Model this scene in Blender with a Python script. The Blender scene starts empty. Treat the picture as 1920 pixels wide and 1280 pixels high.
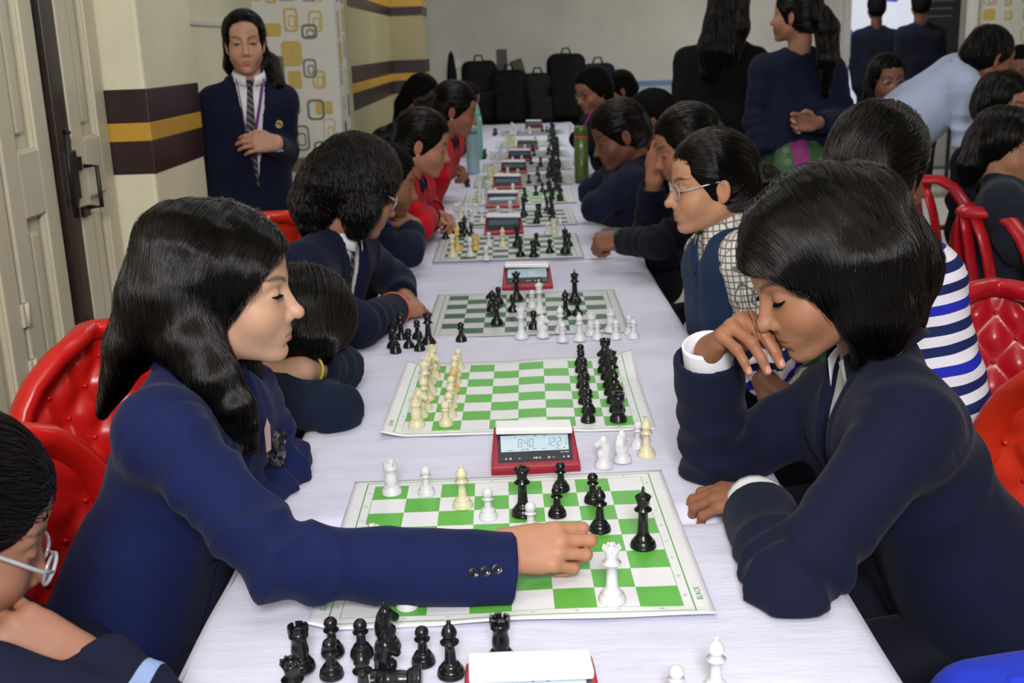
import bpy, bmesh, math, random
import numpy as np
from mathutils import Vector, Matrix

random.seed(7)
rng = np.random.default_rng(11)
scene = bpy.context.scene
COL = scene.collection
PI = math.pi

# ------------------------------------------------------------------ camera
F_PX, PITCH, ROLL, YAW = 2093.83, 0.2598, 0.0354, 0.0071
TABLE_Z = 0.75
CAM_Z = TABLE_Z + 0.7334
_fw = np.array([-math.sin(YAW) * math.cos(PITCH), math.cos(YAW) * math.cos(PITCH), -math.sin(PITCH)])
_r0 = np.array([math.cos(YAW), math.sin(YAW), 0.0])
_u0 = np.cross(_r0, _fw)
_r = _r0 * math.cos(ROLL) - _u0 * math.sin(ROLL)
_u = _r0 * math.sin(ROLL) + _u0 * math.cos(ROLL)
cam_data = bpy.data.cameras.new('camera')
cam_data.lens = F_PX / 1920 * 36.0
cam_data.sensor_width = 36.0
cam_data.clip_start = 0.05
cam_data.clip_end = 200
cam_data.dof.use_dof = True
cam_data.dof.focus_distance = 1.75
cam_data.dof.aperture_fstop = 8.5
camera = bpy.data.objects.new('camera', cam_data)
COL.objects.link(camera)
camera.matrix_world = Matrix(((_r[0], _u[0], -_fw[0], 0), (_r[1], _u[1], -_fw[1], 0), (_r[2], _u[2], -_fw[2], CAM_Z), (0, 0, 0, 1)))
scene.camera = camera

# ------------------------------------------------------------------ world, exposure
scene.view_settings.view_transform = 'Standard'
scene.view_settings.look = 'None'
scene.view_settings.gamma = 1.0
scene.view_settings.exposure = 0.0
scene.view_settings.use_curve_mapping = False
world = bpy.data.worlds.new('world')
scene.world = world
world.use_nodes = True
_bg = world.node_tree.nodes['Background']
_bg.inputs[0].default_value = (0.80, 0.88, 1.0, 1)
_bg.inputs[1].default_value = 1.4

def area_light(name, loc, target, size, energy, color=(1, 1, 1), size_y=None, spread=PI):
    d = bpy.data.lights.new(name, 'AREA')
    d.energy = energy
    d.color = color
    d.size = size
    d.spread = spread
    if size_y:
        d.shape = 'RECTANGLE'
        d.size_y = size_y
    o = bpy.data.objects.new(name, d)
    COL.objects.link(o)
    o.location = loc
    v = Vector(target) - Vector(loc)
    o.rotation_euler = v.to_track_quat('-Z', 'Y').to_euler()
    return o

# the photographer's flash, held above the camera with a diffuser
area_light('camera_flash', (0.05, -0.9, 2.30), (0.0, 3.2, 0.95), 0.6, 80, (0.98, 0.97, 1.0))
# ceiling tube lights of the hall (their housings are built with the ceiling)
CEIL_Z = 3.05
TUBES = [(0.0, 0.6, 5), (0.0, 2.6, 7), (0.3, 5.0, 14), (0.3, 8.4, 20), (2.6, 3.6, 11), (2.6, 9.8, 44)]
for _x, _y, _e in TUBES:
    area_light('tube_light', (_x, _y, CEIL_Z - 0.11), (_x, _y, 0), 1.2, _e, (0.93, 0.96, 1.0), 0.08)

# ------------------------------------------------------------------ scene helpers
def link(o, parent=None):
    COL.objects.link(o)
    if parent is not None:
        o.parent = parent
    return o

def tag(o, label=None, cat=None, group=None, kind=None):
    if label: o['label'] = label
    if cat: o['category'] = cat
    if group: o['group'] = group
    if kind: o['kind'] = kind
    return o

def empty(name, loc=(0, 0, 0), rz=0.0, label=None, cat=None, group=None, kind=None, parent=None):
    o = bpy.data.objects.new(name, None)
    o.empty_display_size = 0.05
    o.location = loc
    o.rotation_euler = (0, 0, rz)
    link(o, parent)
    return tag(o, label, cat, group, kind)

def np_mesh(name, verts, faces, smooth=True, colors=None):
    """verts (N,3), faces (M,k) int array of equal-sized polygons or list of lists"""
    me = bpy.data.meshes.new(name)
    if isinstance(faces, np.ndarray):
        n, k = faces.shape
        me.vertices.add(len(verts))
        me.vertices.foreach_set('co', np.ascontiguousarray(verts, dtype=np.float32).ravel())
        me.loops.add(n * k)
        me.loops.foreach_set('vertex_index', np.ascontiguousarray(faces, dtype=np.int32).ravel())
        me.polygons.add(n)
        me.polygons.foreach_set('loop_start', np.arange(0, n * k, k, dtype=np.int32))
    else:
        me.from_pydata([tuple(map(float, v)) for v in verts], [], faces)
    me.update(calc_edges=True)
    if colors is not None:
        at = me.color_attributes.new('Col', 'FLOAT_COLOR', 'POINT')
        c = np.ones((len(verts), 4), np.float32)
        c[:, :3] = colors
        at.data.foreach_set('color', c.ravel())
    me.polygons.foreach_set('use_smooth', np.full(len(me.polygons), smooth))
    me.validate()
    return me

class MB:
    """collects shapes into one mesh"""
    def __init__(self):
        self.v = []; self.f = []; self.s = []
    def add(self, verts, faces, smooth=False):
        b = len(self.v)
        self.v += [tuple(map(float, q)) for q in verts]
        self.f += [[i + b for i in f] for f in faces]
        self.s += [smooth] * len(faces)
        return self
    def box(self, c, s, rot=None, bevel=0.0):
        x, y, z = s[0] / 2, s[1] / 2, s[2] / 2
        if bevel <= 0:
            vs = [(-x, -y, -z), (x, -y, -z), (x, y, -z), (-x, y, -z), (-x, -y, z), (x, -y, z), (x, y, z), (-x, y, z)]
            fs = [[0, 3, 2, 1], [4, 5, 6, 7], [0, 1, 5, 4], [1, 2, 6, 5], [2, 3, 7, 6], [3, 0, 4, 7]]
        else:
            b = min(bevel, x * .99, y * .99, z * .99)
            bm = bmesh.new()
            bmesh.ops.create_cube(bm, size=1.0)
            for v in bm.verts:
                v.co = Vector((v.co.x * 2 * x, v.co.y * 2 * y, v.co.z * 2 * z))
            bmesh.ops.bevel(bm, geom=bm.edges[:], offset=b, segments=2, profile=0.6, affect='EDGES')
            bm.verts.index_update()
            vs = [tuple(v.co) for v in bm.verts]
            fs = [[v.index for v in f.verts] for f in bm.faces]
            bm.free()
        if rot is not None:
            m = rot if isinstance(rot, Matrix) else Matrix.Rotation(rot, 3, 'Z')
            vs = [tuple(m @ Vector(v)) for v in vs]
        return self.add([(v[0] + c[0], v[1] + c[1], v[2] + c[2]) for v in vs], fs)
    def lathe(self, prof, c=(0, 0, 0), n=24, smooth=True, m=None):
        vs = []; fs = []
        for r, z in prof:
            for i in range(n):
                a = 2 * PI * i / n
                vs.append((r * math.cos(a), r * math.sin(a), z))
        for j in range(len(prof) - 1):
            for i in range(n):
                k = (i + 1) % n
                fs.append([j * n + i, j * n + k, (j + 1) * n + k, (j + 1) * n + i])
        fs.append([i for i in range(n)][::-1])
        fs.append([(len(prof) - 1) * n + i for i in range(n)])
        if m is not None:
            vs = [tuple(m @ Vector(v)) for v in vs]
        return self.add([(v[0] + c[0], v[1] + c[1], v[2] + c[2]) for v in vs], fs, smooth)
    def tube(self, pts, r, n=8, closed=False, smooth=True, flat=None):
        """sweep a circle (or ellipse flat=(a,b)) along pts; r scalar or list"""
        P = np.array(pts, float)
        m = len(P)
        R = np.full(m, r, float) if np.isscalar(r) else np.array(r, float)
        if closed:
            T = np.roll(P, -1, 0) - np.roll(P, 1, 0)
        else:
            T = np.gradient(P, axis=0)
        T /= np.linalg.norm(T, axis=1)[:, None] + 1e-12
        up = np.array([0, 0, 1.0]) if abs(T[0][2]) < 0.9 else np.array([1.0, 0, 0])
        vs = []; fs = []
        N = np.cross(up, T[0]); N /= np.linalg.norm(N)
        for i in range(m):
            N = N - T[i] * (N @ T[i]); N /= np.linalg.norm(N) + 1e-12
            B = np.cross(T[i], N)
            for k in range(n):
                a = 2 * PI * k / n
                ca, sa = math.cos(a), math.sin(a)
                if flat: ca *= flat[0]; sa *= flat[1]
                vs.append(P[i] + R[i] * (ca * N + sa * B))
        rings = m if closed else m - 1
        for i in range(rings):
            j = (i + 1) % m
            for k in range(n):
                q = (k + 1) % n
                fs.append([i * n + k, i * n + q, j * n + q, j * n + k])
        if not closed:
            fs.append([k for k in range(n)][::-1]); fs.append([(m - 1) * n + k for k in range(n)])
        return self.add(vs, fs, smooth)
    def mesh(self, name):
        me = bpy.data.meshes.new(name)
        me.from_pydata(self.v, [], self.f)
        me.polygons.foreach_set('use_smooth', np.array(self.s, dtype=bool))
        me.update()
        return me
    def build(self, name, mat, parent=None, loc=None):
        me = self.mesh(name)
        me.materials.append(mat)
        o = bpy.data.objects.new(name, me)
        if loc is not None: o.location = loc
        return link(o, parent)

def mesh_obj(name, me, mat, parent=None, loc=None):
    if mat is not None and not me.materials:
        me.materials.append(mat)
    o = bpy.data.objects.new(name, me)
    if loc is not None: o.location = loc
    return link(o, parent)

# ------------------------------------------------------------------ materials
def srgb(r, g, b):
    f = lambda c: (c / 255 / 12.92) if c / 255 <= 0.04045 else ((c / 255 + 0.055) / 1.055) ** 2.4
    return (f(r), f(g), f(b))

class NT:
    """tiny node-tree writer"""
    def __init__(self, name):
        self.m = bpy.data.materials.new(name)
        self.m.use_nodes = True
        self.t = self.m.node_tree
        self.b = self.t.nodes['Principled BSDF']
    def n(self, kind, **kw):
        nd = self.t.nodes.new(kind)
        for k, v in kw.items():
            if k.startswith('i_'):
                key = k[2:]
                key = int(key) if key.isdigit() else key.replace('_', ' ')
                nd.inputs[key].default_value = v
            else:
                setattr(nd, k, v)
        return nd
    def l(self, a, b):
        self.t.links.new(a, b)
    def coord(self, kind='Object'):
        return self.n('ShaderNodeTexCoord').outputs[kind]
    def math(self, op, a, b=None, c=None):
        nd = self.n('ShaderNodeMath', operation=op)
        for i, v in enumerate((a, b, c)):
            if v is None: continue
            if hasattr(v, 'is_linked') or hasattr(v, 'links'): self.l(v, nd.inputs[i])
            else: nd.inputs[i].default_value = v
        return nd.outputs[0]
    def mix(self, fac, a, b, mode='MIX'):
        nd = self.n('ShaderNodeMix', data_type='RGBA', blend_type=mode)
        for sock, v in ((nd.inputs[0], fac), (nd.inputs[6], a), (nd.inputs[7], b)):
            if hasattr(v, 'links'): self.l(v, sock)
            elif isinstance(v, (int, float)): sock.default_value = v
            else: sock.default_value = (*v, 1) if len(v) == 3 else v
        return nd.outputs[2]
    def noise(self, scale, detail=3, rough=0.5, vec=None, kind='Fac'):
        nd = self.n('ShaderNodeTexNoise')
        nd.inputs['Scale'].default_value = scale
        nd.inputs['Detail'].default_value = detail
        nd.inputs['Roughness'].default_value = rough
        if vec is not None: self.l(vec, nd.inputs['Vector'])
        return nd.outputs[kind]
    def ramp(self, fac, stops, interp='LINEAR'):
        nd = self.n('ShaderNodeValToRGB')
        cr = nd.color_ramp
        cr.interpolation = interp
        while len(cr.elements) < len(stops): cr.elements.new(0.5)
        for e, (p, c) in zip(cr.elements, stops):
            e.position = p
            e.color = (*c, 1) if len(c) == 3 else c
        self.l(fac, nd.inputs[0])
        return nd.outputs[0]
    def mapping(self, vec, scale=(1, 1, 1), rot=(0, 0, 0), loc=(0, 0, 0)):
        nd = self.n('ShaderNodeMapping')
        nd.inputs['Scale'].default_value = scale
        nd.inputs['Rotation'].default_value = rot
        nd.inputs['Location'].default_value = loc
        self.l(vec, nd.inputs[0])
        return nd.outputs[0]
    def bump(self, h, strength=0.2, dist=0.002):
        nd = self.n('ShaderNodeBump')
        nd.inputs['Strength'].default_value = strength
        nd.inputs['Distance'].default_value = dist
        self.l(h, nd.inputs['Height'])
        self.l(nd.outputs[0], self.b.inputs['Normal'])
        return nd
    def set(self, **kw):
        for k, v in kw.items():
            s = self.b.inputs[k.replace('_', ' ')]
            if hasattr(v, 'links'): self.l(v, s)
            else: s.default_value = (*v, 1) if isinstance(v, tuple) and len(v) == 3 and s.type == 'RGBA' else v
        return self

def simple(name, rgb, rough=0.5, metal=0.0, spec=0.5, var=0.08, nscale=30, bump=0.0, bscale=200, coat=0.0, sheen=0.0):
    t = NT(name)
    c = srgb(*rgb)
    co = t.coord()
    nz = t.noise(nscale, 3, 0.55, co)
    d = tuple(x * (1 - var) for x in c); e = tuple(min(1, x * (1 + var)) for x in c)
    t.set(Base_Color=t.ramp(nz, [(0.3, d), (0.7, e)]), Roughness=rough, Metallic=metal, Specular_IOR_Level=spec)
    if coat: t.set(Coat_Weight=coat, Coat_Roughness=0.15)
    if sheen: t.set(Sheen_Weight=sheen, Sheen_Roughness=0.4)
    if bump:
        t.bump(t.noise(bscale, 2, 0.5, co), bump, 0.001)
    return t.m

def fabric(name, rgb, rough=0.85, sheen=0.25, weave=900, var=0.12, bump=0.25, spec=0.2, tint=None):
    """woven cloth: fine twill relief, slight mottling"""
    t = NT(name)
    c = srgb(*rgb)
    co = t.coord()
    nz = t.noise(14, 4, 0.6, co)
    fine = t.noise(weave, 1, 0.5, co)
    base = t.ramp(nz, [(0.25, tuple(x * (1 - var) for x in c)), (0.75, tuple(min(1, x * (1 + var)) for x in c))])
    t.set(Base_Color=base, Roughness=rough, Specular_IOR_Level=spec, Sheen_Weight=sheen, Sheen_Roughness=0.45)
    if tint: t.set(Sheen_Tint=tint)
    wr = t.n('ShaderNodeTexNoise'); wr.inputs['Scale'].default_value = 7.0; wr.inputs['Detail'].default_value = 4.0; wr.inputs['Roughness'].default_value = 0.55; wr.inputs['Distortion'].default_value = 1.2
    t.l(co, wr.inputs['Vector'])
    t.bump(t.math('ADD', t.math('MULTIPLY', wr.outputs['Fac'], 12.0), fine), bump, 0.0014)
    return t.m
# ================================================================== the room
def plaster(name, rgb, patchy=0.10, rough=0.55):
    t = NT(name)
    c = srgb(*rgb)
    co = t.coord()
    big = t.noise(1.6, 5, 0.6, co)
    fine = t.noise(22, 6, 0.7, co)
    base = t.ramp(big, [(0.3, tuple(x * (1 - patchy) for x in c)), (0.7, tuple(min(1, x * (1 + patchy)) for x in c))])
    base = t.mix(t.math('MULTIPLY', t.math('GREATER_THAN', fine, 0.66), 0.25), base, tuple(x * 0.75 for x in c))
    t.set(Base_Color=base, Roughness=rough, Specular_IOR_Level=0.35)
    t.bump(fine, 0.25, 0.004)
    return t.m

M = {}
M['wall_cream'] = plaster('cream distemper', (236, 230, 200))
M['wall_far'] = plaster('grey cream distemper', (220, 217, 206))
M['wall_olive'] = plaster('olive cream distemper', (176, 166, 126))
M['ceiling'] = plaster('white ceiling', (226, 224, 214), 0.04)
M['band_brown'] = plaster('brown gloss paint', (52, 36, 36), 0.2, 0.35)
M['band_gold'] = plaster('gold gloss paint', (206, 160, 58), 0.12, 0.35)
M['door_cream'] = plaster('cream door enamel', (210, 203, 178), 0.05, 0.38)
M['door_dark'] = simple('dark brown door enamel', (44, 34, 30), 0.35, var=0.25, nscale=9)
M['iron'] = simple('black painted iron', (38, 36, 36), 0.4, 0.3)
M['dado_blue'] = plaster('blue dado paint', (120, 150, 190), 0.08)
M['dado_pale'] = plaster('pale blue dado paint', (188, 200, 214), 0.08)
M['tube_housing'] = simple('white enamel', (235, 235, 232), 0.35)
t = NT('lit tube glass'); t.set(Base_Color=(0.9, 0.9, 0.9), Emission_Color=(0.93, 0.96, 1.0), Emission_Strength=4.0); M['tube_glass'] = t.m

def struct(name, mb, mat, parent=None):
    o = mb.build(name, mat, parent)
    if parent is None: o['kind'] = 'structure'
    return o

# floor: mosaic-chip tiles
t = NT('mosaic chip floor tile')
co = t.coord()
vor = t.n('ShaderNodeTexVoronoi'); vor.inputs['Scale'].default_value = 26; t.l(co, vor.inputs['Vector'])
chip = t.ramp(t.noise(31, 2, 0.5, vor.outputs['Position']), [(0.0, srgb(215, 208, 195)), (0.42, srgb(224, 218, 205)), (0.5, srgb(70, 92, 140)), (0.56, srgb(226, 220, 208)), (0.62, srgb(176, 104, 60)), (0.68, srgb(222, 216, 204))], 'CONSTANT')
t.set(Base_Color=t.mix(t.math('GREATER_THAN', vor.outputs['Distance'], 0.021), chip, srgb(208, 202, 190)), Roughness=0.3)
M['floor'] = t.m
M['grout'] = simple('grey grout', (120, 116, 108), 0.9)
XL, XR, YF, YB = -1.30, 6.0, -3.0, 12.6
fl = struct('floor', MB().box(((XL + XR) / 2 - 0.2, (YF + YB) / 2 + 0.5, -0.055), (XR - XL + 1.0, YB - YF + 1.6, 0.1)), M['grout'])
tile_me = MB().box((0, 0, 0), (0.596, 0.596, 0.010)).mesh('tile'); tile_me.materials.append(M['floor'])
for i in range(13):
    for j in range(22):
        o = bpy.data.objects.new('tile', tile_me)
        o.location = (XL + 0.1 + 0.6 * i - 0.3, -0.6 + 0.6 * j, -0.005)
        link(o, fl)
cl = struct('ceiling', MB().box(((XL + XR) / 2, (YF + YB) / 2, CEIL_Z + 0.05), (XR - XL + 0.6, YB - YF + 0.4, 0.1)), M['ceiling'])
for x, y, _e in TUBES:
    f = empty('tube_light_fitting', (x, y, CEIL_Z), 0, 'white batten light fitting with a lit tube under the ceiling', 'light', 'ceiling tube fittings')
    MB().box((0, 0, -0.03), (1.24, 0.07, 0.06), None, 0.006).build('housing', M['tube_housing'], f)
    MB().tube([(-0.6, 0, -0.075), (0.6, 0, -0.075)], 0.014, 10).build('tube', M['tube_glass'], f)

# side walls and pillars on the left, each a run of wall
wl = struct('wall_left', MB().box((-1.37, 0.3, CEIL_Z / 2), (0.1, 6.6, CEIL_Z)).box((-1.50, 5.40, CEIL_Z / 2), (0.1, 2.5, CEIL_Z)), M['wall_cream'])
wp = struct('wall_pillar_left', MB().box((-1.30, 3.90, CEIL_Z / 2), (0.30, 0.60, CEIL_Z), None, 0.012), M['wall_cream'])
wj = struct('wall_return_left', MB().box((-0.955, 9.78, CEIL_Z / 2), (0.49, 0.56, CEIL_Z)), M['wall_olive'])
wl2 = struct('wall_hall_left', MB().box((-1.025, 8.3, CEIL_Z / 2), (0.11, 2.6, CEIL_Z)), M['wall_olive'])
struct('wall_back_left', MB().box((-1.6, 11.2, CEIL_Z / 2), (0.1, 2.9, CEIL_Z)), M['wall_far'])
struct('wall_back', MB().box((1.0, YB + 0.06, CEIL_Z / 2), (5.36, 0.12, CEIL_Z)), M['wall_far'])
struct('wall_front', MB().box((2.3, YF - 0.06, CEIL_Z / 2), (7.6, 0.12, CEIL_Z)), M['wall_cream'])
struct('wall_right', MB().box((XR + 0.06, (YF + YB) / 2, CEIL_Z / 2), (0.12, YB - YF + 0.4, CEIL_Z)), M['wall_cream'])
struct('trim_1', MB().box((1.35, YB - 0.006, 1.02), (4.6, 0.012, 0.05)), M['dado_blue'])
struct('trim_2', MB().box((1.35, YB - 0.003, 0.49), (4.6, 0.006, 1.0)), M['dado_pale'])
ti = 3
for (z0, z1, mk) in ((1.122, 1.226, 'band_brown'), (1.226, 1.284, 'band_gold'), (1.284, 1.388, 'band_brown'), (1.74, 1.81, 'band_brown'), (1.81, 1.87, 'band_gold'), (1.87, 1.95, 'band_brown')):
    zc, hz = (z0 + z1) / 2, z1 - z0
    if z0 < 1.5:
        struct('trim_%d' % ti, MB().box((-1.30, 3.90, zc), (0.306, 0.606, hz), None, 0.003), M[mk]); ti += 1
    struct('trim_%d' % ti, MB().box((-0.955, 9.78, zc), (0.496, 0.566, hz)).box((-1.022, 8.3, zc), (0.11, 2.58, hz)), M[mk]); ti += 1
struct('trim_%d' % ti, MB().box((-1.445, 5.45, 1.63), (0.012, 2.3, 0.02)), M['wall_far']); ti += 1
# wall switch plate on the back wall
sw = empty('switch_plate', (-0.62, YB - 0.01, 1.3), 0, 'small white switch plate on the far cream wall', 'switch')
MB().box((0, 0, 0), (0.14, 0.018, 0.09), None, 0.004).build('plate', M['tube_housing'], sw)
MB().box((-0.025, -0.012, 0), (0.02, 0.01, 0.035), None, 0.002).build('rocker', M['tube_housing'], sw)
MB().box((0.025, -0.012, 0), (0.02, 0.01, 0.035), None, 0.002).build('rocker', M['tube_housing'], sw)

# ---- wallpapered column with printed rounded frames
M['wallpaper'] = plaster('white printed wallpaper', (222, 222, 214), 0.03)
M['print_gold'] = simple('gold wallpaper ink', (206, 178, 96), 0.5)
M['print_grey'] = simple('grey wallpaper ink', (118, 114, 104), 0.5)
M['print_orange'] = simple('orange wallpaper ink', (190, 110, 62), 0.5)
wc = struct('wall_column_left', MB().box((-1.25, 7.0, CEIL_Z / 2), (0.52, 0.80, CEIL_Z), None, 0.006), M['wallpaper'])
def ring(mb, cx, cz, w, h, t, y, r=0.25, axis='y', fill=False):
    """rounded rectangular frame lying on a wall"""
    n = 5; out = []; inn = []
    rr = min(w, h) * r
    for qx, qz, a0 in ((1, 1, 0), (-1, 1, PI / 2), (-1, -1, PI), (1, -1, 1.5 * PI)):
        for i in range(n):
            a = a0 + (PI / 2) * i / (n - 1)
            ox = qx * (w / 2 - rr) + rr * math.cos(a); oz = qz * (h / 2 - rr) + rr * math.sin(a)
            out.append((cx + ox, cz + oz)); s = 1 - 2 * t / w; s2 = 1 - 2 * t / h
            inn.append((cx + ox * s, cz + oz * s2))
    P = (lambda a, b: (a, y, b)) if axis == 'y' else (lambda a, b: (y, a, b))
    k = len(out)
    if fill:
        mb.add([P(*q) for q in out], [list(range(k))])
    else:
        mb.add([P(*q) for q in out + inn], [[i, (i + 1) % k, k + (i + 1) % k, k + i] for i in range(k)])
def paper_print(parent, u0, u1, z0, z1, y, axis, inks, seed, cell=0.15):
    rr = random.Random(seed)
    bins = {k: MB() for k in inks}
    nu = max(1, int((u1 - u0) / cell)); nz = int((z1 - z0) / cell)
    for i in range(nu):
        for j in range(nz):
            if rr.random() < 0.12: continue
            u = u0 + (i + 0.5) * (u1 - u0) / nu + rr.uniform(-.02, .02); z = z0 + (j + 0.5) * (z1 - z0) / nz + rr.uniform(-.02, .02)
            w = rr.uniform(.06, .12); h = rr.uniform(.07, .15); k = rr.choice(inks)
            w = min(w, 2 * (u - u0 - .004), 2 * (u1 - u - .004))
            if w < 0.02: continue
            if rr.random() < 0.3:
                ring(bins[k], u, z, w, h, 0.008, y, 0.2, axis, True)
            else:
                ring(bins[k], u, z, w, h, rr.choice((0.006, 0.010, 0.013)), y, 0.28, axis)
                if rr.random() < 0.5: ring(bins[k], u + .006, z - .008, w * .5, h * .5, 0.007, y + (0 if axis == 'y' else 0), 0.28, axis)
    for k, mb in bins.items():
        if mb.v: mb.build('printed_frames', M[k], parent)
paper_print(wc, -1.50, -1.0, 0.3, 2.2, 6.5985, 'y', ['print_gold', 'print_gold', 'print_grey'], 5)
paper_print(wc, -1.47, -1.02, 0.36, 2.16, 6.5978, 'y', ['print_grey', 'print_gold'], 15, 0.21)
paper_print(wc, 6.64, 7.36, 0.3, 2.2, -0.9885, 'x', ['print_gold', 'print_grey'], 9)

# ---- cream panelled double door in the left wall
DX = -1.278
d1 = empty('door_1', (DX, 3.2, 0), 0, None, None, None, 'structure')
def door_leaf(y0, y1, name):
    rails = MB(); ym = (y0 + y1) / 2; w = y1 - y0
    st = 0.085
    rails.box((-0.02, y0 + st / 2 - 3.2, 1.15), (0.04, st, 2.3), None, 0.004)
    rails.box((-0.02, y1 - st / 2 - 3.2, 1.15), (0.04, st, 2.3), None, 0.004)
    for zc, hz in ((0.12, 0.24), (1.17, 0.17), (2.2, 0.2)):
        rails.box((-0.02, ym - 3.2, zc), (0.04, w - 2 * st, hz), None, 0.004)
    rails.build('leaf_frame', M['door_cream'], d1)
    for z0, z1 in ((0.24, 1.085), (1.255, 2.1)):
        p = MB()
        p.box((-0.030, ym - 3.2, (z0 + z1) / 2), (0.012, w - 2 * st, z1 - z0))
        p.box((-0.022, ym - 3.2, (z0 + z1) / 2), (0.020, w - 2 * st - 0.08, z1 - z0 - 0.09), None, 0.008)
        p.build('panel', M['door_cream'], d1)
        b = MB()
        for yy in (y0 + st, y1 - st): b.box((-0.014, yy - 3.2, (z0 + z1) / 2), (0.012, 0.014, z1 - z0), None, 0.003)
        for zz in (z0, z1): b.box((-0.014, ym - 3.2, zz), (0.012, w - 2 * st, 0.014), None, 0.003)
        b.build('bead', M['door_cream'], d1)
door_leaf(2.42, 2.80, 'a')
door_leaf(2.825, 3.125, 'b')
door_leaf(3.285, 3.59, 'c')
MB().box((-0.02, 0.005, 1.15), (0.03, 0.16, 2.3), None, 0.003).box((0.004, -0.03, 1.15), (0.02, 0.05, 2.3), None, 0.003).build('meeting_post', M['door_dark'], d1)
MB().box((-0.03, -0.39, 1.15), (0.02, 0.03, 2.3)).build('hinge_gap', M['door_dark'], d1)
h = MB(); 
h.tube([(0.012, 0.115, 1.18), (0.05, 0.115, 1.18), (0.05, 0.115, 1.06), (0.012, 0.115, 1.06)], 0.007, 8)
h.box((0.006, 0.09, 1.19), (0.012, 0.03, 0.04)).box((0.006, 0.10, 1.05), (0.012, 0.05, 0.03))
h.build('pull_handle', M['iron'], d1)
b = MB(); b.box((0.018, -0.01, 1.165), (0.02, 0.085, 0.14), None, 0.004); b.tube([(0.03, -0.04, 1.30), (0.03, -0.04, 1.05)], 0.006, 8); b.tube([(0.03, -0.04, 1.29), (0.05, -0.06, 1.29)], 0.006, 8)
b.build('slide_bolt', M['iron'], d1)
b = MB(); b.box((0.016, -0.01, 0.72), (0.016, 0.05, 0.05), None, 0.003); b.tube([(0.02, 0.0, 0.73), (0.05, 0.06, 0.72)], 0.006, 8)
b.build('slide_bolt', M['iron'], d1)
for z in (0.55, 0.70, 0.85):
    MB().box((0.001, -0.385, z), (0.012, 0.045, 0.06), None, 0.003).tube([(0.006, -0.385, z - .03), (0.006, -0.385, z + .03)], .008, 8).build('hinge', M['door_cream'], d1)

# ---- doorway in the back wall on the far side, notice board and papered partition
struct('wall_back_right', MB().box((5.25, YB + 0.06, CEIL_Z / 2), (1.6, 0.12, CEIL_Z)).box((4.05, YB + 0.06, CEIL_Z - 0.3), (0.9, 0.12, 0.6)), M['wall_far'])
M['frame_white'] = simple('white door frame enamel', (225, 222, 214), 0.4)
d2 = empty('door_2', (4.05, YB, 0), 0, None, None, None, 'structure')
MB().box((-0.40, -0.02, 1.2), (0.07, 0.16, 2.4), None, 0.004).build('frame_post', M['frame_white'], d2)
MB().box((0.40, -0.02, 1.2), (0.07, 0.16, 2.4), None, 0.004).build('frame_post', M['frame_white'], d2)
MB().box((0, -0.02, 2.42), (0.87, 0.16, 0.07), None, 0.004).build('frame_head', M['frame_white'], d2)
# painted yard wall beyond the doorway
t = NT('painted yard wall')
co = t.coord()
vz = t.n('ShaderNodeTexVoronoi'); vz.inputs['Scale'].default_value = 2.6; t.l(co, vz.inputs['Vector'])
t.set(Base_Color=t.ramp(t.noise(5.0, 1, 0.4, vz.outputs['Position']), [(0.0, srgb(235, 232, 235)), (0.40, srgb(232, 228, 240)), (0.47, srgb(70, 80, 190)), (0.53, srgb(238, 235, 235)), (0.6, srgb(205, 70, 90)), (0.66, srgb(225, 205, 165))], 'CONSTANT'), Roughness=0.8)
M['yard'] = t.m
struct('wall_yard', MB().box((5.0, 16.0, 1.5), (7.0, 0.15, 4.0)), M['yard'])
struct('ground_yard', MB().box((5.0, 14.4, -0.06), (7.0, 3.4, 0.1)), M['wall_far'])
# papered partition wall standing in the hall to the right, with its frame posts
wr = struct('wall_partition_right', MB().box((5.25, 10.8, 1.75), (1.85, 0.08, 1.3)), M['wallpaper'])
wr2 = struct('wall_partition_base', MB().box((5.25, 10.8, 0.55), (1.85, 0.08, 1.1)), simple('brown partition board', (60, 42, 36), 0.6))
paper_print(wr, 4.36, 6.1, 1.15, 2.35, 10.758, 'y', ['print_orange', 'print_gold', 'wall_cream'], 21, 0.16)
MB().box((4.30, 10.79, 1.2), (0.06, 0.12, 2.4), None, 0.004).build('partition_post', M['frame_white'], wr)
nb = empty('notice_board', (4.02, 10.9, 0), 0, 'tall dark notice board on legs beside the papered partition', 'notice board')
M['board_dark'] = simple('dark felt board', (26, 22, 24), 0.9)
MB().box((0, 0, 1.45), (0.42, 0.03, 1.3), None, 0.004).build('panel', M['board_dark'], nb)
for sx in (-0.19, 0.19): MB().box((sx, 0.03, 1.05), (0.03, 0.03, 2.1)).build('leg', M['iron'], nb)
for k in range(6): MB().box((0, -0.017, 1.95 - k * 0.07), (0.30 - 0.03 * (k % 3), 0.002, 0.012)).build('text_line', simple('faint grey ink', (84, 80, 84), 0.8), nb)
# ================================================================== signed-distance modelling (numpy)
f32 = np.float32
def V3(*a): return np.array(a if len(a) > 1 else a[0], dtype=np.float64)
def nrm(v):
    v = np.asarray(v, float); return v / (np.linalg.norm(v) + 1e-12)
def ray_px(x, y):
    return _fw + (x - 960) / F_PX * _r - (y - 640) / F_PX * _u
def at_y(x, y, Y):
    d = ray_px(x, y); return d * (Y / d[1]) + V3(0, 0, CAM_Z)
def at_z(x, y, Z=TABLE_Z):
    d = ray_px(x, y); return d * ((Z - CAM_Z) / d[2]) + V3(0, 0, CAM_Z)

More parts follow.
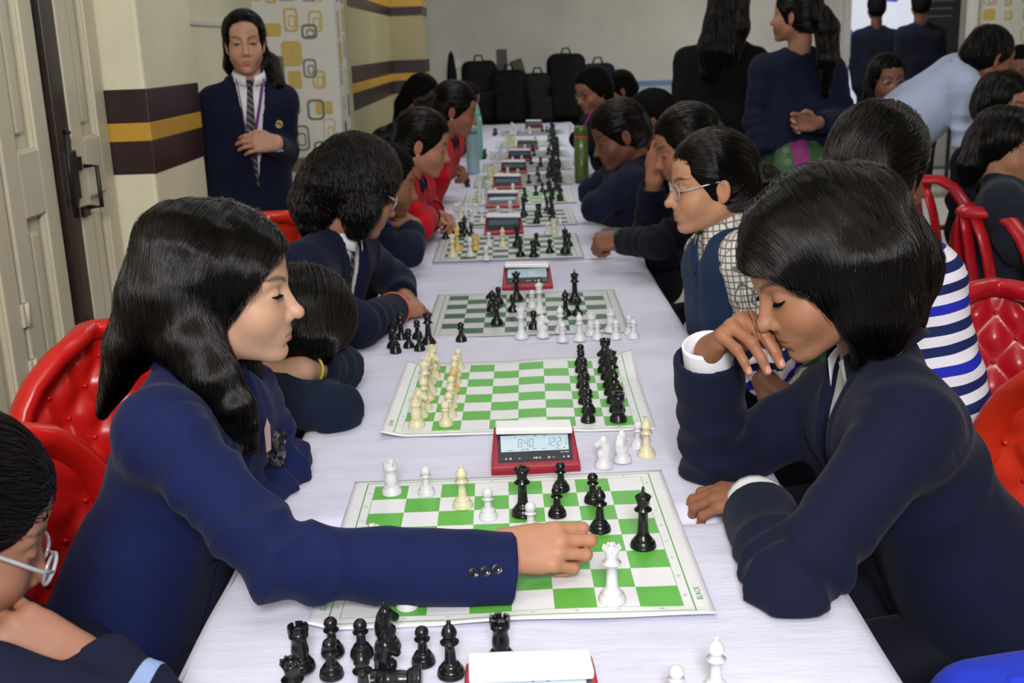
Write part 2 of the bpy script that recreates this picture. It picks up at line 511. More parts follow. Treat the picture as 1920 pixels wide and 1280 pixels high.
def s_sphere(p, c, r): return np.linalg.norm(p - f32(c), axis=1) - f32(r)
def s_ell(p, c, r, R=None):
    q = p - f32(c)
    if R is not None: q = q @ f32(R)
    r = f32(r)
    k0 = np.linalg.norm(q / r, axis=1); k1 = np.linalg.norm(q / (r * r), axis=1)
    return np.where(k1 < 1e-6, -r.min(), k0 * (k0 - 1) / np.maximum(k1, 1e-6))
def s_cap(p, a, b, ra, rb=None):
    """capsule, radius tapering linearly from ra at a to rb at b"""
    rb = ra if rb is None else rb
    a = f32(a); b = f32(b); ab = b - a
    q = p - a
    t = np.clip((q @ ab) / max(float(ab @ ab), 1e-9), 0, 1)
    return np.linalg.norm(q - t[:, None] * ab, axis=1) - (f32(ra) + t * f32(rb - ra))
def s_chain(p, pts, rad, k=0.0):
    d = None
    for i in range(len(pts) - 1):
        e = s_cap(p, pts[i], pts[i + 1], rad[i], rad[i + 1])
        d = e if d is None else (smin(d, e, k) if k > 0 else np.minimum(d, e))
    return d
def s_box(p, c, s, R=None, r=0.0):
    q = p - f32(c)
    if R is not None: q = q @ f32(R)
    q = np.abs(q) - (f32(s) - f32(r))
    return np.linalg.norm(np.maximum(q, 0), axis=1) + np.minimum(q.max(axis=1), 0) - f32(r)
def s_plane(p, c, n):          # negative on the side away from n
    return (p - f32(c)) @ f32(nrm(n))
def smin(a, b, k):
    h = np.clip(0.5 + 0.5 * (b - a) / k, 0, 1)
    return b + (a - b) * h - k * h * (1 - h)
def smax(a, b, k): return -smin(-a, -b, k)

def wob(p, f, seed=0):
    """cheap smooth noise in about [-1, 1]"""
    r = np.random.default_rng(seed)
    out = 0
    for i in range(5):
        d = r.normal(size=3); d /= np.linalg.norm(d)
        e = r.normal(size=3); e /= np.linalg.norm(e)
        out = out + np.sin(p @ f32(d * f * (0.6 + 0.25 * i)) + 1.7 * np.sin(p @ f32(e * f * 0.5)) + r.uniform(0, 6.28))
    return out / 5

_C = [(0, 0, 0), (1, 0, 0), (0, 1, 0), (1, 1, 0), (0, 0, 1), (1, 0, 1), (0, 1, 1), (1, 1, 1)]
_E = [(0, 1), (2, 3), (4, 5), (6, 7), (0, 2), (1, 3), (4, 6), (5, 7), (0, 4), (1, 5), (2, 6), (3, 7)]
def surface_net(sdf, lo, hi, h, lip=1.6):
    lo = np.asarray(lo, float); hi = np.asarray(hi, float)
    B = 4
    nb = np.maximum(np.ceil((hi - lo) / (h * B)).astype(int), 1)
    n = nb * B + 1
    # coarse pass at block centres
    g = [lo[i] + (np.arange(nb[i]) + 0.5) * h * B for i in range(3)]
    G = np.stack(np.meshgrid(*g, indexing='ij'), -1).reshape(-1, 3).astype(f32)
    dc = sdf(G).reshape(nb)
    act = np.abs(dc) < lip * h * B * 0.87 + h
    sgn = np.where(dc < 0, -1.0, 1.0).astype(f32)
    vals = np.ones(n, f32)
    big = np.repeat(np.repeat(np.repeat(sgn, B, 0), B, 1), B, 2)
    vals[:-1, :-1, :-1] = big
    m = np.zeros(n, bool)
    a = np.repeat(np.repeat(np.repeat(act, B, 0), B, 1), B, 2)
    for c in _C:
        m[c[0]:n[0] - 1 + c[0], c[1]:n[1] - 1 + c[1], c[2]:n[2] - 1 + c[2]] |= a
    idx = np.argwhere(m)
    P = (lo + idx * h).astype(f32)
    vals[m] = sdf(P)
    vals[0] = np.abs(vals[0]); vals[-1] = np.abs(vals[-1]); vals[:, 0] = np.abs(vals[:, 0]); vals[:, -1] = np.abs(vals[:, -1]); vals[:, :, 0] = np.abs(vals[:, :, 0]); vals[:, :, -1] = np.abs(vals[:, :, -1])
    ins = vals < 0
    cnt = np.zeros(n - 1, np.int8)
    for c in _C:
        cnt += ins[c[0]:n[0] - 1 + c[0], c[1]:n[1] - 1 + c[1], c[2]:n[2] - 1 + c[2]]
    ci = np.argwhere((cnt > 0) & (cnt < 8))
    vid = np.full(n - 1, -1, np.int32)
    vid[ci[:, 0], ci[:, 1], ci[:, 2]] = np.arange(len(ci))
    pos = np.zeros((len(ci), 3), f32); w = np.zeros(len(ci), f32)
    cv = [vals[ci[:, 0] + c[0], ci[:, 1] + c[1], ci[:, 2] + c[2]] for c in _C]
    for e0, e1 in _E:
        v0, v1 = cv[e0], cv[e1]
        x = (v0 < 0) != (v1 < 0)
        t = np.where(x, v0 / np.where(x, v0 - v1, 1), 0)
        c0 = f32(_C[e0]); c1 = f32(_C[e1])
        pos += x[:, None] * (c0 + t[:, None] * (c1 - c0)); w += x
    verts = lo + (ci + pos / w[:, None]) * h
    faces = []
    for ax in range(3):
        b1, b2 = (ax + 1) % 3, (ax + 2) % 3
        sl0 = [slice(None)] * 3; sl1 = [slice(None)] * 3
        sl0[ax] = slice(0, -1); sl1[ax] = slice(1, None)
        A, Bv = ins[tuple(sl0)], ins[tuple(sl1)]
        e = np.argwhere(A != Bv)
        e = e[(e[:, b1] > 0) & (e[:, b2] > 0) & (e[:, b1] < n[b1] - 1) & (e[:, b2] < n[b2] - 1)]
        s = A[e[:, 0], e[:, 1], e[:, 2]]
        q = []
        for d1, d2 in ((-1, -1), (0, -1), (0, 0), (-1, 0)):
            k = e.copy(); k[:, b1] += d1; k[:, b2] += d2
            q.append(vid[k[:, 0], k[:, 1], k[:, 2]])
        q = np.stack(q, 1)
        q[~s] = q[~s][:, ::-1]
        faces.append(q)
    faces = np.concatenate(faces)
    faces = faces[(faces >= 0).all(1)]
    return verts.astype(np.float64), faces

def grad(sdf, p, e=0.002):
    k = [(1, -1, -1), (-1, -1, 1), (-1, 1, -1), (1, 1, 1)]
    g = 0
    for s in k:
        s = f32(s); g = g + s * sdf(p + s * f32(e))[:, None]
    return g / (np.linalg.norm(g, axis=1)[:, None] + 1e-9)

def sdf_object(name, sdf, lo, hi, h, mat, parent=None, color=None, origin=(0, 0, 0), settle=1):
    v, f = surface_net(sdf, lo, hi, h)
    for _ in range(settle):
        p = v.astype(f32); d = sdf(p); v = v - np.clip(d, -h, h)[:, None] * grad(sdf, p, h * 0.6) * 0.8
    col = color(v.astype(f32)) if color else None
    me = np_mesh(name, v - np.asarray(origin, float), f, True, col)
    return mesh_obj(name, me, mat, parent)
# ================================================================== tables, cloths
t = NT('white cotton tablecloth')
co = t.coord()
t.set(Base_Color=t.ramp(t.noise(5, 4, 0.6, co), [(0.3, srgb(212, 211, 232)), (0.7, srgb(224, 223, 241))]), Roughness=0.9, Specular_IOR_Level=0.15, Sheen_Weight=0.1)
h1 = t.noise(7, 4, 0.6, t.mapping(co, (0.6, 2.4, 1)))
h2 = t.noise(700, 1, 0.5, co)
bm_ = t.bump(t.math('ADD', t.math('MULTIPLY', h1, 1.0), t.math('MULTIPLY', h2, 0.03)), 0.35, 0.012)
M['cloth'] = t.m
M['table_wood'] = simple('brown plywood', (120, 84, 52), 0.6)
M['steel'] = simple('grey steel tube', (120, 122, 126), 0.35, 0.8)
TW = 0.445
def cloth_mesh(x0, x1, y0, y1, side, end, seed):
    rr = np.random.default_rng(seed)
    w = (x1 - x0) / 2; l = (y1 - y0) / 2; cx = (x0 + x1) / 2; cy = (y0 + y1) / 2
    def axis(half, drop, n_top, n_drop):
        a = np.linspace(-half, half, n_top); e = np.linspace(0, drop, n_drop + 1)[1:]
        return np.concatenate([-half - e[::-1], a, half + e])
    us = axis(w, side, 46, 14); vs = axis(l, end, 90, 8)
    U, W = np.meshgrid(us, vs, indexing='ij')
    rad = 0.03
    def bend(a, half):
        s = np.sign(a); x = np.abs(a); f = half - rad
        th = np.clip((x - f) / rad, 0, PI / 2)
        out = np.where(x < f, x, f + rad * np.sin(th))
        dz = np.where(x < f, 0, -rad * (1 - np.cos(th)))
        ex = np.maximum(x - f - rad * PI / 2, 0)
        return s * out, dz - ex, ex
    X, dz1, e1 = bend(U, w); Y, dz2, e2 = bend(W, l)
    Z = dz1 + dz2
    # hanging folds
    ph = rr.uniform(0, 6, 4)
    fold = np.sin(W * 21 + ph[0]) + 0.6 * np.sin(W * 37 + ph[1])
    X = X + np.sign(U) * np.minimum(e1, 0.25) * (0.05 * fold + 0.05)
    Y = Y + np.sign(W) * np.minimum(e2, 0.25) * 0.03 * (1 + np.sin(U * 25 + ph[2]))
    flat = (e1 < 1e-4) & (e2 < 1e-4)
    wr = 0.0013 * np.sin(U * 9 + 3 * np.sin(W * 2.2 + ph[3])) + 0.0012 * np.sin(W * 23 + 2 * np.sin(U * 7 + ph[1])) + 0.0010 * np.sin(U * 40 + 5 * np.sin(W * 6))
    Z = Z + np.where(flat, wr - 0.0005, 0)
    vtx = np.stack([X + cx, Y + cy, Z], -1).reshape(-1, 3)
    nu, nv = len(us), len(vs)
    i = np.arange(nu - 1)[:, None] * nv + np.arange(nv - 1)[None]
    faces = np.stack([i, i + nv, i + nv + 1, i + 1], -1).reshape(-1, 4)
    return np_mesh('tablecloth', vtx, faces, True)
tabs = [(-0.53, 1.645, 0.0, 'holding the captured black pieces'), (1.655, 3.815, 0.0, 'holding the starting position'), (3.865, 6.02, 0.01, 'holding the yellowed piece game'),
        (6.03, 8.18, 0.06, 'holding the pale blue bottle'), (8.19, 10.85, 0.13, 'just before the heap of bags')]
for k, (y0, y1, ox, where) in enumerate(tabs):
    tb = empty('trestle_table', (ox, (y0 + y1) / 2, 0), 0, 'long plywood table under white cloth ' + where, 'table', 'row of tournament tables')
    L = y1 - y0
    MB().box((0, 0, TABLE_Z - 0.022), (2 * TW - 0.03, L - 0.03, 0.03), None, 0.004).build('tabletop', M['table_wood'], tb)
    for sx in (-1, 1):
        for sy in (-1, 1):
            MB().box((sx * (TW - 0.07), sy * (L / 2 - 0.12), (TABLE_Z - 0.04) / 2), (0.04, 0.04, TABLE_Z - 0.04), None, 0.003).build('leg', M['steel'], tb)
    zc = TABLE_Z + (0.001 if k % 2 else 0.0)
    me = cloth_mesh(-TW, TW, -L / 2, L / 2, 0.42, 0.16 if k else 0.3, 40 + k)
    cl = mesh_obj('tablecloth', me, M['cloth'], None, (ox, (y0 + y1) / 2, zc))
    tag(cl, 'white cotton cloth on the table ' + where, 'tablecloth', 'white tablecloths')

# ================================================================== text helper
def text_mesh(s, size, align='CENTER'):
    cu = bpy.data.curves.new('txt', 'FONT')
    cu.body = s; cu.size = size; cu.align_x = align; cu.align_y = 'CENTER'; cu.resolution_u = 3
    o = bpy.data.objects.new('txt', cu)
    COL.objects.link(o)
    dg = bpy.context.evaluated_depsgraph_get()
    me = o.evaluated_get(dg).to_mesh()
    v = [tuple(q.co) for q in me.vertices]; f = [list(q.vertices) for q in me.polygons]
    o.evaluated_get(dg).to_mesh_clear()
    bpy.data.objects.remove(o); bpy.data.curves.remove(cu)
    return v, f

# ================================================================== printed chess mats
SQ = 0.057
def mat_material(name, dark, light, line):
    t = NT(name)
    co = t.coord()
    sx = t.n('ShaderNodeSeparateXYZ'); t.l(co, sx.inputs[0])
    x, y = sx.outputs[0], sx.outputs[1]
    fx = t.math('FLOOR', t.math('DIVIDE', x, SQ)); fy = t.math('FLOOR', t.math('DIVIDE', y, SQ))
    par = t.math('ABSOLUTE', t.math('MODULO', t.math('ADD', fx, fy), 2.0))
    ax, ay = t.math('ABSOLUTE', x), t.math('ABSOLUTE', y)
    mx = t.math('MAXIMUM', ax, ay)
    inside = t.math('LESS_THAN', mx, 4 * SQ)
    green = t.math('MULTIPLY', inside, par)
    def ln(d, w):
        return t.math('LESS_THAN', t.math('ABSOLUTE', t.math('SUBTRACT', mx, 4 * SQ + d)), w)
    lines = t.math('MAXIMUM', ln(0.0006, 0.0005), ln(0.0150, 0.0011))
    nz = t.noise(9, 3, 0.5, co)
    L_ = t.ramp(nz, [(0.3, tuple(c * 0.95 for c in srgb(*light))), (0.7, srgb(*light))])
    D_ = t.ramp(nz, [(0.3, tuple(c * 0.92 for c in srgb(*dark))), (0.7, srgb(*dark))])
    c = t.mix(green, L_, D_)
    c = t.mix(lines, c, srgb(*line))
    t.set(Base_Color=c, Roughness=0.42, Specular_IOR_Level=0.4)
    t.bump(t.noise(500, 1, 0.5, co), 0.04, 0.0005)
    return t.m
M['mat_bright'] = mat_material('bright green vinyl mat', (100, 186, 72), (238, 238, 240), (96, 178, 80))
M['mat_dark'] = mat_material('dark green vinyl mat', (44, 96, 66), (208, 210, 208), (110, 120, 112))
M['ink_green'] = simple('green print ink', (70, 140, 64), 0.5)
M['ink_grey'] = simple('grey print ink', (120, 130, 118), 0.5)
MHX, MHY = 0.268, 0.256
def mat_height(kind):
    if kind == 1:
        return lambda x, y: 0.0035 + 0.0028 * np.sin(x * 13 + 1.0 + y * 3) * np.clip((-y + 0.05) / 0.2, 0.15, 1.3) + 0.0025 * np.sin(x * 9 - 1) * np.clip((y) / 0.2, 0, 1) + 0.010 * np.clip((-x - 0.19) / 0.08, 0, 1) ** 2 * np.clip((-y + .1) / .3, 0, 1) + 0.006 * np.clip((-y - 0.2) / 0.055, 0, 1) ** 2 * (0.5 + 0.5 * np.sin(x * 19 + 2.4))
    if kind == 2:
        return lambda x, y: 0.004 + 0.0032 * np.sin(x * 17 + 0.6) + 0.022 * np.clip((x - 0.15) / 0.12, 0, 1) ** 2 * np.clip((y - 0.05) / 0.2, 0, 1) + 0.010 * np.clip((-x - 0.2) / 0.07, 0, 1) ** 2 + 0.004 * np.clip((y - 0.1) / 0.15, 0, 1) * np.sin(x * 9)
    return lambda x, y: 0.003 + 0.0012 * np.sin(x * 14 + kind) + 0.0010 * np.sin(y * 11 + 2 * kind)
boards = []
def chess_mat(cx, cy, rz, mat, kind, label, group=None, lettering=None):
    hf = mat_height(kind)
    n = 57
    xs = np.linspace(-MHX, MHX, n); ys = np.linspace(-MHY, MHY, n)
    X, Y = np.meshgrid(xs, ys, indexing='ij')
    Z = np.maximum(hf(X, Y), 0.0046)
    top = np.stack([X, Y, Z], -1).reshape(-1, 3); bot = top - [0, 0, 0.0011]
    i = np.arange(n - 1)[:, None] * n + np.arange(n - 1)[None]
    q = np.stack([i, i + n, i + n + 1, i + 1], -1).reshape(-1, 4)
    rim = np.concatenate([np.arange(n) * n, (n - 1) * n + np.arange(1, n), np.arange(n - 2, -1, -1) * n + n - 1, np.arange(n - 2, 0, -1)])
    k = n * n
    r2 = np.roll(rim, -1)
    side = np.stack([rim + k, r2 + k, r2, rim], -1)
    me = np_mesh('chess_mat', np.concatenate([top, bot]), np.concatenate([q, q[:, ::-1] + k, side]), True)
    o = mesh_obj('chess_mat', me, mat, None, (cx, cy, TABLE_Z + 0.0005))
    o.rotation_euler[2] = rz
    tag(o, label, 'chess board', group)
    def put_text(s, size, x, y, rot, m, name):
        v, f = text_mesh(s, size)
        c, sn = math.cos(rot), math.sin(rot)
        P = np.array([(a * c - b * sn + x, a * sn + b * c + y) for a, b, _ in v])
        zz = np.maximum(hf(P[:, 0], P[:, 1]), 0.0046) + 0.00035
        mb = MB(); mb.add([(p[0], p[1], z) for p, z in zip(P, zz)], f)
        mb.build(name, m, o)
    if lettering:
        for i_, ch in enumerate('HGFEDCBA'):
            yy = (i_ - 3.5) * SQ
            put_text(ch, 0.0075, 4 * SQ + 0.0075, yy, PI / 2, M['ink_grey'], 'square_letter')
            put_text(ch, 0.0075, -4 * SQ - 0.0075, yy, -PI / 2, M['ink_grey'], 'square_letter')
        for i_ in range(8):
            xx = (i_ - 3.5) * SQ
            put_text(str(i_ + 1), 0.0075, xx, -4 * SQ - 0.0075, PI / 2, M['ink_grey'], 'square_number')
            put_text(str(i_ + 1), 0.0075, xx, 4 * SQ + 0.0075, PI / 2, M['ink_grey'], 'square_number')
        put_text('BLACK', 0.012, 4 * SQ + 0.026, -0.195, PI / 2, M['ink_green'], 'lettering')
        put_text('WHITE', 0.012, -4 * SQ - 0.026, -0.195, -PI / 2, M['ink_green'], 'lettering')
    boards.append((cx, cy, rz, hf))
    return o
B1 = chess_mat(-0.025, 1.570, 0.012, M['mat_bright'], 1, 'wavy bright green and white vinyl chess mat under the reaching arm', None, True)
B2 = chess_mat(-0.006, 2.304, -0.012, M['mat_bright'], 2, 'bright green and white vinyl chess mat with all pieces in starting position', None, True)
B3 = chess_mat(0.021, 3.063, -0.010, M['mat_dark'], 3, 'dark green and grey vinyl chess mat with white pieces lined up along its edge')
B4 = chess_mat(-0.03, 4.12, 0.0, M['mat_dark'], 4, 'dark green chess mat holding the yellow king, queen and bishop')
far_boards = [(-0.01, 4.86, 'mat_dark', 'dark green chess mat beyond the yellow piece game'), (0.02, 5.52, 'mat_bright', 'bright green chess mat between two clocks beside the green flask'),
              (0.05, 6.24, 'mat_dark', 'grey chess mat across from the pale blue bottle'), (0.08, 6.95, 'mat_dark', 'grey chess mat just past the pale blue bottle'),
              (0.11, 7.70, 'mat_dark', 'dim grey chess mat in front of the last clock but one'), (0.14, 8.55, 'mat_bright', 'dim pale green chess mat near the end of the row'), (0.17, 9.65, 'mat_dark', 'last chess mat of the row before the bags')]
for k, (x, y, mk, lb) in enumerate(far_boards):
    chess_mat(x, y, 0.0, M[mk], 5 + k, lb)

def mat_top(x, y):
    z = TABLE_Z + 0.0015
    for cx, cy, rz, hf in boards:
        c, s = math.cos(-rz), math.sin(-rz)
        lx = (x - cx) * c - (y - cy) * s; ly = (x - cx) * s + (y - cy) * c
        if abs(lx) < MHX + .01 and abs(ly) < MHY + .01:
            z = max(z, TABLE_Z + 0.0005 + max(float(hf(np.clip(lx, -MHX, MHX), np.clip(ly, -MHY, MHY))), 0.0046))
    return z

# ================================================================== chess pieces
def plastic(name, rgb, rough=0.28, sss=0.0):
    t = NT(name)
    co = t.coord()
    c = srgb(*rgb)
    t.set(Base_Color=t.ramp(t.noise(60, 3, 0.5, co), [(0.3, tuple(x * 0.93 for x in c)), (0.7, c)]), Roughness=rough, Specular_IOR_Level=0.5)
    t.bump(t.noise(90, 3, 0.5, co), 0.05, 0.001)
    return t.m
M['pc_black'] = plastic('black plastic', (20, 20, 22), 0.25)
M['pc_white'] = plastic('white plastic', (224, 224, 227), 0.35)
M['pc_ivory'] = plastic('ivory plastic', (228, 220, 182), 0.35)
M['pc_gold'] = plastic('yellowed plastic', (222, 190, 104), 0.35)
def curve_prof(pts, k=5):
    """Catmull-Rom through (r,z) points; a point given with a third value is a hard corner"""
    out = []
    n = len(pts)
    for i in range(n - 1):
        p1, p2 = pts[i], pts[i + 1]
        if len(p1) > 2 or len(p2) > 2:
            out.append(p1[:2]); continue
        p0 = pts[i - 1] if i > 0 and len(pts[i - 1]) == 2 else p1
        p3 = pts[i + 2] if i + 2 < n and len(pts[i + 2]) == 2 else p2
        for s in range(k):
            t_ = s / k
            out.append(tuple(0.5 * ((2 * p1[j]) + (-p0[j] + p2[j]) * t_ + (2 * p0[j] - 5 * p1[j] + 4 * p2[j] - p3[j]) * t_ ** 2 + (-p0[j] + 3 * p1[j] - 3 * p2[j] + p3[j]) * t_ ** 3) for j in range(2)))
    out.append(pts[-1][:2])
    return [(max(r, 0.00005), z) for r, z in out]
def mm(prof): return [tuple(x / 1000 if i < 2 else x for i, x in enumerate(q)) for q in prof]
def base_prof(R, hb, rn):
    """felted base, bulged foot, step, concave rise to neck radius rn at height hb"""
    return [(R * 0.97, 0, 1), (R, 1.2, 1), (R, 3.6, 1), (R * 0.94, 4.4, 1), (R * 0.97, 6), (R * 0.90, 9.5), (R * 0.74, 12, 1), (R * 0.76, 13, 1), (R * 0.60, 16.5), ((R * .5 + rn) / 2, hb * 0.62), (rn, hb)]
piece_me = {}
def make_pieces():
    N = 26
    # pawn 50 mm
    mb = MB(); mb.lathe(curve_prof(mm(base_prof(15.0, 27, 5.6) + [(5.3, 31.5, 1), (9.6, 32.6, 1), (9.8, 33.8, 1), (5.6, 35.6, 1), (5.8, 36)] + [(8.6 * math.sin(a), 42.2 - 8.6 * math.cos(a)) for a in np.linspace(0.75, PI, 10)])), n=N)
    piece_me['pawn'] = mb.mesh('pawn')
    # rook 59 mm with crenels
    mb = MB(); mb.lathe(curve_prof(mm(base_prof(17.5, 26, 11.0) + [(9.4, 36), (9.6, 43, 1), (12.2, 44.5, 1), (12.2, 46, 1), (11.6, 47, 1), (12.9, 52, 1), (9.6, 52, 1), (9.6, 50.5, 1), (0.05, 50.5, 1)])), n=N)
    for k in range(6):
        vs = []; fs = []
        a0 = k * PI / 3 + 0.13; a1 = (k + 1) * PI / 3 - 0.13
        for a in np.linspace(a0, a1, 4):
            for r in (0.0092, 0.01295):
                for z in (0.0515, 0.0585): vs.append((r * math.cos(a), r * math.sin(a), z))
        for i in range(3):
            b = i * 4; c = b + 4
            fs += [[b, c, c + 1, b + 1], [b + 2, b + 3, c + 3, c + 2], [b + 1, c + 1, c + 3, b + 3], [b, b + 2, c + 2, c]]
        fs += [[0, 1, 3, 2], [12, 14, 15, 13]]
        mb.add(vs, fs)
    piece_me['rook'] = mb.mesh('rook')
    # bishop 73 mm
    mb = MB(); mb.lathe(curve_prof(mm(base_prof(17.0, 31, 6.4) + [(5.6, 42, 1), (11.2, 43.6, 1), (11.6, 45, 1), (7.6, 46.5, 1), (8.4, 48.4, 1), (6.2, 49.6, 1), (7.0, 50.5), (9.6, 56), (7.6, 62.5), (3.8, 67.4), (2.4, 68.6, 1), (2.6, 69), (3.0, 70.6), (2.2, 72.4), (0.05, 73.2)])), n=N)
    # mitre cut, a raised-edge notch
    m = Matrix.Rotation(0.75, 3, 'Y')
    mb.box((0.0052, 0, 0.0585), (0.0075, 0.013, 0.0012), m)
    piece_me['bishop'] = mb.mesh('bishop')
    # queen 86 mm
    mb = MB(); mb.lathe(curve_prof(mm(base_prof(19.0, 36, 7.4) + [(6.6, 53, 1), (12.6, 54.8, 1), (13.0, 56.2, 1), (8.8, 58, 1), (9.6, 60, 1), (7.6, 61.2, 1), (8.0, 63), (9.4, 70), (12.4, 77.5, 1), (10.6, 77.5, 1), (8.0, 76, 1), (5.6, 79, 1), (2.4, 80.2, 1), (3.0, 81.6), (3.2, 83), (2.2, 85), (0.05, 85.8)])), n=N)
    for k in range(9):
        a = 2 * PI * k / 9
        mb.lathe([(0.0002, -0.0046), (0.0018, -0.0014), (0.0023, 0), (0.0018, 0.0016), (0.0002, 0.0024)], (0.0112 * math.cos(a), 0.0112 * math.sin(a), 0.0783), 7)
    piece_me['queen'] = mb.mesh('queen')
    # king 95 mm
    mb = MB(); mb.lathe(curve_prof(mm(base_prof(19.5, 38, 7.6) + [(7.0, 57, 1), (12.8, 58.8, 1), (13.2, 60.4, 1), (9.0, 62, 1), (9.8, 64, 1), (7.8, 65.2, 1), (8.4, 67), (10.0, 74), (12.0, 80, 1), (11.0, 81.6, 1), (6.0, 84.6), (2.4, 86, 1), (2.6, 87, 1), (0.05, 87.2, 1)])), n=N)
    mb.box((0, 0, 0.0905), (0.0034, 0.0042, 0.0095), None, 0.0006).box((0, 0, 0.0912), (0.0034, 0.0092, 0.0036), None, 0.0006)
    piece_me['king'] = mb.mesh('king')
    # knight 65 mm: turned base plus a carved head facing +x
    lx = curve_prof(mm([(17.0 * .97, 0, 1), (17.2, 1.2, 1), (17.2, 3.6, 1), (16.2, 4.4, 1), (16.6, 6), (15.4, 9.5), (12.6, 12, 1), (13, 13.4, 1), (11.5, 15.5, 1), (0.05, 16, 1)]))
    mb = MB(); mb.lathe(lx, n=N)
    def kn(p):
        d = s_cap(p, (-0.002, 0, 0.015), (-0.0045, 0, 0.034), 0.0105, 0.0085)
        d = smin(d, s_ell(p, (0.003, 0, 0.024), (0.0095, 0.0085, 0.010)), 0.004)
        d = smin(d, s_cap(p, (-0.004, 0, 0.034), (-0.0005, 0, 0.050), 0.0085, 0.0072), 0.004)
        d = smin(d, s_cap(p, (0.0, 0, 0.051), (0.0125, 0, 0.0415), 0.0068, 0.0048), 0.004)
        d = smin(d, s_cap(p, (0.006, 0, 0.0445), (0.0125, 0, 0.0395), 0.0048, 0.0042), 0.002)
        for s in (-1, 1):
            d = smin(d, s_cap(p, (-0.0015, s * 0.0032, 0.055), (-0.0005, s * 0.0036, 0.0635), 0.0024, 0.0008), 0.0015)
            d = smin(d, s_sphere(p, (0.0045, s * 0.0056, 0.0505), 0.0016), 0.0006)
            d = smax(d, -s_cap(p, (0.0125, s * 0.0062, 0.0372), (0.0175, s * 0.005, 0.0385), 0.0009), 0.0008)
            d = smax(d, -s_cap(p, (0.0155, s * 0.0046, 0.0425), (0.017, s * 0.003, 0.0428), 0.001), 0.0008)
        # mane: a saw-edged ridge down the back
        mane = s_chain(p, [(-0.002, 0, 0.0585), (-0.0085, 0, 0.047), (-0.012, 0, 0.034), (-0.012, 0, 0.022)], [0.0028, 0.0035, 0.0035, 0.0025])
        mane = mane + 0.0007 * np.sin(p[:, 2] * 2300 + p[:, 0] * 600)
        d = smin(d, mane, 0.0015)
        groove = 0.0005 * np.sin(p[:, 0] * 1500 - p[:, 2] * 420) * np.clip((0.040 - p[:, 2]) / 0.01, 0, 1)
        return d + groove
    v, f = surface_net(kn, (-0.019, -0.014, 0.006), (0.022, 0.014, 0.068), 0.0011)
    mb.add(v, f.tolist(), True)
    piece_me['knight'] = mb.mesh('knight')
make_pieces()
piece_mesh = {}
for k_, me_ in piece_me.items():
    for c_ in ('black', 'white', 'ivory', 'gold'):
        m_ = me_.copy(); m_.materials.append(M['pc_' + c_]); piece_mesh[k_, c_] = m_
        m_.name = k_
cname = {'black': 'black', 'white': 'white', 'ivory': 'ivory', 'gold': 'yellowed'}
ptype = dict(p='pawn', r='rook', n='knight', b='bishop', q='queen', k='king')
ccode = dict(B='black', W='white', I='ivory', G='gold')
placed = []
def put_piece(code, x, y, where, group, rz=0.0, lying=False):
    c, k = ccode[code[0]], ptype[code[1]]
    # keep bases from intersecting
    R = dict(pawn=.0152, rook=.0178, knight=.0174, bishop=.0172, queen=.0192, king=.0197)[k]
    for _ in range(12):
        moved = False
        for (qx, qy, qr) in placed:
            d = math.hypot(x - qx, y - qy); need = R + qr + 0.0008
            if d < need:
                ux, uy = ((x - qx) / d, (y - qy) / d) if d > 1e-5 else (1, 0)
                x += ux * (need - d); y += uy * (need - d); moved = True
        if not moved: break
    placed.append((x, y, R))
    o = bpy.data.objects.new('chess_' + k, piece_mesh[k, c])
    o.location = (x, y, mat_top(x, y) + 0.0002)
    o.rotation_euler = (0, 0, rz + random.uniform(-.25, .25) if k != 'knight' else rz)
    if lying:
        o.rotation_euler = (0, PI / 2, rz); o.location.z += 0.0172
    link(o)
    tag(o, '%s chess %s %s' % (cname[c], k, where), 'chess piece', group)
    return o
def put_px(items, where, group):
    for it in items:
        code, px, py = it[:3]
        q = at_z(px, py, TABLE_Z + 0.004)
        put_piece(code, q[0], q[1], it[3] if len(it) > 3 else where, group, it[4] if len(it) > 4 else (PI if code[0] == 'B' else 0.0))
w1 = 'on the bright green mat under the reaching arm'
put_px([('Wr', 735, 926, 'standing beside a white pawn on the far edge of the wavy mat'), ('Wp', 800, 928, 'on the far edge row between white rook and ivory bishop'), ('Ib', 868, 951, w1), ('Wp', 916, 972, 'in front of the ivory bishop on the wavy mat'),
        ('Bq', 981, 966, w1), ('Wp', 996, 1000, 'in front of the black queen, half hidden by the reaching hand'), ('Bp', 1052, 920, 'at the far edge of the wavy mat before the clock'), ('Bp', 1045, 968, 'beside the black queen on the wavy mat'),
        ('Bp', 1112, 942, 'behind the black bishop on the wavy mat'), ('Bb', 1125, 996, w1), ('Bk', 1206, 1026, w1), ('Wq', 1148, 1130, w1), ('Wr', 700, 1058, 'half hidden behind the reaching sleeve on the wavy mat'), ('Wp', 764, 1140, 'under the reaching sleeve at the near edge of the mat')], w1, 'pieces on the wavy green mat')
w1b = 'captured and standing on the cloth beside the red clock'
put_px([('Wn', 1132, 872, 'on the cloth beside the red clock, facing the clock', PI), ('Wn', 1167, 862, 'on the cloth behind the other white knight, facing away', 0.5), ('Wp', 1197, 836, w1b), ('Ib', 1212, 852, w1b)], w1b, 'captured pieces beside the red clock')
w1c = 'among the captured black pieces on the cloth'
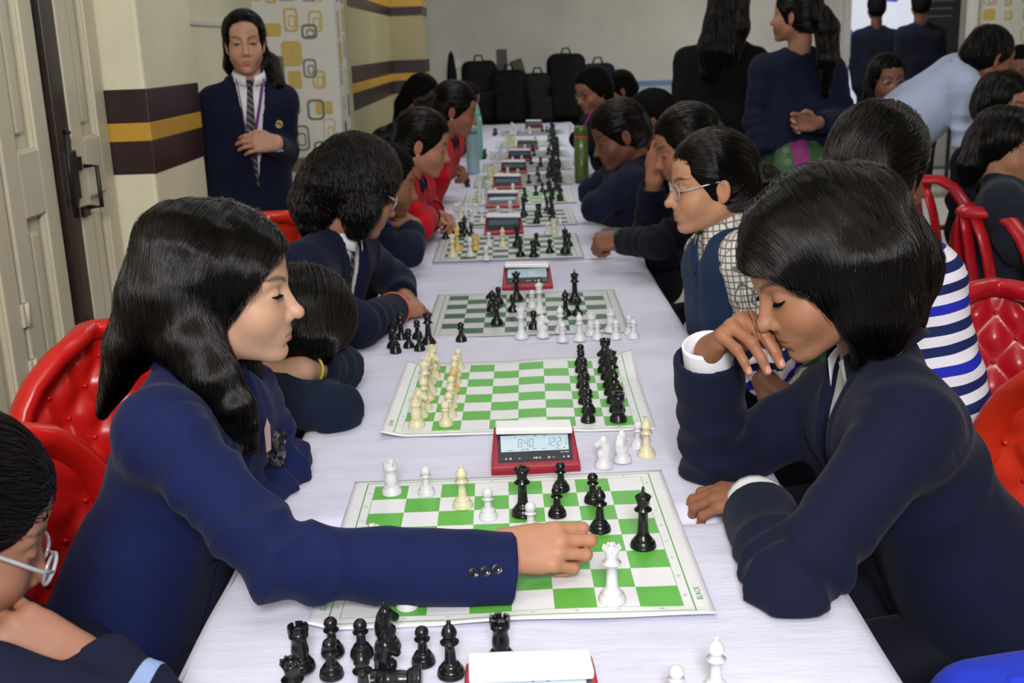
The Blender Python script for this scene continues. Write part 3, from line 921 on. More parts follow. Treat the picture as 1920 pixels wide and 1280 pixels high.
put_px([('Br', 565, 1250, 'at the end of the captured black pieces beside the mat corner'), ('Bp', 624, 1222, w1c), ('Bp', 679, 1226, w1c), ('Bn', 727, 1212, 'behind another black knight among the captured pieces', 0.4), ('Bp', 622, 1264, w1c), ('Bn', 728, 1278, 'in front of another black knight among the captured pieces', 0.1),
        ('Bp', 794, 1240, w1c), ('Bb', 846, 1262, 'standing against the white topped clock'), ('Br', 940, 1234, 'standing behind the white topped clock'), ('Bb', 684, 1318, 'at the outer edge of the captured black pieces'), ('Bq', 556, 1352, 'at the outer edge of the captured black pieces')], w1c, 'captured black pieces on the cloth')
q_ = at_z(785, 1290, TABLE_Z)
put_piece('Br', q_[0] + 0.005, q_[1] - 0.01, 'lying on its side among the captured pieces', 'captured black pieces on the cloth', PI, True)
put_px([('Wb', 1342, 1296), ('Wp', 1268, 1318)], 'on the bare cloth beside the white topped clock', 'white captured pieces on the bare cloth')
# second board: the starting position
cx, cy, rz, _h = boards[1]
order = 'rnbkqbnr'
ORD = ['first', 'second', 'third', 'fourth', 'fifth', 'sixth', 'seventh', 'eighth']
for i in range(8):
    for col, code in ((-3.5, 'I' + order[i]), (-2.5, 'Ip'), (2.5, 'Bp'), (3.5, 'B' + order[i])):
        lx, ly = col * SQ + random.uniform(-.004, .004), (i - 3.5) * SQ + random.uniform(-.004, .004)
        kk = code
        if code == 'Ip' and i == 4: kk = 'Gp'
        put_piece(kk, cx + lx * math.cos(rz) - ly * math.sin(rz), cy + lx * math.sin(rz) + ly * math.cos(rz), 'in starting position, %s from the red clock' % ORD[i], 'starting position pieces', PI if code[0] == 'B' else 0.0)
w3 = 'on the dark green mat before the red clock'
put_px([('Bn', 923, 584), ('Bp', 935, 570), ('Bb', 932, 608), ('Bp', 962, 585), ('Bq', 969, 562), ('Wp', 998, 577), ('Wk', 1012, 587), ('Bk', 1078, 566), ('Bp', 1083, 592), ('Bb', 1074, 592)], w3, 'pieces on the dark green mat')
w3b = 'lined up along the near edge of the dark green mat'
put_px([('Wq', 978, 632), ('Bp', 1001, 617), ('Wn', 1018, 630), ('Wb', 1051, 624), ('Wp', 1055, 638), ('Wb', 1087, 636), ('Wr', 1109, 626), ('Wp', 1120, 634), ('Wr', 1145, 622), ('Wp', 1155, 633), ('Wp', 1180, 624), ('Wp', 1188, 632)], w3b, 'white pieces along the dark green mat')
w3c = 'captured, standing on the cloth beside the dark green mat'
put_px([('Bb', 753, 634), ('Bp', 767, 650), ('Br', 738, 650), ('Bp', 742, 659), ('Bp', 783, 633), ('Bp', 787, 655), ('Bq', 804, 643), ('Bp', 865, 638)], w3c, 'captured black pieces beside the dark green mat')
w4 = 'on the dark green mat with the yellowed pieces'
put_px([('Iq', 849, 482), ('Gk', 858, 470), ('Wb', 882, 481), ('Gr', 892, 469), ('Wp', 917, 461), ('Wp', 912, 488), ('Ib', 943, 462), ('Bq', 970, 461), ('Bb', 976, 481), ('Br', 1001, 482), ('Bp', 1006, 462), ('Bp', 1031, 474), ('Bk', 1060, 474), ('Bp', 1067, 462)], w4, 'pieces on the yellowed piece board')
w4b = 'captured, on the cloth beside the yellowed piece game'
put_px([('Bp', 836, 448), ('Bp', 851, 440), ('Br', 866, 444), ('Bb', 872, 436), ('Bp', 884, 442), ('Wp', 1027, 440), ('Ir', 1039, 436), ('Wb', 1051, 442)], w4b, 'captured pieces beside the yellowed piece game')
w5 = 'on the dark green mat past the yellowed pieces'
put_px([('Wr', 850, 428), ('Ib', 862, 408), ('Wk', 856, 420), ('Wp', 884, 416), ('Wn', 890, 405), ('Wb', 874, 425), ('Wp', 904, 416), ('Wp', 934, 408), ('Wb', 957, 406), ('Bk', 982, 405), ('Bp', 1006, 418), ('Br', 1010, 408), ('Bq', 1034, 402), ('Bb', 1036, 412), ('Wp', 1018, 386), ('Bp', 1026, 396)], w5, 'pieces on the fifth board')
rows = [(5.52, 0.02), (6.24, 0.05), (6.95, 0.08), (7.70, 0.11), (8.55, 0.14), (9.65, 0.17)]
fw_ = ['on the bright green mat by the green flask', 'on the grey mat across from the pale bottle', 'on the grey mat just past the pale bottle', 'on the dim mat before the last clocks', 'on the dim pale green mat', 'on the last mat before the bags']
rr_ = random.Random(3)
for k, (by, bx) in enumerate(rows):
    wc_ = 'I' if k in (1, 4) else 'W'
    g_ = 'pieces ' + fw_[k]
    for i in range(8):
        if rr_.random() < 0.75: put_piece(wc_ + order[i], bx - 3.5 * SQ + rr_.uniform(0, .05), by + (i - 3.5) * SQ, fw_[k], g_, 0)
        if rr_.random() < 0.7: put_piece(wc_ + 'p', bx + (-2.5 + rr_.choice((0, 0, 1, 2))) * SQ, by + (i - 3.5) * SQ, fw_[k], g_)
        if rr_.random() < 0.75: put_piece('B' + order[i], bx + 3.5 * SQ - rr_.uniform(0, .05), by + (i - 3.5) * SQ, fw_[k], g_, PI)
        if rr_.random() < 0.7: put_piece('Bp', bx + (2.5 - rr_.choice((0, 0, 1, 2))) * SQ, by + (i - 3.5) * SQ, fw_[k], g_)
    for i in range(4):
        put_piece(rr_.choice(['Wp', 'Wb', 'Wp', 'Wr']), bx + 0.31 + rr_.uniform(-.01, .03), by - 0.2 + i * 0.08, 'captured beside the game ' + fw_[k], 'captured ' + g_)
        if k % 2: put_piece('Bp', bx - 0.31 - rr_.uniform(-.01, .02), by - 0.2 + i * 0.07, 'captured beside the game ' + fw_[k], 'captured ' + g_)

# ================================================================== digital chess clocks
M['clk_red'] = simple('dark red plastic', (150, 22, 42), 0.32, var=0.05)
M['clk_black'] = simple('black plastic bezel', (34, 38, 46), 0.35)
M['clk_white'] = simple('white plastic rocker', (236, 236, 236), 0.35, var=0.03)
M['lcd'] = simple('pale lcd glass', (196, 216, 226), 0.15, var=0.03)
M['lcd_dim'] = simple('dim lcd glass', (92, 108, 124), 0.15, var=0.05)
M['lcd_ink'] = simple('lcd segments', (74, 92, 108), 0.4)
M['clk_print'] = simple('white print', (220, 224, 228), 0.5)
def seg_digit(mb, ch, x, z, w, h, t_, P):
    on = {'0': 'abcdef', '1': 'bc', '2': 'abged', '4': 'fgbc', '7': 'abc', '8': 'abcdefg'}[ch]
    S = {'a': (0, h / 2, w, t_), 'd': (0, -h / 2, w, t_), 'g': (0, 0, w, t_), 'f': (-w / 2, h / 4, t_, h / 2), 'b': (w / 2, h / 4, t_, h / 2), 'e': (-w / 2, -h / 4, t_, h / 2), 'c': (w / 2, -h / 4, t_, h / 2)}
    for s in on:
        a, b, sw_, sh = S[s]
        sw_ *= 0.82 if sw_ > sh else 1; sh *= 0.86 if sh > sw_ else 1
        sl = 0.12 * (b)
        q = [(x + a + sl - sw_ / 2, z + b - sh / 2), (x + a + sl + sw_ / 2, z + b - sh / 2), (x + a + sl + sw_ / 2, z + b + sh / 2), (x + a + sl - sw_ / 2, z + b + sh / 2)]
        mb.add([P(*c) for c in q], [[0, 1, 2, 3]])
def chess_clock(x, y, rz, label, times=None, dim=False):
    c = empty('chess_clock', (x, y, mat_top(x, y) + 0.0004), rz, label, 'chess clock', 'digital chess clocks')
    W, D, H0, H1 = 0.158, 0.078, 0.014, 0.066          # width, depth, front lip, back height
    # wedge body, front face leaning back
    prof = [(-D / 2, 0), (-D / 2, H0), (-D / 2 + 0.052, H1), (D / 2 - 0.006, H1), (D / 2, H1 - 0.01), (D / 2, 0)]
    bm = bmesh.new()
    vs = [[bm.verts.new((sx * (W / 2 - (0.008 if (py > -0.02 and pz > 0.03) else 0)), py, pz)) for py, pz in prof] for sx in (-1, 1)]
    n = len(prof)
    bm.faces.new(vs[0]); bm.faces.new(vs[1][::-1])
    for i in range(n):
        bm.faces.new((vs[0][i], vs[1][i], vs[1][(i + 1) % n], vs[0][(i + 1) % n]))
    bmesh.ops.recalc_face_normals(bm, faces=bm.faces[:])
    bmesh.ops.bevel(bm, geom=bm.edges[:], offset=0.003, segments=2, affect='EDGES', profile=0.6)
    me = bpy.data.meshes.new('case'); bm.to_mesh(me); bm.free()
    mesh_obj('case', me, M['clk_red'], c)
    # frame on the sloping face
    a = V3(0, -D / 2, H0); b = V3(0, -D / 2 + 0.052, H1)
    e = nrm(b - a); nn = V3(0, -e[2], e[1]); Ls = np.linalg.norm(b - a)
    def P(u, v, o=0.0):           # u across, v up the slope from its middle, o out of the face
        q = (a + b) / 2 + V3(u, 0, 0) + e * v + nn * o; return tuple(q)
    def slab(u0, u1, v0, v1, o0, o1):
        mb = MB(); vs = [P(u, v, o) for o in (o0, o1) for u, v in ((u0, v0), (u1, v0), (u1, v1), (u0, v1))]
        mb.add(vs, [[3, 2, 1, 0], [4, 5, 6, 7], [0, 1, 5, 4], [1, 2, 6, 5], [2, 3, 7, 6], [3, 0, 4, 7]]); return mb
    slab(-0.066, 0.066, -0.027, 0.029, -0.002, 0.0012).build('bezel', M['clk_black'], c)
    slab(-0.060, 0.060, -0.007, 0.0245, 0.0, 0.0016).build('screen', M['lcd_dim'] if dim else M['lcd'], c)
    for i, (u0, u1) in enumerate(((-0.064, -0.040), (-0.038, -0.014), (-0.012, 0.012), (0.014, 0.038), (0.040, 0.064))):
        bt = slab(u0, u1, -0.0255, -0.0165, 0.0, 0.0026).build('button', M['clk_black'], c)
    # white rocker lever along the top
    MB().box((0, 0.012, H1 + 0.004), (W - 0.022, 0.046, 0.012), Matrix.Rotation(0.03, 3, 'Y'), 0.003).build('rocker', M['clk_white'], c)
    if times is not None:
        mb = MB(); PP = lambda u, v: P(u, v, 0.0019)
        for s, u0 in ((times[0], -0.026), (times[1], 0.028)):
            u = u0 - (0.0 if len(s) < 5 else 0.0045)
            for ch in s:
                if ch == '.':
                    mb.add([PP(u - 0.0055, -0.0005), PP(u - 0.0045, -0.0005), PP(u - 0.0045, 0.0005), PP(u - 0.0055, 0.0005)], [[0, 1, 2, 3]]); u += 0.0010; continue
                seg_digit(mb, ch, u, 0.0088, 0.0062, 0.0148, 0.0009, PP); u += 0.0096
        # small legends round the display
        for u, v, w_, h_ in ((-0.034, 0.0205, .005, .0008), (0.002, 0.0222, .003, .0016), (0.018, 0.0215, .005, .001), (-0.05, -0.0045, .002, .001), (-0.042, -0.0045, .007, .001), (-0.022, -0.0042, .007, .001), (-0.014, -0.003, .006, .001), (0.016, -0.003, .007, .001), (0.04, -0.0035, .006, .001), (0.052, -0.0032, .0025, .0018)):
            mb.add([PP(u - w_ / 2, v - h_ / 2), PP(u + w_ / 2, v - h_ / 2), PP(u + w_ / 2, v + h_ / 2), PP(u - w_ / 2, v + h_ / 2)], [[0, 1, 2, 3]])
        mb.add([PP(-0.002, -0.0045), PP(0.001, -0.003), PP(-0.002, -0.0015)], [[0, 1, 2]])
        mb.build('display_digits', M['lcd_ink'], c)
        mb = MB(); Q = lambda u, v: P(u, v, 0.0029)
        bar = lambda u, v, w_, h_: mb.add([Q(u - w_ / 2, v - h_ / 2), Q(u + w_ / 2, v - h_ / 2), Q(u + w_ / 2, v + h_ / 2), Q(u - w_ / 2, v + h_ / 2)], [[0, 1, 2, 3]])
        mb.add([Q(-0.054, -0.021), Q(-0.051, -0.023), Q(-0.051, -0.019)], [[0, 1, 2]]); bar(-0.044, -0.021, .003, .003)
        bar(-0.028, -0.021, .0035, .001)
        mb.add([Q(-0.003, -0.023), Q(0.0, -0.021), Q(-0.003, -0.019)], [[0, 1, 2]]); bar(0.0012, -0.021, .001, .004); bar(0.003, -0.021, .001, .004); bar(0.008, -0.021, .003, .002)
        bar(0.024, -0.021, .005, .0011); bar(0.024, -0.021, .0011, .005); bar(0.032, -0.021, .003, .001)
        mb.add([Q(0.049, -0.023), Q(0.052, -0.021), Q(0.049, -0.019)], [[0, 1, 2]]); bar(0.058, -0.021, .003, .003)
        v, f = text_mesh('DGT2000', 0.0038)
        mb.add([P(p[0] + 0.052, p[1] - 0.0115, 0.0016) for p in v], f)
        mb.build('button_marks', M['clk_print'], c)
    return c
chess_clock(0.020, 1.878, 0.035, 'red digital chess clock reading 8.40 and 12.21 behind the wavy green mat', ('8.40', '12.21'))
q_ = at_z(998, 1320, TABLE_Z + 0.03)
chess_clock(q_[0], q_[1] - 0.002, 0.06, 'red chess clock with white top beside the captured black pieces', ('0.40', '12.01'))
chess_clock(0.030, 3.40, 0.0, 'red digital chess clock behind the dark green mat with white pieces', ('24.20', '12.40'))
for (x, y, lb) in [(-0.048, 4.45, 'red chess clock right behind the yellowed piece game'), (-0.057, 5.20, 'red chess clock behind the fifth board of the row'), (-0.036, 5.88, 'red chess clock just beyond the bright green mat by the flask'),
                   (0.0, 6.60, 'red chess clock level with the pale blue bottle'), (0.041, 7.32, 'red chess clock past the pale blue bottle'), (0.104, 8.08, 'red chess clock before the pale green far mat'), (0.19, 10.1, 'dim red chess clock at the far end of the row')]:
    chess_clock(x, y, 0.0, lb, None, True)

# ================================================================== bottles
def bottle(px, py, prof, parts, label):
    q = at_z(px, py, TABLE_Z)
    b = empty('water_bottle', (q[0], q[1], TABLE_Z + 0.0025), 0, label, 'bottle')
    for nm, pr, m in parts:
        MB().lathe(curve_prof(mm(pr), 4), n=28).build(nm, m, b)
    return b
M['bt_blue'] = simple('pale blue enamelled steel', (150, 178, 188), 0.4)
M['bt_teal'] = simple('mint green enamelled steel', (132, 196, 184), 0.4)
M['bt_green'] = simple('olive green enamelled steel', (70, 92, 34), 0.35, coat=0.4)
M['bt_black'] = simple('black rubber', (26, 26, 28), 0.6)
M['bt_orange'] = simple('orange band', (206, 78, 40), 0.5)
bottle(888, 326, None, [('body', [(35, 0, 1), (37, 3), (37, 215), (36, 224), (33, 230, 1), (0.05, 230, 1)], M['bt_blue']), ('seal', [(33.5, 230, 1), (34, 238, 1), (0.05, 238, 1)], M['bt_black']), ('cap', [(31, 238, 1), (31, 258), (27, 272), (14, 278), (0.05, 279)], M['bt_blue'])], 'pale blue steel water bottle with domed cap on the tablecloth')
bottle(897, 298, None, [('body', [(33, 0, 1), (35, 3), (35, 235), (28, 280, 1), (0.05, 280, 1)], M['bt_teal']), ('cap', [(26, 280, 1), (24, 300), (14, 345), (8, 360), (0.05, 362)], M['bt_teal'])], 'tall mint green bottle tapering to its cap behind the blue bottle')
bottle(1091, 342, None, [('body', [(36, 0, 1), (38, 3), (38, 238, 1), (0.05, 238, 1)], M['bt_green']), ('band', [(38.4, 238, 1), (38.4, 247, 1), (0.05, 247, 1)], M['bt_orange']), ('cap', [(38, 247, 1), (38, 280), (35, 292), (28, 298), (0.05, 299)], M['bt_green'])], 'olive green steel flask with an orange band on the tablecloth')
# ================================================================== people: shared builders
def A(t):
    """(px, py, Y) measured on the photograph with an estimated distance -> world point; 3-vectors of numpy pass through"""
    return t if isinstance(t, np.ndarray) else at_y(*t)

# skin -------------------------------------------------------------
t = NT('skin')
att = t.n('ShaderNodeAttribute'); att.attribute_name = 'Col'
co = t.coord()
mot = t.noise(45, 4, 0.6, co)
t.set(Base_Color=t.mix(0.5, att.outputs['Color'], t.mix(1.0, att.outputs['Color'], t.ramp(mot, [(0.3, (0.82, 0.78, 0.76)), (0.7, (1.0, 1.0, 1.0))]), 'MULTIPLY')), Roughness=0.5, Specular_IOR_Level=0.35, Subsurface_Weight=0.12, Subsurface_Radius=(0.012, 0.005, 0.003), Subsurface_Scale=0.6)
t.bump(t.noise(420, 2, 0.5, co), 0.06, 0.0006)
M['skin'] = t.m
t = NT('eyeball')
co = t.coord('UV')
t.set(Base_Color=(0.75, 0.72, 0.68), Roughness=0.12)
M['eye_white'] = t.m
M['iris'] = simple('dark brown iris', (38, 24, 18), 0.1)
t = NT('black hair surface')
co = t.coord()
t.set(Base_Color=t.ramp(t.noise(60, 4, 0.6, co), [(0.3, srgb(9, 8, 9)), (0.7, srgb(18, 15, 15))]), Roughness=0.75, Specular_IOR_Level=0.06)
t.bump(t.noise(260, 3, 0.6, co), 0.5, 0.002)
M['hair'] = t.m
t = NT('black hair strands')
hb = t.n('ShaderNodeBsdfHairPrincipled')
try: hb.parametrization = 'MELANIN'
except Exception: pass
for nm, val in (('Melanin', 1.0), ('Melanin Redness', 0.1), ('Roughness', 0.17), ('Radial Roughness', 0.35), ('IOR', 1.45), ('Random Roughness', 0.3), ('Random Color', 0.2)):
    if nm in hb.inputs: hb.inputs[nm].default_value = val
t.l(hb.outputs[0], t.t.nodes['Material Output'].inputs['Surface'])
M['strand'] = t.m

def frame(F, U):
    F = nrm(F); U = np.asarray(U, float); U = nrm(U - F * (U @ F)); X = np.cross(F, U)
    return np.stack([X, F, U], 1)          # columns = local axes in world

def head_local(p, lid=0.0, neck=None, lean=1.0, k_wide=1.0, ears=True):
    """distance to a head in its own frame: x to the person's right, y forward, z up, eyes at z = 0"""
    q = p.copy(); q[:, 0] = np.abs(q[:, 0]) / k_wide
    d = s_ell(q, (0, -0.012, 0.035), (0.073, 0.092, 0.082))
    d = smin(d, s_ell(q, (0, 0.020, -0.022), (0.062, 0.068, 0.086)), 0.03)
    d = smin(d, s_cap(q, (0.046, -0.004, -0.060), (0.012, 0.066, -0.094), 0.017, 0.016), 0.03)
    d = smin(d, s_sphere(q, (0, 0.0815, -0.0960), 0.0152), 0.020)
    d = smin(d, s_sphere(q, (0.036, 0.058, -0.036), 0.027), 0.028)
    d = smin(d, s_ell(q, (0, 0.066, -0.046), (0.040, 0.0300, 0.036)), 0.022)
    d = smin(d, s_ell(q, (0, 0.052, 0.045), (0.055, 0.034, 0.040)), 0.025)
    d = smin(d, s_cap(q, (0.008, 0.081, 0.020), (0.044, 0.066, 0.020), 0.0095), 0.014)
    d = smax(d, -s_ell(q, (0.031, 0.101, 0.003), (0.019, 0.016, 0.012)), 0.012)
    d = smin(d, s_cap(q, (0, 0.084, 0.012), (0, 0.1075, -0.029), 0.0062, 0.0090), 0.012)
    d = smin(d, s_sphere(q, (0, 0.1115, -0.0325), 0.0100), 0.007)
    d = smin(d, s_sphere(q, (0.0125, 0.0985, -0.0375), 0.0082), 0.007)
    d = smax(d, -s_sphere(q, (0.0062, 0.1065, -0.0460), 0.0036), 0.003)
    d = smin(d, s_ell(q, (0, 0.079, -0.066), (0.029, 0.0195, 0.023)), 0.014)
    d = smin(d, s_cap(q, (0, 0.0972, -0.0610), (0.022, 0.0885, -0.0660), 0.0054, 0.0034), 0.0040)
    d = smin(d, s_cap(q, (0, 0.0955, -0.0730), (0.020, 0.0885, -0.0695), 0.0068, 0.0040), 0.0040)
    d = smax(d, -s_cap(q, (0, 0.1055, -0.0668), (0.024, 0.0895, -0.0672), 0.0014), 0.0022)
    d = smax(d, -s_cap(q, (0, 0.099, -0.0845), (0.010, 0.094, -0.0835), 0.003), 0.006)
    # lids with an opening
    ec = (0.031, 0.0735, 0.0)
    lids = s_ell(q, ec, (0.0155, 0.0146, 0.0140))
    e = q - f32(ec)
    up, lo = lid_angles(lid)
    ang = np.arctan2(e[:, 2], np.maximum(e[:, 1], 1e-4))
    rr = np.linalg.norm(e, axis=1)
    cur = 1 - (e[:, 0] / 0.0135) ** 2
    mid = (up + lo) / 2
    ou = mid + (up - mid) * np.maximum(cur, 0); ol = mid + (lo - mid) * np.maximum(cur, 0)
    op = np.maximum(np.maximum((ang - ou), (ol - ang)) * 0.0135, np.abs(e[:, 0]) - 0.0135)
    d = smin(d, lids, 0.004)
    d = np.maximum(d, -np.maximum(op, np.maximum(rr - 0.019, -(e[:, 1]))))
    d = np.minimum(d, rr - 0.0126)
    if ears:
        ea = q - f32((0.0725, -0.010, -0.010)); ca, sa = math.cos(0.25), math.sin(0.25)
        er = np.stack([ea[:, 0] * 0.90 + ea[:, 1] * 0.43, -ea[:, 0] * 0.43 + ea[:, 1] * 0.90, ea[:, 2]], 1)
        ear = s_ell(er, (0, 0, 0), (0.0065, 0.0175, 0.031))
        ear = smin(ear, s_ell(er, (-.001, 0.004, -0.024), (0.0062, 0.010, 0.011)), 0.004)
        ear = smax(ear, -s_ell(er, (0.0075, 0.003, 0.003), (0.0052, 0.0105, 0.019)), 0.003)
        d = smin(d, ear, 0.006)
    if neck is not None:
        d = smin(d, s_chain(p, [(0, -0.030, -0.045), tuple(neck * 0.55 + V3(0, -0.016, -0.032)), tuple(neck)], [0.049, 0.045, 0.052], 0.02), 0.022)
    return d
def lid_angles(lid):            # lid 0 = looking down, 1 = open
    return (-0.42 + 0.75 * lid, -0.66 + 0.32 * lid)
def head_color(p, tone, lid=0.0, brow=1.0, lipc=None):
    q = p.copy(); q[:, 0] = np.abs(q[:, 0])
    tone = np.array(srgb(*tone)); n = len(q)
    c = np.tile(tone, (n, 1))
    def blend(w, col):
        nonlocal c
        w = np.clip(w, 0, 1)[:, None]; c = c * (1 - w) + np.array(col) * w
    fr = np.clip((q[:, 1] - 0.03) / 0.02, 0, 1)
    # cheeks, nose end and ears a little redder
    red = tone * np.array([1.05, 0.86, 0.82])
    blend(0.5 * np.exp(-((q - f32((0.042, 0.075, -0.036))) ** 2).sum(1) / 0.018 ** 2), red)
    blend(0.5 * np.exp(-((q - f32((0.0, 0.12, -0.037))) ** 2).sum(1) / 0.012 ** 2), red)
    blend(0.5 * np.clip((q[:, 0] - 0.068) / 0.006, 0, 1), red)
    # darker around the eyes
    blend(0.35 * np.exp(-((q - f32((0.031, 0.088, -0.004))) ** 2).sum(1) / 0.013 ** 2), tone * np.array([0.62, 0.52, 0.5]))
    lip = np.array(srgb(*lipc)) if lipc else tone * np.array([0.82, 0.52, 0.52])
    dl = np.minimum(s_cap(q, (0, 0.0972, -0.0610), (0.022, 0.0885, -0.0660), 0.0052, 0.0032), s_cap(q, (0, 0.0955, -0.0730), (0.020, 0.0885, -0.0695), 0.0068, 0.0040))
    blend(fr * (1 - np.clip((dl - 0.0008) / 0.0016, 0, 1)), lip)
    blend(fr * np.clip(1 - np.abs(q[:, 2] + 0.0672) / 0.0011, 0, 1) * (q[:, 0] < 0.0225), tone * np.array([0.35, 0.2, 0.2]))
    blend(np.clip(1 - (s_sphere(q, (0.0062, 0.1065, -0.0460), 0.0040)) / 0.001, 0, 1), tone * 0.25)
    hairc = np.array(srgb(26, 20, 18))
    # brows: an arch in the frontal plane
    x = q[:, 0]
    zb = 0.0195 + 0.0085 * np.sin(np.clip((x - 0.010) / 0.042, 0, 1) * 2.2)
    th = 0.0048 * np.clip((0.064 - x) / 0.02, 0.3, 1)
    wb = fr * np.clip(1.3 - np.abs(q[:, 2] - zb) / th, 0, 1) * ((x > 0.010) & (x < 0.058))
    blend(0.95 * brow * wb * (0.75 + 0.25 * np.sin(x * 3000 + q[:, 2] * 1800)), hairc)
    # eyes
    e = q - f32((0.031, 0.0735, 0.0)); rr = np.linalg.norm(e, axis=1)
    up, lo = lid_angles(lid); mid = (up + lo) / 2
    cur = np.maximum(1 - (e[:, 0] / 0.0135) ** 2, 0)
    ang = np.arctan2(e[:, 2], np.maximum(e[:, 1], 1e-4)); ou = mid + (up - mid) * cur; ol = mid + (lo - mid) * cur
    near = (rr < 0.0185) & (e[:, 1] > 0) & (np.abs(e[:, 0]) < 0.0145)
    ball = near & (rr < 0.0131)
    c[ball] = srgb(205, 196, 190)
    irisc = math.tan(min(-0.05, (up + lo) / 2 - 0.02)) * 0.0118
    ir = ball & (np.hypot(e[:, 0] + 0.0, e[:, 2] - irisc) < 0.0062)
    c[ir] = srgb(24, 15, 12)
    blend(near * np.clip(1.35 - np.abs(ang - ou - 0.02) / 0.17, 0, 1), hairc * 0.4)
    blend(near * 0.45 * np.clip(1 - np.abs(ang - ol + 0.05) / 0.10, 0, 1), hairc)
    return c

# hands --------------------------------------------------------------
REST = [(0.35, 0.5, 0.3)] * 4
FIST = [(1.2, 1.5, 0.8)] * 4
def hand_points(side, curls, thumb=None, spread=(-.10, -.02, .06, .16)):
    mx = [(-0.0265, 0.080, 0.001), (-0.0090, 0.085, 0.003), (0.0090, 0.081, 0.002), (0.0255, 0.072, -0.002)]
    ln = [(0.040, 0.024, 0.019), (0.044, 0.028, 0.020), (0.041, 0.026, 0.020), (0.032, 0.019, 0.017)]
    fs = []
    for (m, l, c, sp) in zip(mx, ln, curls, spread):
        a = 0.0; q = V3(*m); pts = [q]
        for s, ca in zip(l, c):
            a += ca
            q = q + s * V3(math.sin(sp) * math.cos(a), math.cos(sp) * math.cos(a), -math.sin(a)); pts.append(q)
        fs.append(pts)
    th = [V3(*q) for q in (thumb or [(-0.024, 0.022, -0.010), (-0.044, 0.050, -0.018), (-0.050, 0.078, -0.026), (-0.046, 0.098, -0.032)])]
    sg = 1 if side == 'R' else -1
    flip = lambda q: q * V3(sg, 1, 1)
    return [[flip(q) for q in f] for f in fs], [flip(q) for q in th], [flip(V3(*m)) for m in mx]
def hand_sdf(p, side, fs, th, mx, fore=(0, -1, 0)):
    sg = 1 if side == 'R' else -1
    d = None
    for i, m in enumerate(mx):
        e = s_cap(p, (m[0] * 0.55, 0.004, 0), m, 0.0165, 0.0108 if i < 3 else 0.0098)
        d = e if d is None else smin(d, e, 0.012)
    d = smin(d, s_cap(p, (sg * -0.016, 0.016, -0.008), (sg * -0.028, 0.052, -0.010), 0.017, 0.012), 0.012)
    d = smin(d, s_cap(p, (sg * 0.016, 0.014, -0.008), (sg * 0.024, 0.055, -0.008), 0.013, 0.010), 0.010)
    rad = [(0.0096, 0.0087, 0.0078, 0.0064), (0.0098, 0.0089, 0.0080, 0.0066), (0.0094, 0.0085, 0.0076, 0.0063), (0.0084, 0.0075, 0.0067, 0.0056)]
    fd = None
    for pts, r in zip(fs, rad):
        e = s_chain(p, pts, r, 0.002)
        e = smin(e, s_sphere(p, pts[1], r[1] * 1.06), 0.003)
        fd = e if fd is None else np.minimum(fd, e)
    t_ = s_chain(p, th, (0.0150, 0.0115, 0.0098, 0.0074), 0.004)
    d = smin(d, fd, 0.006)
    d = smin(d, t_, 0.007)
    fe = V3(*fore) * 0.10
    for o_ in (0.006, -0.006):
        d = smin(d, s_cap(p, fe + V3(o_, 0, 0), (o_, 0, 0), 0.025, 0.0195), 0.012)
    return d

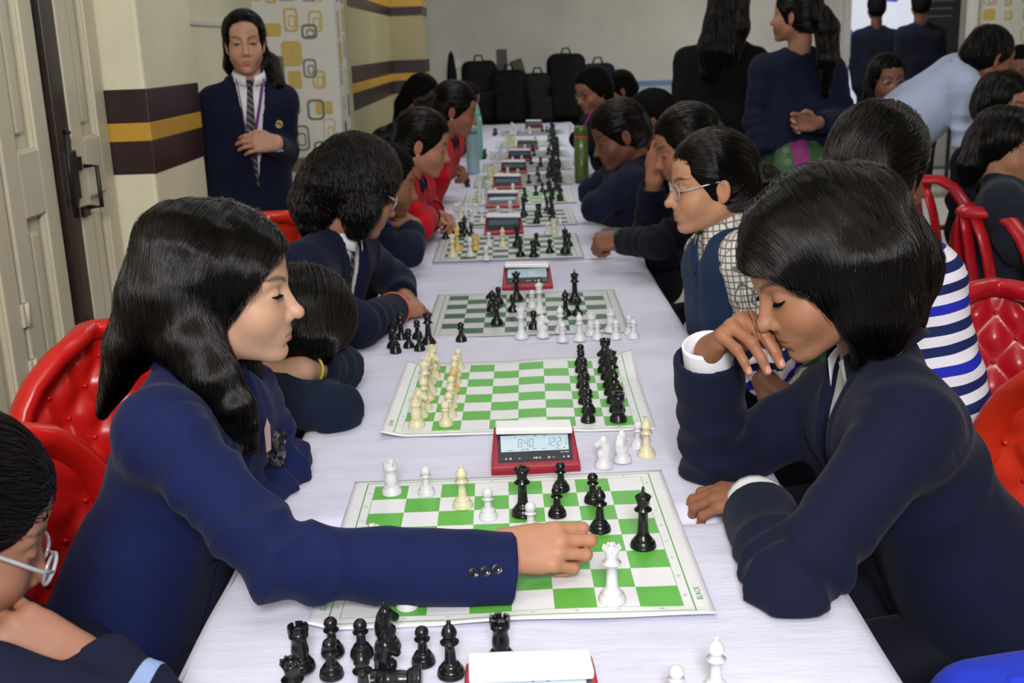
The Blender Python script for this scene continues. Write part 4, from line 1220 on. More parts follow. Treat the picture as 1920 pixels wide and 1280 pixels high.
# cloth-covered bodies ------------------------------------------------
class Dress:
    """distance field of a jacket or shirt on a posed upper body"""
    def __init__(s, J, wide=1.0, arm=1.0, seed=0, wr=1.0, cuff=None, vee=None, fat=1.0, hem=None):
        s.J = J; s.wide = wide; s.arm = arm; s.seed = seed; s.wr = wr; s.vee = vee; s.fat = fat; s.hem = hem
        s.ax = nrm(J['shR'] - J['shL']); s.mid = (J['shL'] + J['shR']) / 2
        s.down = nrm(J['hip'] - J['neck']); s.front = nrm(np.cross(-s.down, s.ax)) * 1.0
        # front: facing direction, with the right shoulder at +ax: up x right = back, so flip
        s.front = nrm(np.cross(s.ax, s.down)) * -1.0
        s.front = nrm(np.cross(-s.down, s.ax))
        s.cuff = cuff if cuff is not None else 0.043
    def torso(s, p):
        J = s.J; d = None; w = s.wide
        for sd, sh in ((-1, J['shL']), (1, J['shR'])):
            inn = s.mid * 0.42 + sh * 0.58 + s.down * 0.045
            hp = J['hip'] + s.ax * sd * 0.080 * w
            wst = (inn * 0.45 + hp * 0.55) - s.ax * sd * 0.012
            e = s_chain(p, [inn, wst, hp], [0.086 * w * s.fat, 0.088 * w * s.fat, 0.108 * w * s.fat], 0.05)
            d = e if d is None else smin(d, e, 0.07)
            d = smin(d, s_cap(p, J['neck'] + s.down * 0.015, sh + s.down * 0.01, 0.050, 0.054 * s.arm), 0.05)
        d = smin(d, s_cap(p, s.mid + s.down * 0.03, J['hip'], 0.07 * w, 0.10 * w), 0.05)
        return d
    def sleeve(s, p, side):
        J = s.J; sh, el, wr = J['sh' + side], J['el' + side], J['wr' + side]; a = s.arm
        up = s_cap(p, sh, el, 0.060 * a, 0.050 * a)
        fd = nrm(wr - el)
        r_c = s.cuff
        fo = s_cap(p, el, wr + fd * 0.03, 0.051 * a, r_c)
        # folds gathered at the elbow and along the sleeve
        re = np.linalg.norm(p - f32(el), axis=1)
        tt = (p - f32(el)) @ f32(fd); tu = (p - f32(el)) @ f32(nrm(sh - el))
        bend = 0.0125 * s.wr * np.exp(-(re / 0.11) ** 2)
        n1 = wob(p, 17, s.seed + 3); n2 = wob(p, 9, s.seed + 8)
        ridge = lambda x: 0.5 - np.abs(np.sin(x))
        fo = fo - bend * ridge(tt * 52 + 2.4 * n1) - 0.0075 * s.wr * np.maximum(n2, 0) * ridge(tt * 30 + 3.0 * n1)
        up = up - bend * ridge(tu * 48 + 2.4 * n1) - 0.0095 * s.wr * (0.3 + np.maximum(n2, 0)) * ridge(tu * 26 + 3.2 * n1 + 1.0)
        hs_ = (p - f32(sh)) @ f32(nrm(el - sh))
        up = up + 0.0030 * np.exp(-((hs_ - 0.006) / 0.004) ** 2) - 0.0035 * np.exp(-((hs_ - 0.022) / 0.014) ** 2)
        tw_ = (p - f32(wr)) @ f32(fd)
        fo = smax(fo, tw_, 0.003)
        ra_ = np.linalg.norm((p - f32(wr)) - tw_[:, None] * f32(fd), axis=1)
        fo = np.maximum(fo, -np.maximum(ra_ - (r_c - 0.011), -0.012 - tw_))
        return smin(up, fo, 0.022)
    def vdist(s, p):
        """lateral and downward coordinates on the chest, from the neck base"""
        q = p - f32(s.J['neck'])
        return q @ f32(s.ax), q @ f32(s.down), q @ f32(s.front)
    def __call__(s, p):
        n_ = wob(p, 13, s.seed + 5)
        d = s.torso(p) + 0.0045 * s.wr * wob(p, 16, s.seed) + 0.0016 * s.wr * wob(p, 44, s.seed + 1) - 0.007 * s.wr * np.maximum(n_, 0) * (0.5 - np.abs(np.sin(p @ f32((s.down + 0.6 * s.ax) * 26) + 3 * n_)))
        nk = s.J['neck']
        if s.vee:
            depth, width = s.vee
            u, t_, f = s.vdist(p)
            w = width * (1 - np.clip(t_ / depth, -0.5, 1))
            # lapels: a raised band either side of the opening
            lap = np.maximum(np.maximum(np.abs(np.abs(u) - w - 0.024) - 0.024 * np.clip(t_ / 0.06, 0.35, 1), t_ - depth), np.maximum(-t_ - 0.01, -f - 0.0))
            d = np.where(lap < 0, d - 0.0045, d)
            cut = np.maximum(np.maximum(np.abs(u) - w, t_ - depth), -f + 0.01)
            cut = np.maximum(cut, -t_ - 0.06)
            core = s.torso(p) + 0.012
            d = np.maximum(d, -np.maximum(cut, -core))
            # front edge line below the opening
            d = d + 0.0025 * np.exp(-((u - 0.012) / 0.003) ** 2) * (t_ > depth) * (f > 0)
        # neck hole
        hole = s_cap(p, nk - s.down * 0.01, s.J['head'], 0.060, 0.060)
        d = smax(d, -hole, 0.006)
        for side in 'LR':
            if s.J.get('el' + side) is None: continue
            d = smin(d, s.sleeve(p, side), 0.028)
        d = smax(d, -s_box(p, (0, 5.15, 0.5), (0.449, 5.7, 0.2535)), 0.004)
        if s.hem is not None: d = smax(d, s_plane(p, s.hem[0], s.hem[1]), 0.006)
        return d
    def bounds(s, pad=0.14):
        pts = np.array([v for k, v in s.J.items() if k not in ('head',) and v is not None])
        return pts.min(0) - pad, pts.max(0) + pad

def strands(name, sdf, verts, flow, n, length, rad, parent, seed=0, steps=18, lift=0.0015, keep=None, origin=(0, 0, 0), wave=0.0):
    """fibres laid along the hair surface following flow(p) -> direction"""
    r = np.random.default_rng(seed)
    v = verts if keep is None else verts[keep(verts)]
    if len(v) == 0: return None
    P = v[r.integers(0, len(v), n)].astype(f32) + r.normal(size=(n, 3)).astype(f32) * 0.002
    off = (np.abs(r.normal(size=n)) * lift + 0.0002).astype(f32)
    off = off + (0.0022 * np.maximum(wob(P * f32((1, 1, 0.12)), 260, seed + 9), 0)).astype(f32)
    L = (length * r.uniform(0.5, 1.0, n) / steps).astype(f32)
    jit = r.normal(size=(n, 3)).astype(f32) * 0.10
    def walk(P, sg, k):
        out = []
        p = P.copy()
        for i in range(k):
            g = grad(sdf, p, 0.004); d = sdf(p)
            p = p - g * (d - off)[:, None]
            out.append(p.copy())
            f = flow(p) + jit
            f = f - g * (f * g).sum(1)[:, None]
            f = f / (np.linalg.norm(f, axis=1)[:, None] + 1e-6)
            p = p + sg * f * L[:, None]
        return out
    back = walk(P, -1, steps // 3 + 1)[::-1]
    fwd = walk(P, 1, steps - steps // 3)[1:]
    pts = np.stack(back + fwd, 1)
    if wave:
        k = pts.shape[1]; ph = r.uniform(0, 6, n)
        pts = pts + wave * np.sin(np.arange(k)[None] * 1.1 + ph[:, None])[..., None] * r.normal(size=(n, 1, 3))
    m = pts.shape[1]
    cu = bpy.data.hair_curves.new(name)
    cu.add_curves([m] * n)
    cu.attributes['position'].data.foreach_set('vector', (pts - np.asarray(origin)).astype(f32).ravel())
    ra = cu.attributes.get('radius') or cu.attributes.new('radius', 'FLOAT', 'POINT')
    tp = np.interp(np.linspace(0, 1, m), [0, 0.15, 0.8, 1], [0.5, 1, 0.9, 0.25])
    ra.data.foreach_set('value', (np.tile(tp, (n, 1)) * rad * r.uniform(0.7, 1.2, (n, 1))).astype(f32).ravel())
    cu.materials.append(M['strand'])
    o = bpy.data.objects.new(name, cu)
    return link(o, parent)

class Person:
    def __init__(s, label, J, F, U=(0, 0, 1), scale=1.0, tone=(190, 140, 110), lid=0.0, res=0.004, hres=0.003, group=None, wide=1.0):
        s.J = {k: (A(v) if v is not None else None) for k, v in J.items()}
        s.R = frame(F, U); s.sc = scale; s.tone = tone; s.lid = lid; s.res = res; s.hres = hres
        s.c = s.J['head']
        base = s.J.get('hip', s.c)
        s.org = V3(base[0], base[1], 0.0)
        s.root = empty('person', tuple(s.org), 0, label, 'person', group)
        s.bv, s.bf, s.bc = [], [], []; s.nb = 0
        s.wide = wide
        s.uniform = None
    def loc(s, p): return ((p - f32(s.c)) @ f32(s.R)) / f32(s.sc)
    def wld(s, q): return s.c + s.R @ (np.asarray(q, float) * s.sc)
    def _acc(s, v, f, c):
        s.bv.append(v); s.bf.append(f + s.nb); s.bc.append(c); s.nb += len(v)
    def head(s, ears=True, brow=1.0, lipc=None, k_wide=1.0, neck_to=None, lashes=True):
        nk = s.J['neck'] if neck_to is None else A(neck_to)
        nl = (s.R.T @ (nk - s.c)) / s.sc
        fn = lambda q: head_local(q, s.lid, nl, ears=ears, k_wide=k_wide)
        h = s.hres
        lo = np.minimum(V3(-0.095, -0.115, -0.12), nl - 0.065); hi = np.maximum(V3(0.095, 0.13, 0.125), nl + 0.065)
        v, f = surface_net(fn, lo, hi, h)
        p = v.astype(f32); v = v - np.clip(fn(p), -h, h)[:, None] * grad(fn, p, h * 0.5) * 0.8
        c = head_color(v.astype(f32), s.tone, s.lid, brow, lipc)
        s._acc(s.c + (v * s.sc) @ s.R.T, f, c)
        if h < 0.0045:
            up, lo_ = lid_angles(s.lid); mid = (up + lo_) / 2
            for sg in (-1, 1) if lashes else ():
                mb = MB(); rows = []
                for x in np.linspace(-0.0125, 0.0145, 14):
                    a = mid + (up - mid) * max(0, 1 - (x / 0.0150) ** 2)
                    ry = math.sqrt(max(0.0150 ** 2 - x * x, 0.003 ** 2))
                    b = V3(sg * (0.031 + x), 0.0735 + ry * math.cos(a), ry * math.sin(a))
                    ln = 0.0030 + 0.0045 * max(0, (x + 0.0125) / 0.027)
                    o = nrm(V3(sg * x * 0.5, 0.012, -0.003 + 0.010 * (s.lid - 0.3)))
                    rows.append((s.wld(b + V3(0, -0.0012, 0.0012)), s.wld(b + o * ln), s.wld(b + V3(0, -0.0012, -0.0006))))
                vs = [q for r_ in rows for q in r_]
                fs = []
                for i in range(13):
                    k = i * 3
                    fs += [[k, k + 1, k + 4, k + 3], [k + 1, k + 2, k + 5, k + 4], [k + 2, k, k + 3, k + 5]]
                mb.add(vs, fs, True)
                s.part('eyelashes', mb, M['hair'])
        return s
    def hand(s, side, dirn, dorsal, curls=None, thumb=None, scale=0.95, wrist=None, res=None, spread=(-.10, -.02, .06, .16), tone=None):
        w = s.J['wr' + side] if wrist is None else A(wrist)
        R = frame(dirn, dorsal)
        fs, th, mx = hand_points(side, curls or REST, thumb, spread)
        el = s.J.get('el' + side)
        fore = R.T @ nrm(el - w) if el is not None else V3(0, -1, 0)
        fn = lambda q: hand_sdf(q, side, fs, th, mx, fore)
        allp = np.array([q for f in fs for q in f] + th + [fore * 0.11])
        v, f = surface_net(fn, allp.min(0) - 0.035, allp.max(0) + 0.035, res or s.hres * 0.8)
        tone_ = np.array(srgb(*(tone or s.tone)))
        c = np.tile(tone_, (len(v), 1))
        # nails and knuckles
        for pts in fs + [th]:
            tip = pts[-1]; ax = nrm(pts[-1] - pts[-2]); dn = nrm(V3(0, -ax[2], ax[1]))
            nd = np.linalg.norm((v - (tip - ax * 0.002 + dn * 0.0062)) / V3(1, 1, 1), axis=1)
            w_ = np.clip((0.0068 - nd) / 0.0018, 0, 1)[:, None]
            c = c * (1 - 0.8 * w_) + 0.8 * w_ * np.array(srgb(214, 160, 150))
            kn = np.exp(-(np.linalg.norm(v - pts[1], axis=1) / 0.010) ** 2)[:, None] * 0.35
            c = c * (1 - kn) + kn * tone_ * np.array([0.78, 0.62, 0.6])
        s.hands = getattr(s, 'hands', []) + [(len(s.bv), side)]; s.hfr = getattr(s, 'hfr', {}); s.hfr[side] = (w, R, R @ fore)
        s._acc(w + (v * scale) @ R.T, f, c)
        s.last_hand = (w, R, scale, fs, th)
        return s
    def body(s):
        # arms run under the sleeves from the neck to each hand, welded to both
        for i, side in getattr(s, 'hands', []):
            nk, sh, el = s.J['neck'], s.J.get('sh' + side), s.J.get('el' + side)
            w, R, fo = s.hfr[side]
            end = w + fo * 0.075
            pts = [nk - V3(0, 0, 0.01)] + [q for q in (sh, el) if q is not None] + [end]
            m = MB(); m.tube(pts, [0.03, 0.036, 0.032, 0.02][-len(pts):], 8)
            tv = np.array(m.v); b = s.nb; quads = np.array([f for f in m.f if len(f) == 4]) + b
            s._acc(tv, quads - b, np.tile(np.array(srgb(*s.tone)), (len(tv), 1)))
            off = np.cumsum([0] + [len(x) for x in s.bv])
            for isl, ring in ((0, range(0, 8)), (i, range(len(tv) - 8, len(tv)))):
                c = tv[list(ring)].mean(0)
                k = int(np.argmin(np.linalg.norm(s.bv[isl] - c, axis=1))) + off[isl]
                rg = [b + q for q in ring]
                s.bf.append(np.array([[rg[q], rg[(q + 1) % 8], k, k] for q in range(8)]))
        v = np.concatenate(s.bv); f = np.concatenate(s.bf); c = np.concatenate(s.bc)
        tri = f[:, 2] == f[:, 3]
        if tri.any():
            me = bpy.data.meshes.new('body')
            lens = np.where(tri, 3, 4); loops = np.concatenate([f[~tri].ravel(), f[tri][:, :3].ravel()])
            lens = np.concatenate([np.full((~tri).sum(), 4), np.full(tri.sum(), 3)])
            me.vertices.add(len(v)); me.vertices.foreach_set('co', (v - s.org).astype(f32).ravel())
            me.loops.add(len(loops)); me.loops.foreach_set('vertex_index', loops.astype(np.int32))
            me.polygons.add(len(lens)); me.polygons.foreach_set('loop_start', np.concatenate([[0], np.cumsum(lens)[:-1]]).astype(np.int32))
            me.update(calc_edges=True)
            at_ = me.color_attributes.new('Col', 'FLOAT_COLOR', 'POINT'); cc = np.ones((len(v), 4), f32); cc[:, :3] = c
            at_.data.foreach_set('color', cc.ravel())
            me.polygons.foreach_set('use_smooth', np.ones(len(lens), bool)); me.validate()
        else:
            me = np_mesh('body', v - s.org, f, True, c)
        mesh_obj('body', me, M['skin'], s.root)
        return s
    def cloth(s, name, mat, dress, res=None, color=None, part_label=None, legs=None):
        lo, hi = dress.bounds()
        o = sdf_object(name, dress, lo, hi, res or s.res, mat, s.root, color, s.org, 1)
        if part_label: o['label'] = part_label
        s.dress = dress
        return o
    def part(s, name, mb, mat, label=None):
        mb.v = [tuple(np.array(q) - s.org) for q in mb.v]
        o = mb.build(name, mat, s.root)
        if label: o['label'] = label
        return o
    def hair(s, sdf, lo, hi, res, flow=None, n=0, length=0.12, rad=0.0004, keep=None, name='hair', lift=0.0015, steps=18, seed=1, wave=0.0):
        v, f = surface_net(sdf, lo, hi, res)
        me = np_mesh(name, v - s.org, f, True)
        o = mesh_obj(name, me, M['hair'], s.root)
        if n and flow is not None:
            strands('hair_strands', sdf, v, flow, n, length, rad, o, seed, steps, lift, keep, s.org, wave)
        return o
    def cap(s, p, off=0.010, hairline=0.062, face_w=0.060, side=0.0, back=0.0, vol=1.0, bare_ear=False):
        """close scalp hair with the face left free, in head space"""
        q = s.loc(p); q[:, 0] = np.abs(q[:, 0])
        d = s_ell(q, (0, -0.014, 0.034), (0.073 + off * vol, 0.094 + off * vol, 0.083 + off))
        d = smin(d, s_ell(q, (0, -0.040, -0.020), (0.064 + off * vol, 0.066 + off + back, 0.066)), 0.03)
        face = s_ell(q, (0, 0.115, -0.045), (face_w + 0.012, 0.125 - side, hairline + 0.046))
        d = smax(d, -face, 0.008)
        if bare_ear: d = smax(d, -s_ell(q, (0.090, -0.006, -0.018), (0.025, 0.021, 0.037)), 0.006)
        return d * f32(s.sc)

def legs_mesh(pr, hip, front, seat_z=0.45, mat=None, name='trousers', span=0.40):
    """thighs forward from the hips along the seat, shins to the floor, with shoes hidden in the hems"""
    fr = nrm(V3(front[0], front[1], 0)); side = V3(-fr[1], fr[0], 0)
    def fn(p):
        d = None
        for sg in (-1, 1):
            a = V3(hip[0], hip[1], seat_z + 0.085) + side * sg * 0.085
            k = a + fr * span + side * sg * 0.02; k[2] = seat_z + 0.055
            ft = k + fr * 0.02; ft[2] = 0.07
            e = smin(s_cap(p, a, k, 0.088, 0.066), s_cap(p, k, ft, 0.062, 0.045), 0.03)
            e = smin(e, s_cap(p, ft + V3(0, 0, -0.03), ft + fr * 0.13 + V3(0, 0, -0.035), 0.038, 0.033), 0.02)
            d = e if d is None else smin(d, e, 0.02)
        return d
    a = np.array([V3(hip[0], hip[1], 0), V3(*hip), V3(hip[0], hip[1], 0.6) + fr * (span + 0.25)])
    lo = a.min(0) - 0.25; hi = a.max(0) + 0.25; lo[2] = -0.01; hi[2] = seat_z + 0.22
    return sdf_object(name, fn, lo, hi, 0.014, mat, pr.root, None, pr.org, 0)

def collar_mesh(pr, mat, r=0.060, h=0.035, gap=0.35, flare=0.012, name='collar', thick=0.003, tilt=0.0, points=0.03, base=None):
    """turned-down collar ring round the neck, open at the front, ends drawn down to points"""
    nk = pr.J['neck'] if base is None else base
    D = pr.dress; up = -D.down; fr = D.front; ax = D.ax
    n = 30; mb = MB(); rows = []
    for i in range(n + 1):
        a = -PI + gap + (2 * PI - 2 * gap) * i / n       # measured from the front, going round
        a2 = a + PI
        dirv = -(fr * math.cos(a2 - PI) * -1) if False else fr * -math.cos(a) * -1
        dirv = fr * math.cos(a + PI) * -1 * -1 + ax * math.sin(a + PI)
        edge = max(0.0, 1 - min(i, n - i) / 8.0)
        rr = r * (1 + 0.16 * edge)
        top = nk + dirv * rr + up * (0.022 + h - 0.022 * edge)
        bot = nk + dirv * (rr + flare) + up * (0.004 - points * edge)
        rows.append((top, bot, top - dirv * thick, bot - dirv * thick * 0.5))
    vs = [q for rw in rows for q in rw]; fs = []
    for i in range(n):
        b = i * 4; c = b + 4
        fs += [[b, b + 1, c + 1, c], [b + 2, c + 2, c + 3, b + 3], [b, c, c + 2, b + 2], [b + 1, b + 3, c + 3, c + 1]]
    fs += [[0, 2, 3, 1], [n * 4, n * 4 + 1, n * 4 + 3, n * 4 + 2]]
    mb.add(vs, fs, True)
    return pr.part(name, mb, mat)

def glasses_mesh(pr, mat, lens_mat, y=0.098, w=0.021, h=0.017, r=0.0011, drop=-0.004, side=True, temple_r=None):
    def loop(cx):
        return [pr.wld((cx + w * math.cos(a) * (1 if abs(math.cos(a)) < .9 else 1), y - abs(cx + w * math.cos(a)) * 0.12, drop + h * math.sin(a) * (1.0 if math.sin(a) > 0 else 1.08))) for a in np.linspace(0, 2 * PI, 22, endpoint=False)]
    mb = MB()
    for cx in (-0.031, 0.031):
        mb.tube(loop(cx), r * pr.sc, 6, True)
    mb.tube([pr.wld((-0.010, y, drop + 0.004)), pr.wld((0, y + 0.004, drop + 0.007)), pr.wld((0.010, y, drop + 0.004))], r * pr.sc, 6)
    for sg in (-1, 1):
        mb.tube([pr.wld((sg * 0.052, y - 0.007, drop + 0.004)), pr.wld((sg * 0.066, y - 0.022, drop + 0.006)), pr.wld((sg * 0.0775, 0.0, 0.010)), pr.wld((sg * 0.077, -0.018, -0.004))], (temple_r or r * 1.15) * pr.sc, 6)
    g = pr.part('glasses', mb, mat)
    lm = MB()
    for cx in (-0.031, 0.031):
        lp = loop(cx); c = np.mean(lp, 0)
        fwd = pr.R[:, 1] * 0.0006
        k = len(lp)
        lm.add([q + fwd for q in lp] + [q - fwd for q in lp], [list(range(k)), list(range(2 * k - 1, k - 1, -1))], True)
    lm.v = [tuple(np.array(q) - pr.org) for q in lm.v]
    lm.build('lens', lens_mat, g)
    return g
t = NT('spectacle lens'); t.set(Base_Color=(1, 1, 1), Roughness=0.02, Transmission_Weight=1.0, IOR=1.05, Alpha=0.25); M['lens'] = t.m
M['frame_silver'] = simple('silver spectacle frame', (190, 192, 196), 0.2, 0.9)
M['frame_clear'] = simple('clear grey spectacle frame', (176, 180, 186), 0.15, 0.2)
M['frame_dark'] = simple('dark spectacle frame', (40, 38, 42), 0.25)

NAVY = fabric('navy blue blazer wool', (19, 29, 72), 0.9, 0.04, 1100)
NAVY_D = fabric('dark navy blazer wool', (17, 22, 46), 0.9, 0.04, 1100)
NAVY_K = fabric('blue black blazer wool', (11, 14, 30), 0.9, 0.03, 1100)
BLACKC = fabric('black jacket cloth', (11, 11, 14), 0.9, 0.02, 900)
WHITE_SHIRT = fabric('white cotton shirt', (232, 232, 236), 0.85, 0.1, 1200, 0.03)
SKIRT = fabric('dark school cloth', (18, 20, 30), 0.92, 0.03, 800)
RED_KNIT = fabric('bright red fleece', (190, 14, 28), 0.9, 0.05, 500)
BLUE_SHIRT = fabric('pale blue cotton shirt', (176, 188, 214), 0.85, 0.1, 900, 0.04)

def surf(sdf, px, py, t0=0.6, t1=8.0, lift=0.0):
    """where the sight line through a measured point meets a surface, and the surface normal there"""
    d = nrm(ray_px(px, py)); o = V3(0, 0, CAM_Z); t_ = t0
    for _ in range(120):
        p = (o + d * t_).astype(f32)[None]; e = float(sdf(p)[0])
        if abs(e) < 2e-4 or t_ > t1: break
        t_ += e * 0.7
    p = o + d * t_; g = grad(sdf, p.astype(f32)[None], 0.004)[0].astype(float)
    return p + g * lift, g
def button(pr, p, n, r, mat, name='button'):
    R = frame(n, (0.3, 0.2, 1.0)); m = MB()
    prof = [(r * 0.9, -0.001), (r, 0.0008), (r, 0.002), (r * 0.8, 0.0028), (r * 0.7, 0.0020), (r * 0.1, 0.0017)]
    Mx = Matrix([[R[i][0], R[i][2], R[i][1]] for i in range(3)])
    m.lathe(prof, tuple(p), 16, True, Mx)
    return pr.part(name, m, mat)
def cuff_band(pr, side, length, r, mat, back=0.03, name='shirt_cuff'):
    wr = pr.J['wr' + side]; fd = nrm(wr - pr.J['el' + side]); m = MB(); R = frame(fd, (0.2, 0.1, 1.0) if abs(fd[2]) < .9 else (1, 0, 0))
    ts = [(-back, r * 0.96), (length * 0.7, r), (length, r * 1.01), (length, r * 0.92), (-back, r * 0.88)]
    n = 22; vs = []; fs = []
    for t_, q in ts:
        for i in range(n):
            a = 2 * PI * i / n; rr = q * (1 + 0.03 * math.sin(3 * a + 1))
            vs.append(wr + fd * t_ + (R[:, 0] * math.cos(a) + R[:, 2] * math.sin(a)) * rr)
    for j in range(len(ts) - 1):
        for i in range(n):
            k = (i + 1) % n; fs.append([j * n + i, j * n + k, (j + 1) * n + k, (j + 1) * n + i])
    m.add(vs, fs, True)
    return pr.part(name, m, mat)
M['button'] = simple('dark blue horn button', (26, 28, 40), 0.18, coat=0.5)
def shirt_front(pr, D, mat, res=0.008, name='shirt', color=None, drop=0.5):
    """the shirt seen inside the jacket opening"""
    core = lambda p: smax(D.torso(p) + 0.010, -s_cap(p, pr.J['neck'] - D.down * 0.03, pr.J['head'], 0.056), 0.006)
    lo, hi = D.bounds(0.10)
    return sdf_object(name, core, lo, hi, res, mat, pr.root, color, pr.org, 0)
def tie_mesh(pr, D, mat, depth=0.3, knot=True, off=0.004, u0=0.0):
    """necktie lying down the shirt front"""
    core = lambda p: D.torso(p) + 0.010
    m = MB(); rows = []
    n = 14
    for i in range(n + 1):
        t_ = 0.004 + (depth) * i / n
        p = (pr.J['neck'] + D.down * t_ + D.front * 0.22 + D.ax * u0)
        for _ in range(30):
            e = float(core(p.astype(f32)[None])[0]); p = p - D.front * e * 0.7
        p = p + D.front * off
        w = 0.011 + 0.022 * min(1, max(0, (i - 1.5) / n) * 1.2)
        if i == 0: w = 0.016
        if i == 1: w = 0.011
        th = 0.010 if i < 2 else 0.003
        rows.append([p - D.ax * w, p + D.front * th, p + D.ax * w, p - D.front * 0.002])
    vs = [q for r_ in rows for q in r_]; fs = []
    for i in range(n):
        b = i * 4
        for k in range(4): fs.append([b + k, b + (k + 1) % 4, b + 4 + (k + 1) % 4, b + 4 + k])
    fs += [[3, 2, 1, 0], [n * 4, n * 4 + 1, n * 4 + 2, n * 4 + 3]]
    m.add(vs, fs, False)
    return pr.part('tie', m, mat)
t = NT('striped school tie')
co = t.coord()
sx = t.n('ShaderNodeSeparateXYZ'); t.l(co, sx.inputs[0])
ph = t.math('FRACT', t.math('MULTIPLY', t.math('ADD', t.math('ADD', sx.outputs[0], sx.outputs[1]), t.math('MULTIPLY', sx.outputs[2], 1.4)), 26.0))
t.set(Base_Color=t.ramp(ph, [(0.0, srgb(18, 22, 52)), (0.45, srgb(18, 22, 52)), (0.46, srgb(176, 160, 70)), (0.58, srgb(20, 24, 54)), (0.72, srgb(120, 96, 150)), (0.82, srgb(18, 22, 52))], 'CONSTANT'), Roughness=0.6)
M['tie'] = t.m
# ================================================================== the girl reaching across the board
def girl_reaching():
    J = dict(head=at_y(424, 540, 1.70), neck=(368, 702, 1.67), hip=(250, 1185, 1.62),
             shR=(300, 806, 1.49), shL=(458, 742, 1.83), elR=(520, 1052, 1.35), wrR=(958, 1068, 1.40),
             elL=(530, 880, 1.86), wrL=(470, 990, 1.72))
    pr = Person('girl with long loose black hair in navy blazer reaching across the board', J, F=(1.0, 0.04, -0.10), tone=(204, 161, 134), lid=0.6, res=0.0052, hres=0.0021)
    pr.head(lipc=(176, 98, 98))
    pr.hand('R', (1.0, 0.06, 0.0), (0.0, -0.72, 0.70), [(0.22, 1.75, 0.7), (0.20, 1.75, 0.7), (0.28, 1.75, 0.7), (0.40, 1.7, 0.7)], [(-0.022, 0.022, -0.014), (-0.024, 0.052, -0.036), (-0.016, 0.078, -0.048), (-0.010, 0.098, -0.050)], 0.98, wrist=A((940, 1032, 1.42)), res=0.0019, spread=(-.05, -.01, .03, .06), tone=(186, 134, 104))
    pr.body()
    D = Dress(pr.J, 1.02, 1.0, 5, 1.55, 0.053, (0.26, 0.045))
    pr.cloth('blazer', NAVY, D, 0.0052)
    shirt_front(pr, D, fabric('red knitted vest', (170, 20, 34), 0.9), 0.009, 'vest')
    for px, py in ((888, 1074), (910, 1071), (932, 1067)):
        p, n = surf(D, px, py); button(pr, p, n, 0.0075, M['button'], 'cuff_button')
    # crumpled plastic badge pinned on the chest
    p, n = surf(D, 512, 838, lift=0.004)
    m = MB(); R = frame(n, (0.3, 0, 1)); r_ = random.Random(4); vs = []
    for i in range(6):
        for j in range(8):
            vs.append(p + R[:, 0] * ((i - 2.5) * 0.008 + r_.uniform(-.003, .003)) + R[:, 2] * ((j - 3.5) * 0.009) + R[:, 1] * (r_.uniform(0.0, 0.012)))
    m.add(vs, [[i * 8 + j, i * 8 + 8 + j, i * 8 + 9 + j, i * 8 + j + 1] for i in range(5) for j in range(7)])
    pr.part('plastic_badge', m, simple('glossy black badge film', (24, 24, 28), 0.08, coat=1.0))
    p, n = surf(D, 496, 812, lift=0.006); R = frame(n, (0.1, 0, 1)); m = MB()
    m.add([p + R[:, 0] * a + R[:, 2] * b for a, b in ((-.008, -.03), (.008, -.03), (.011, .01), (0, .026), (-.009, .012))], [[0, 1, 2, 3, 4]])
    pr.part('badge_ribbon', m, simple('pink white ribbon', (216, 170, 176), 0.5))
    # hair: close cap, a fall behind the shoulder and a fall in front of it
    back = [A(q) for q in ((340, 470, 1.66), (296, 560, 1.63), (246, 650, 1.62), (190, 775, 1.60))]
    near = [A(q) for q in ((340, 470, 1.645), (322, 550, 1.625), (335, 625, 1.605))]
    front = [A(q) for q in ((338, 480, 1.640), (326, 560, 1.618), (356, 640, 1.595), (400, 712, 1.574), (436, 765, 1.564), (458, 800, 1.562), (474, 838, 1.562))]
    far = [A(q) for q in ((420, 560, 1.76), (440, 660, 1.78), (470, 740, 1.79))]
    def hs(p):
        d = pr.cap(p, 0.016, 0.068, 0.088, -0.020, 0.006)
        d = smin(d, s_chain(p, back, [0.064, 0.052, 0.034, 0.004], 0.010), 0.03)
        d = smin(d, s_chain(p, near, [0.062, 0.052, 0.034], 0.03), 0.03)
        d = smin(d, s_chain(p, front, [0.040, 0.042, 0.042, 0.036, 0.028, 0.016, 0.003], 0.008), 0.022)
        d = smin(d, s_chain(p, far, [0.03, 0.035, 0.02], 0.02), 0.02)
        q = p * f32((1, 1, 0.15))
        return d + 0.0022 * wob(q, 140, 3)
    def flow(p):
        q = pr.loc(p)
        top = np.clip((q[:, 2] - 0.02) / 0.08, 0, 1)[:, None]
        sg = np.sign(q[:, 0:1])
        side = sg * f32(pr.R[:, 0]) * 1.6
        return f32((0, 0, -1.0)) + top * (side - 0.5 * f32(pr.R[:, 1])) + 0.25 * np.clip((-q[:, 2:3]) / 0.1, 0, 1) * f32((0.25, 0, 0))
    collar_mesh(pr, NAVY, 0.066, 0.028, 0.75, 0.020, 'blazer_collar', 0.004)
    pr.hair(hs, V3(-0.95, 1.40, 0.74), V3(-0.30, 1.90, 1.36), 0.0045, flow, 24000, 0.20, 0.00036, lift=0.0022)
    legs_mesh(pr, pr.J['hip'], (1, 0.05, 0), 0.45, SKIRT)
    return pr
P_L1 = girl_reaching()

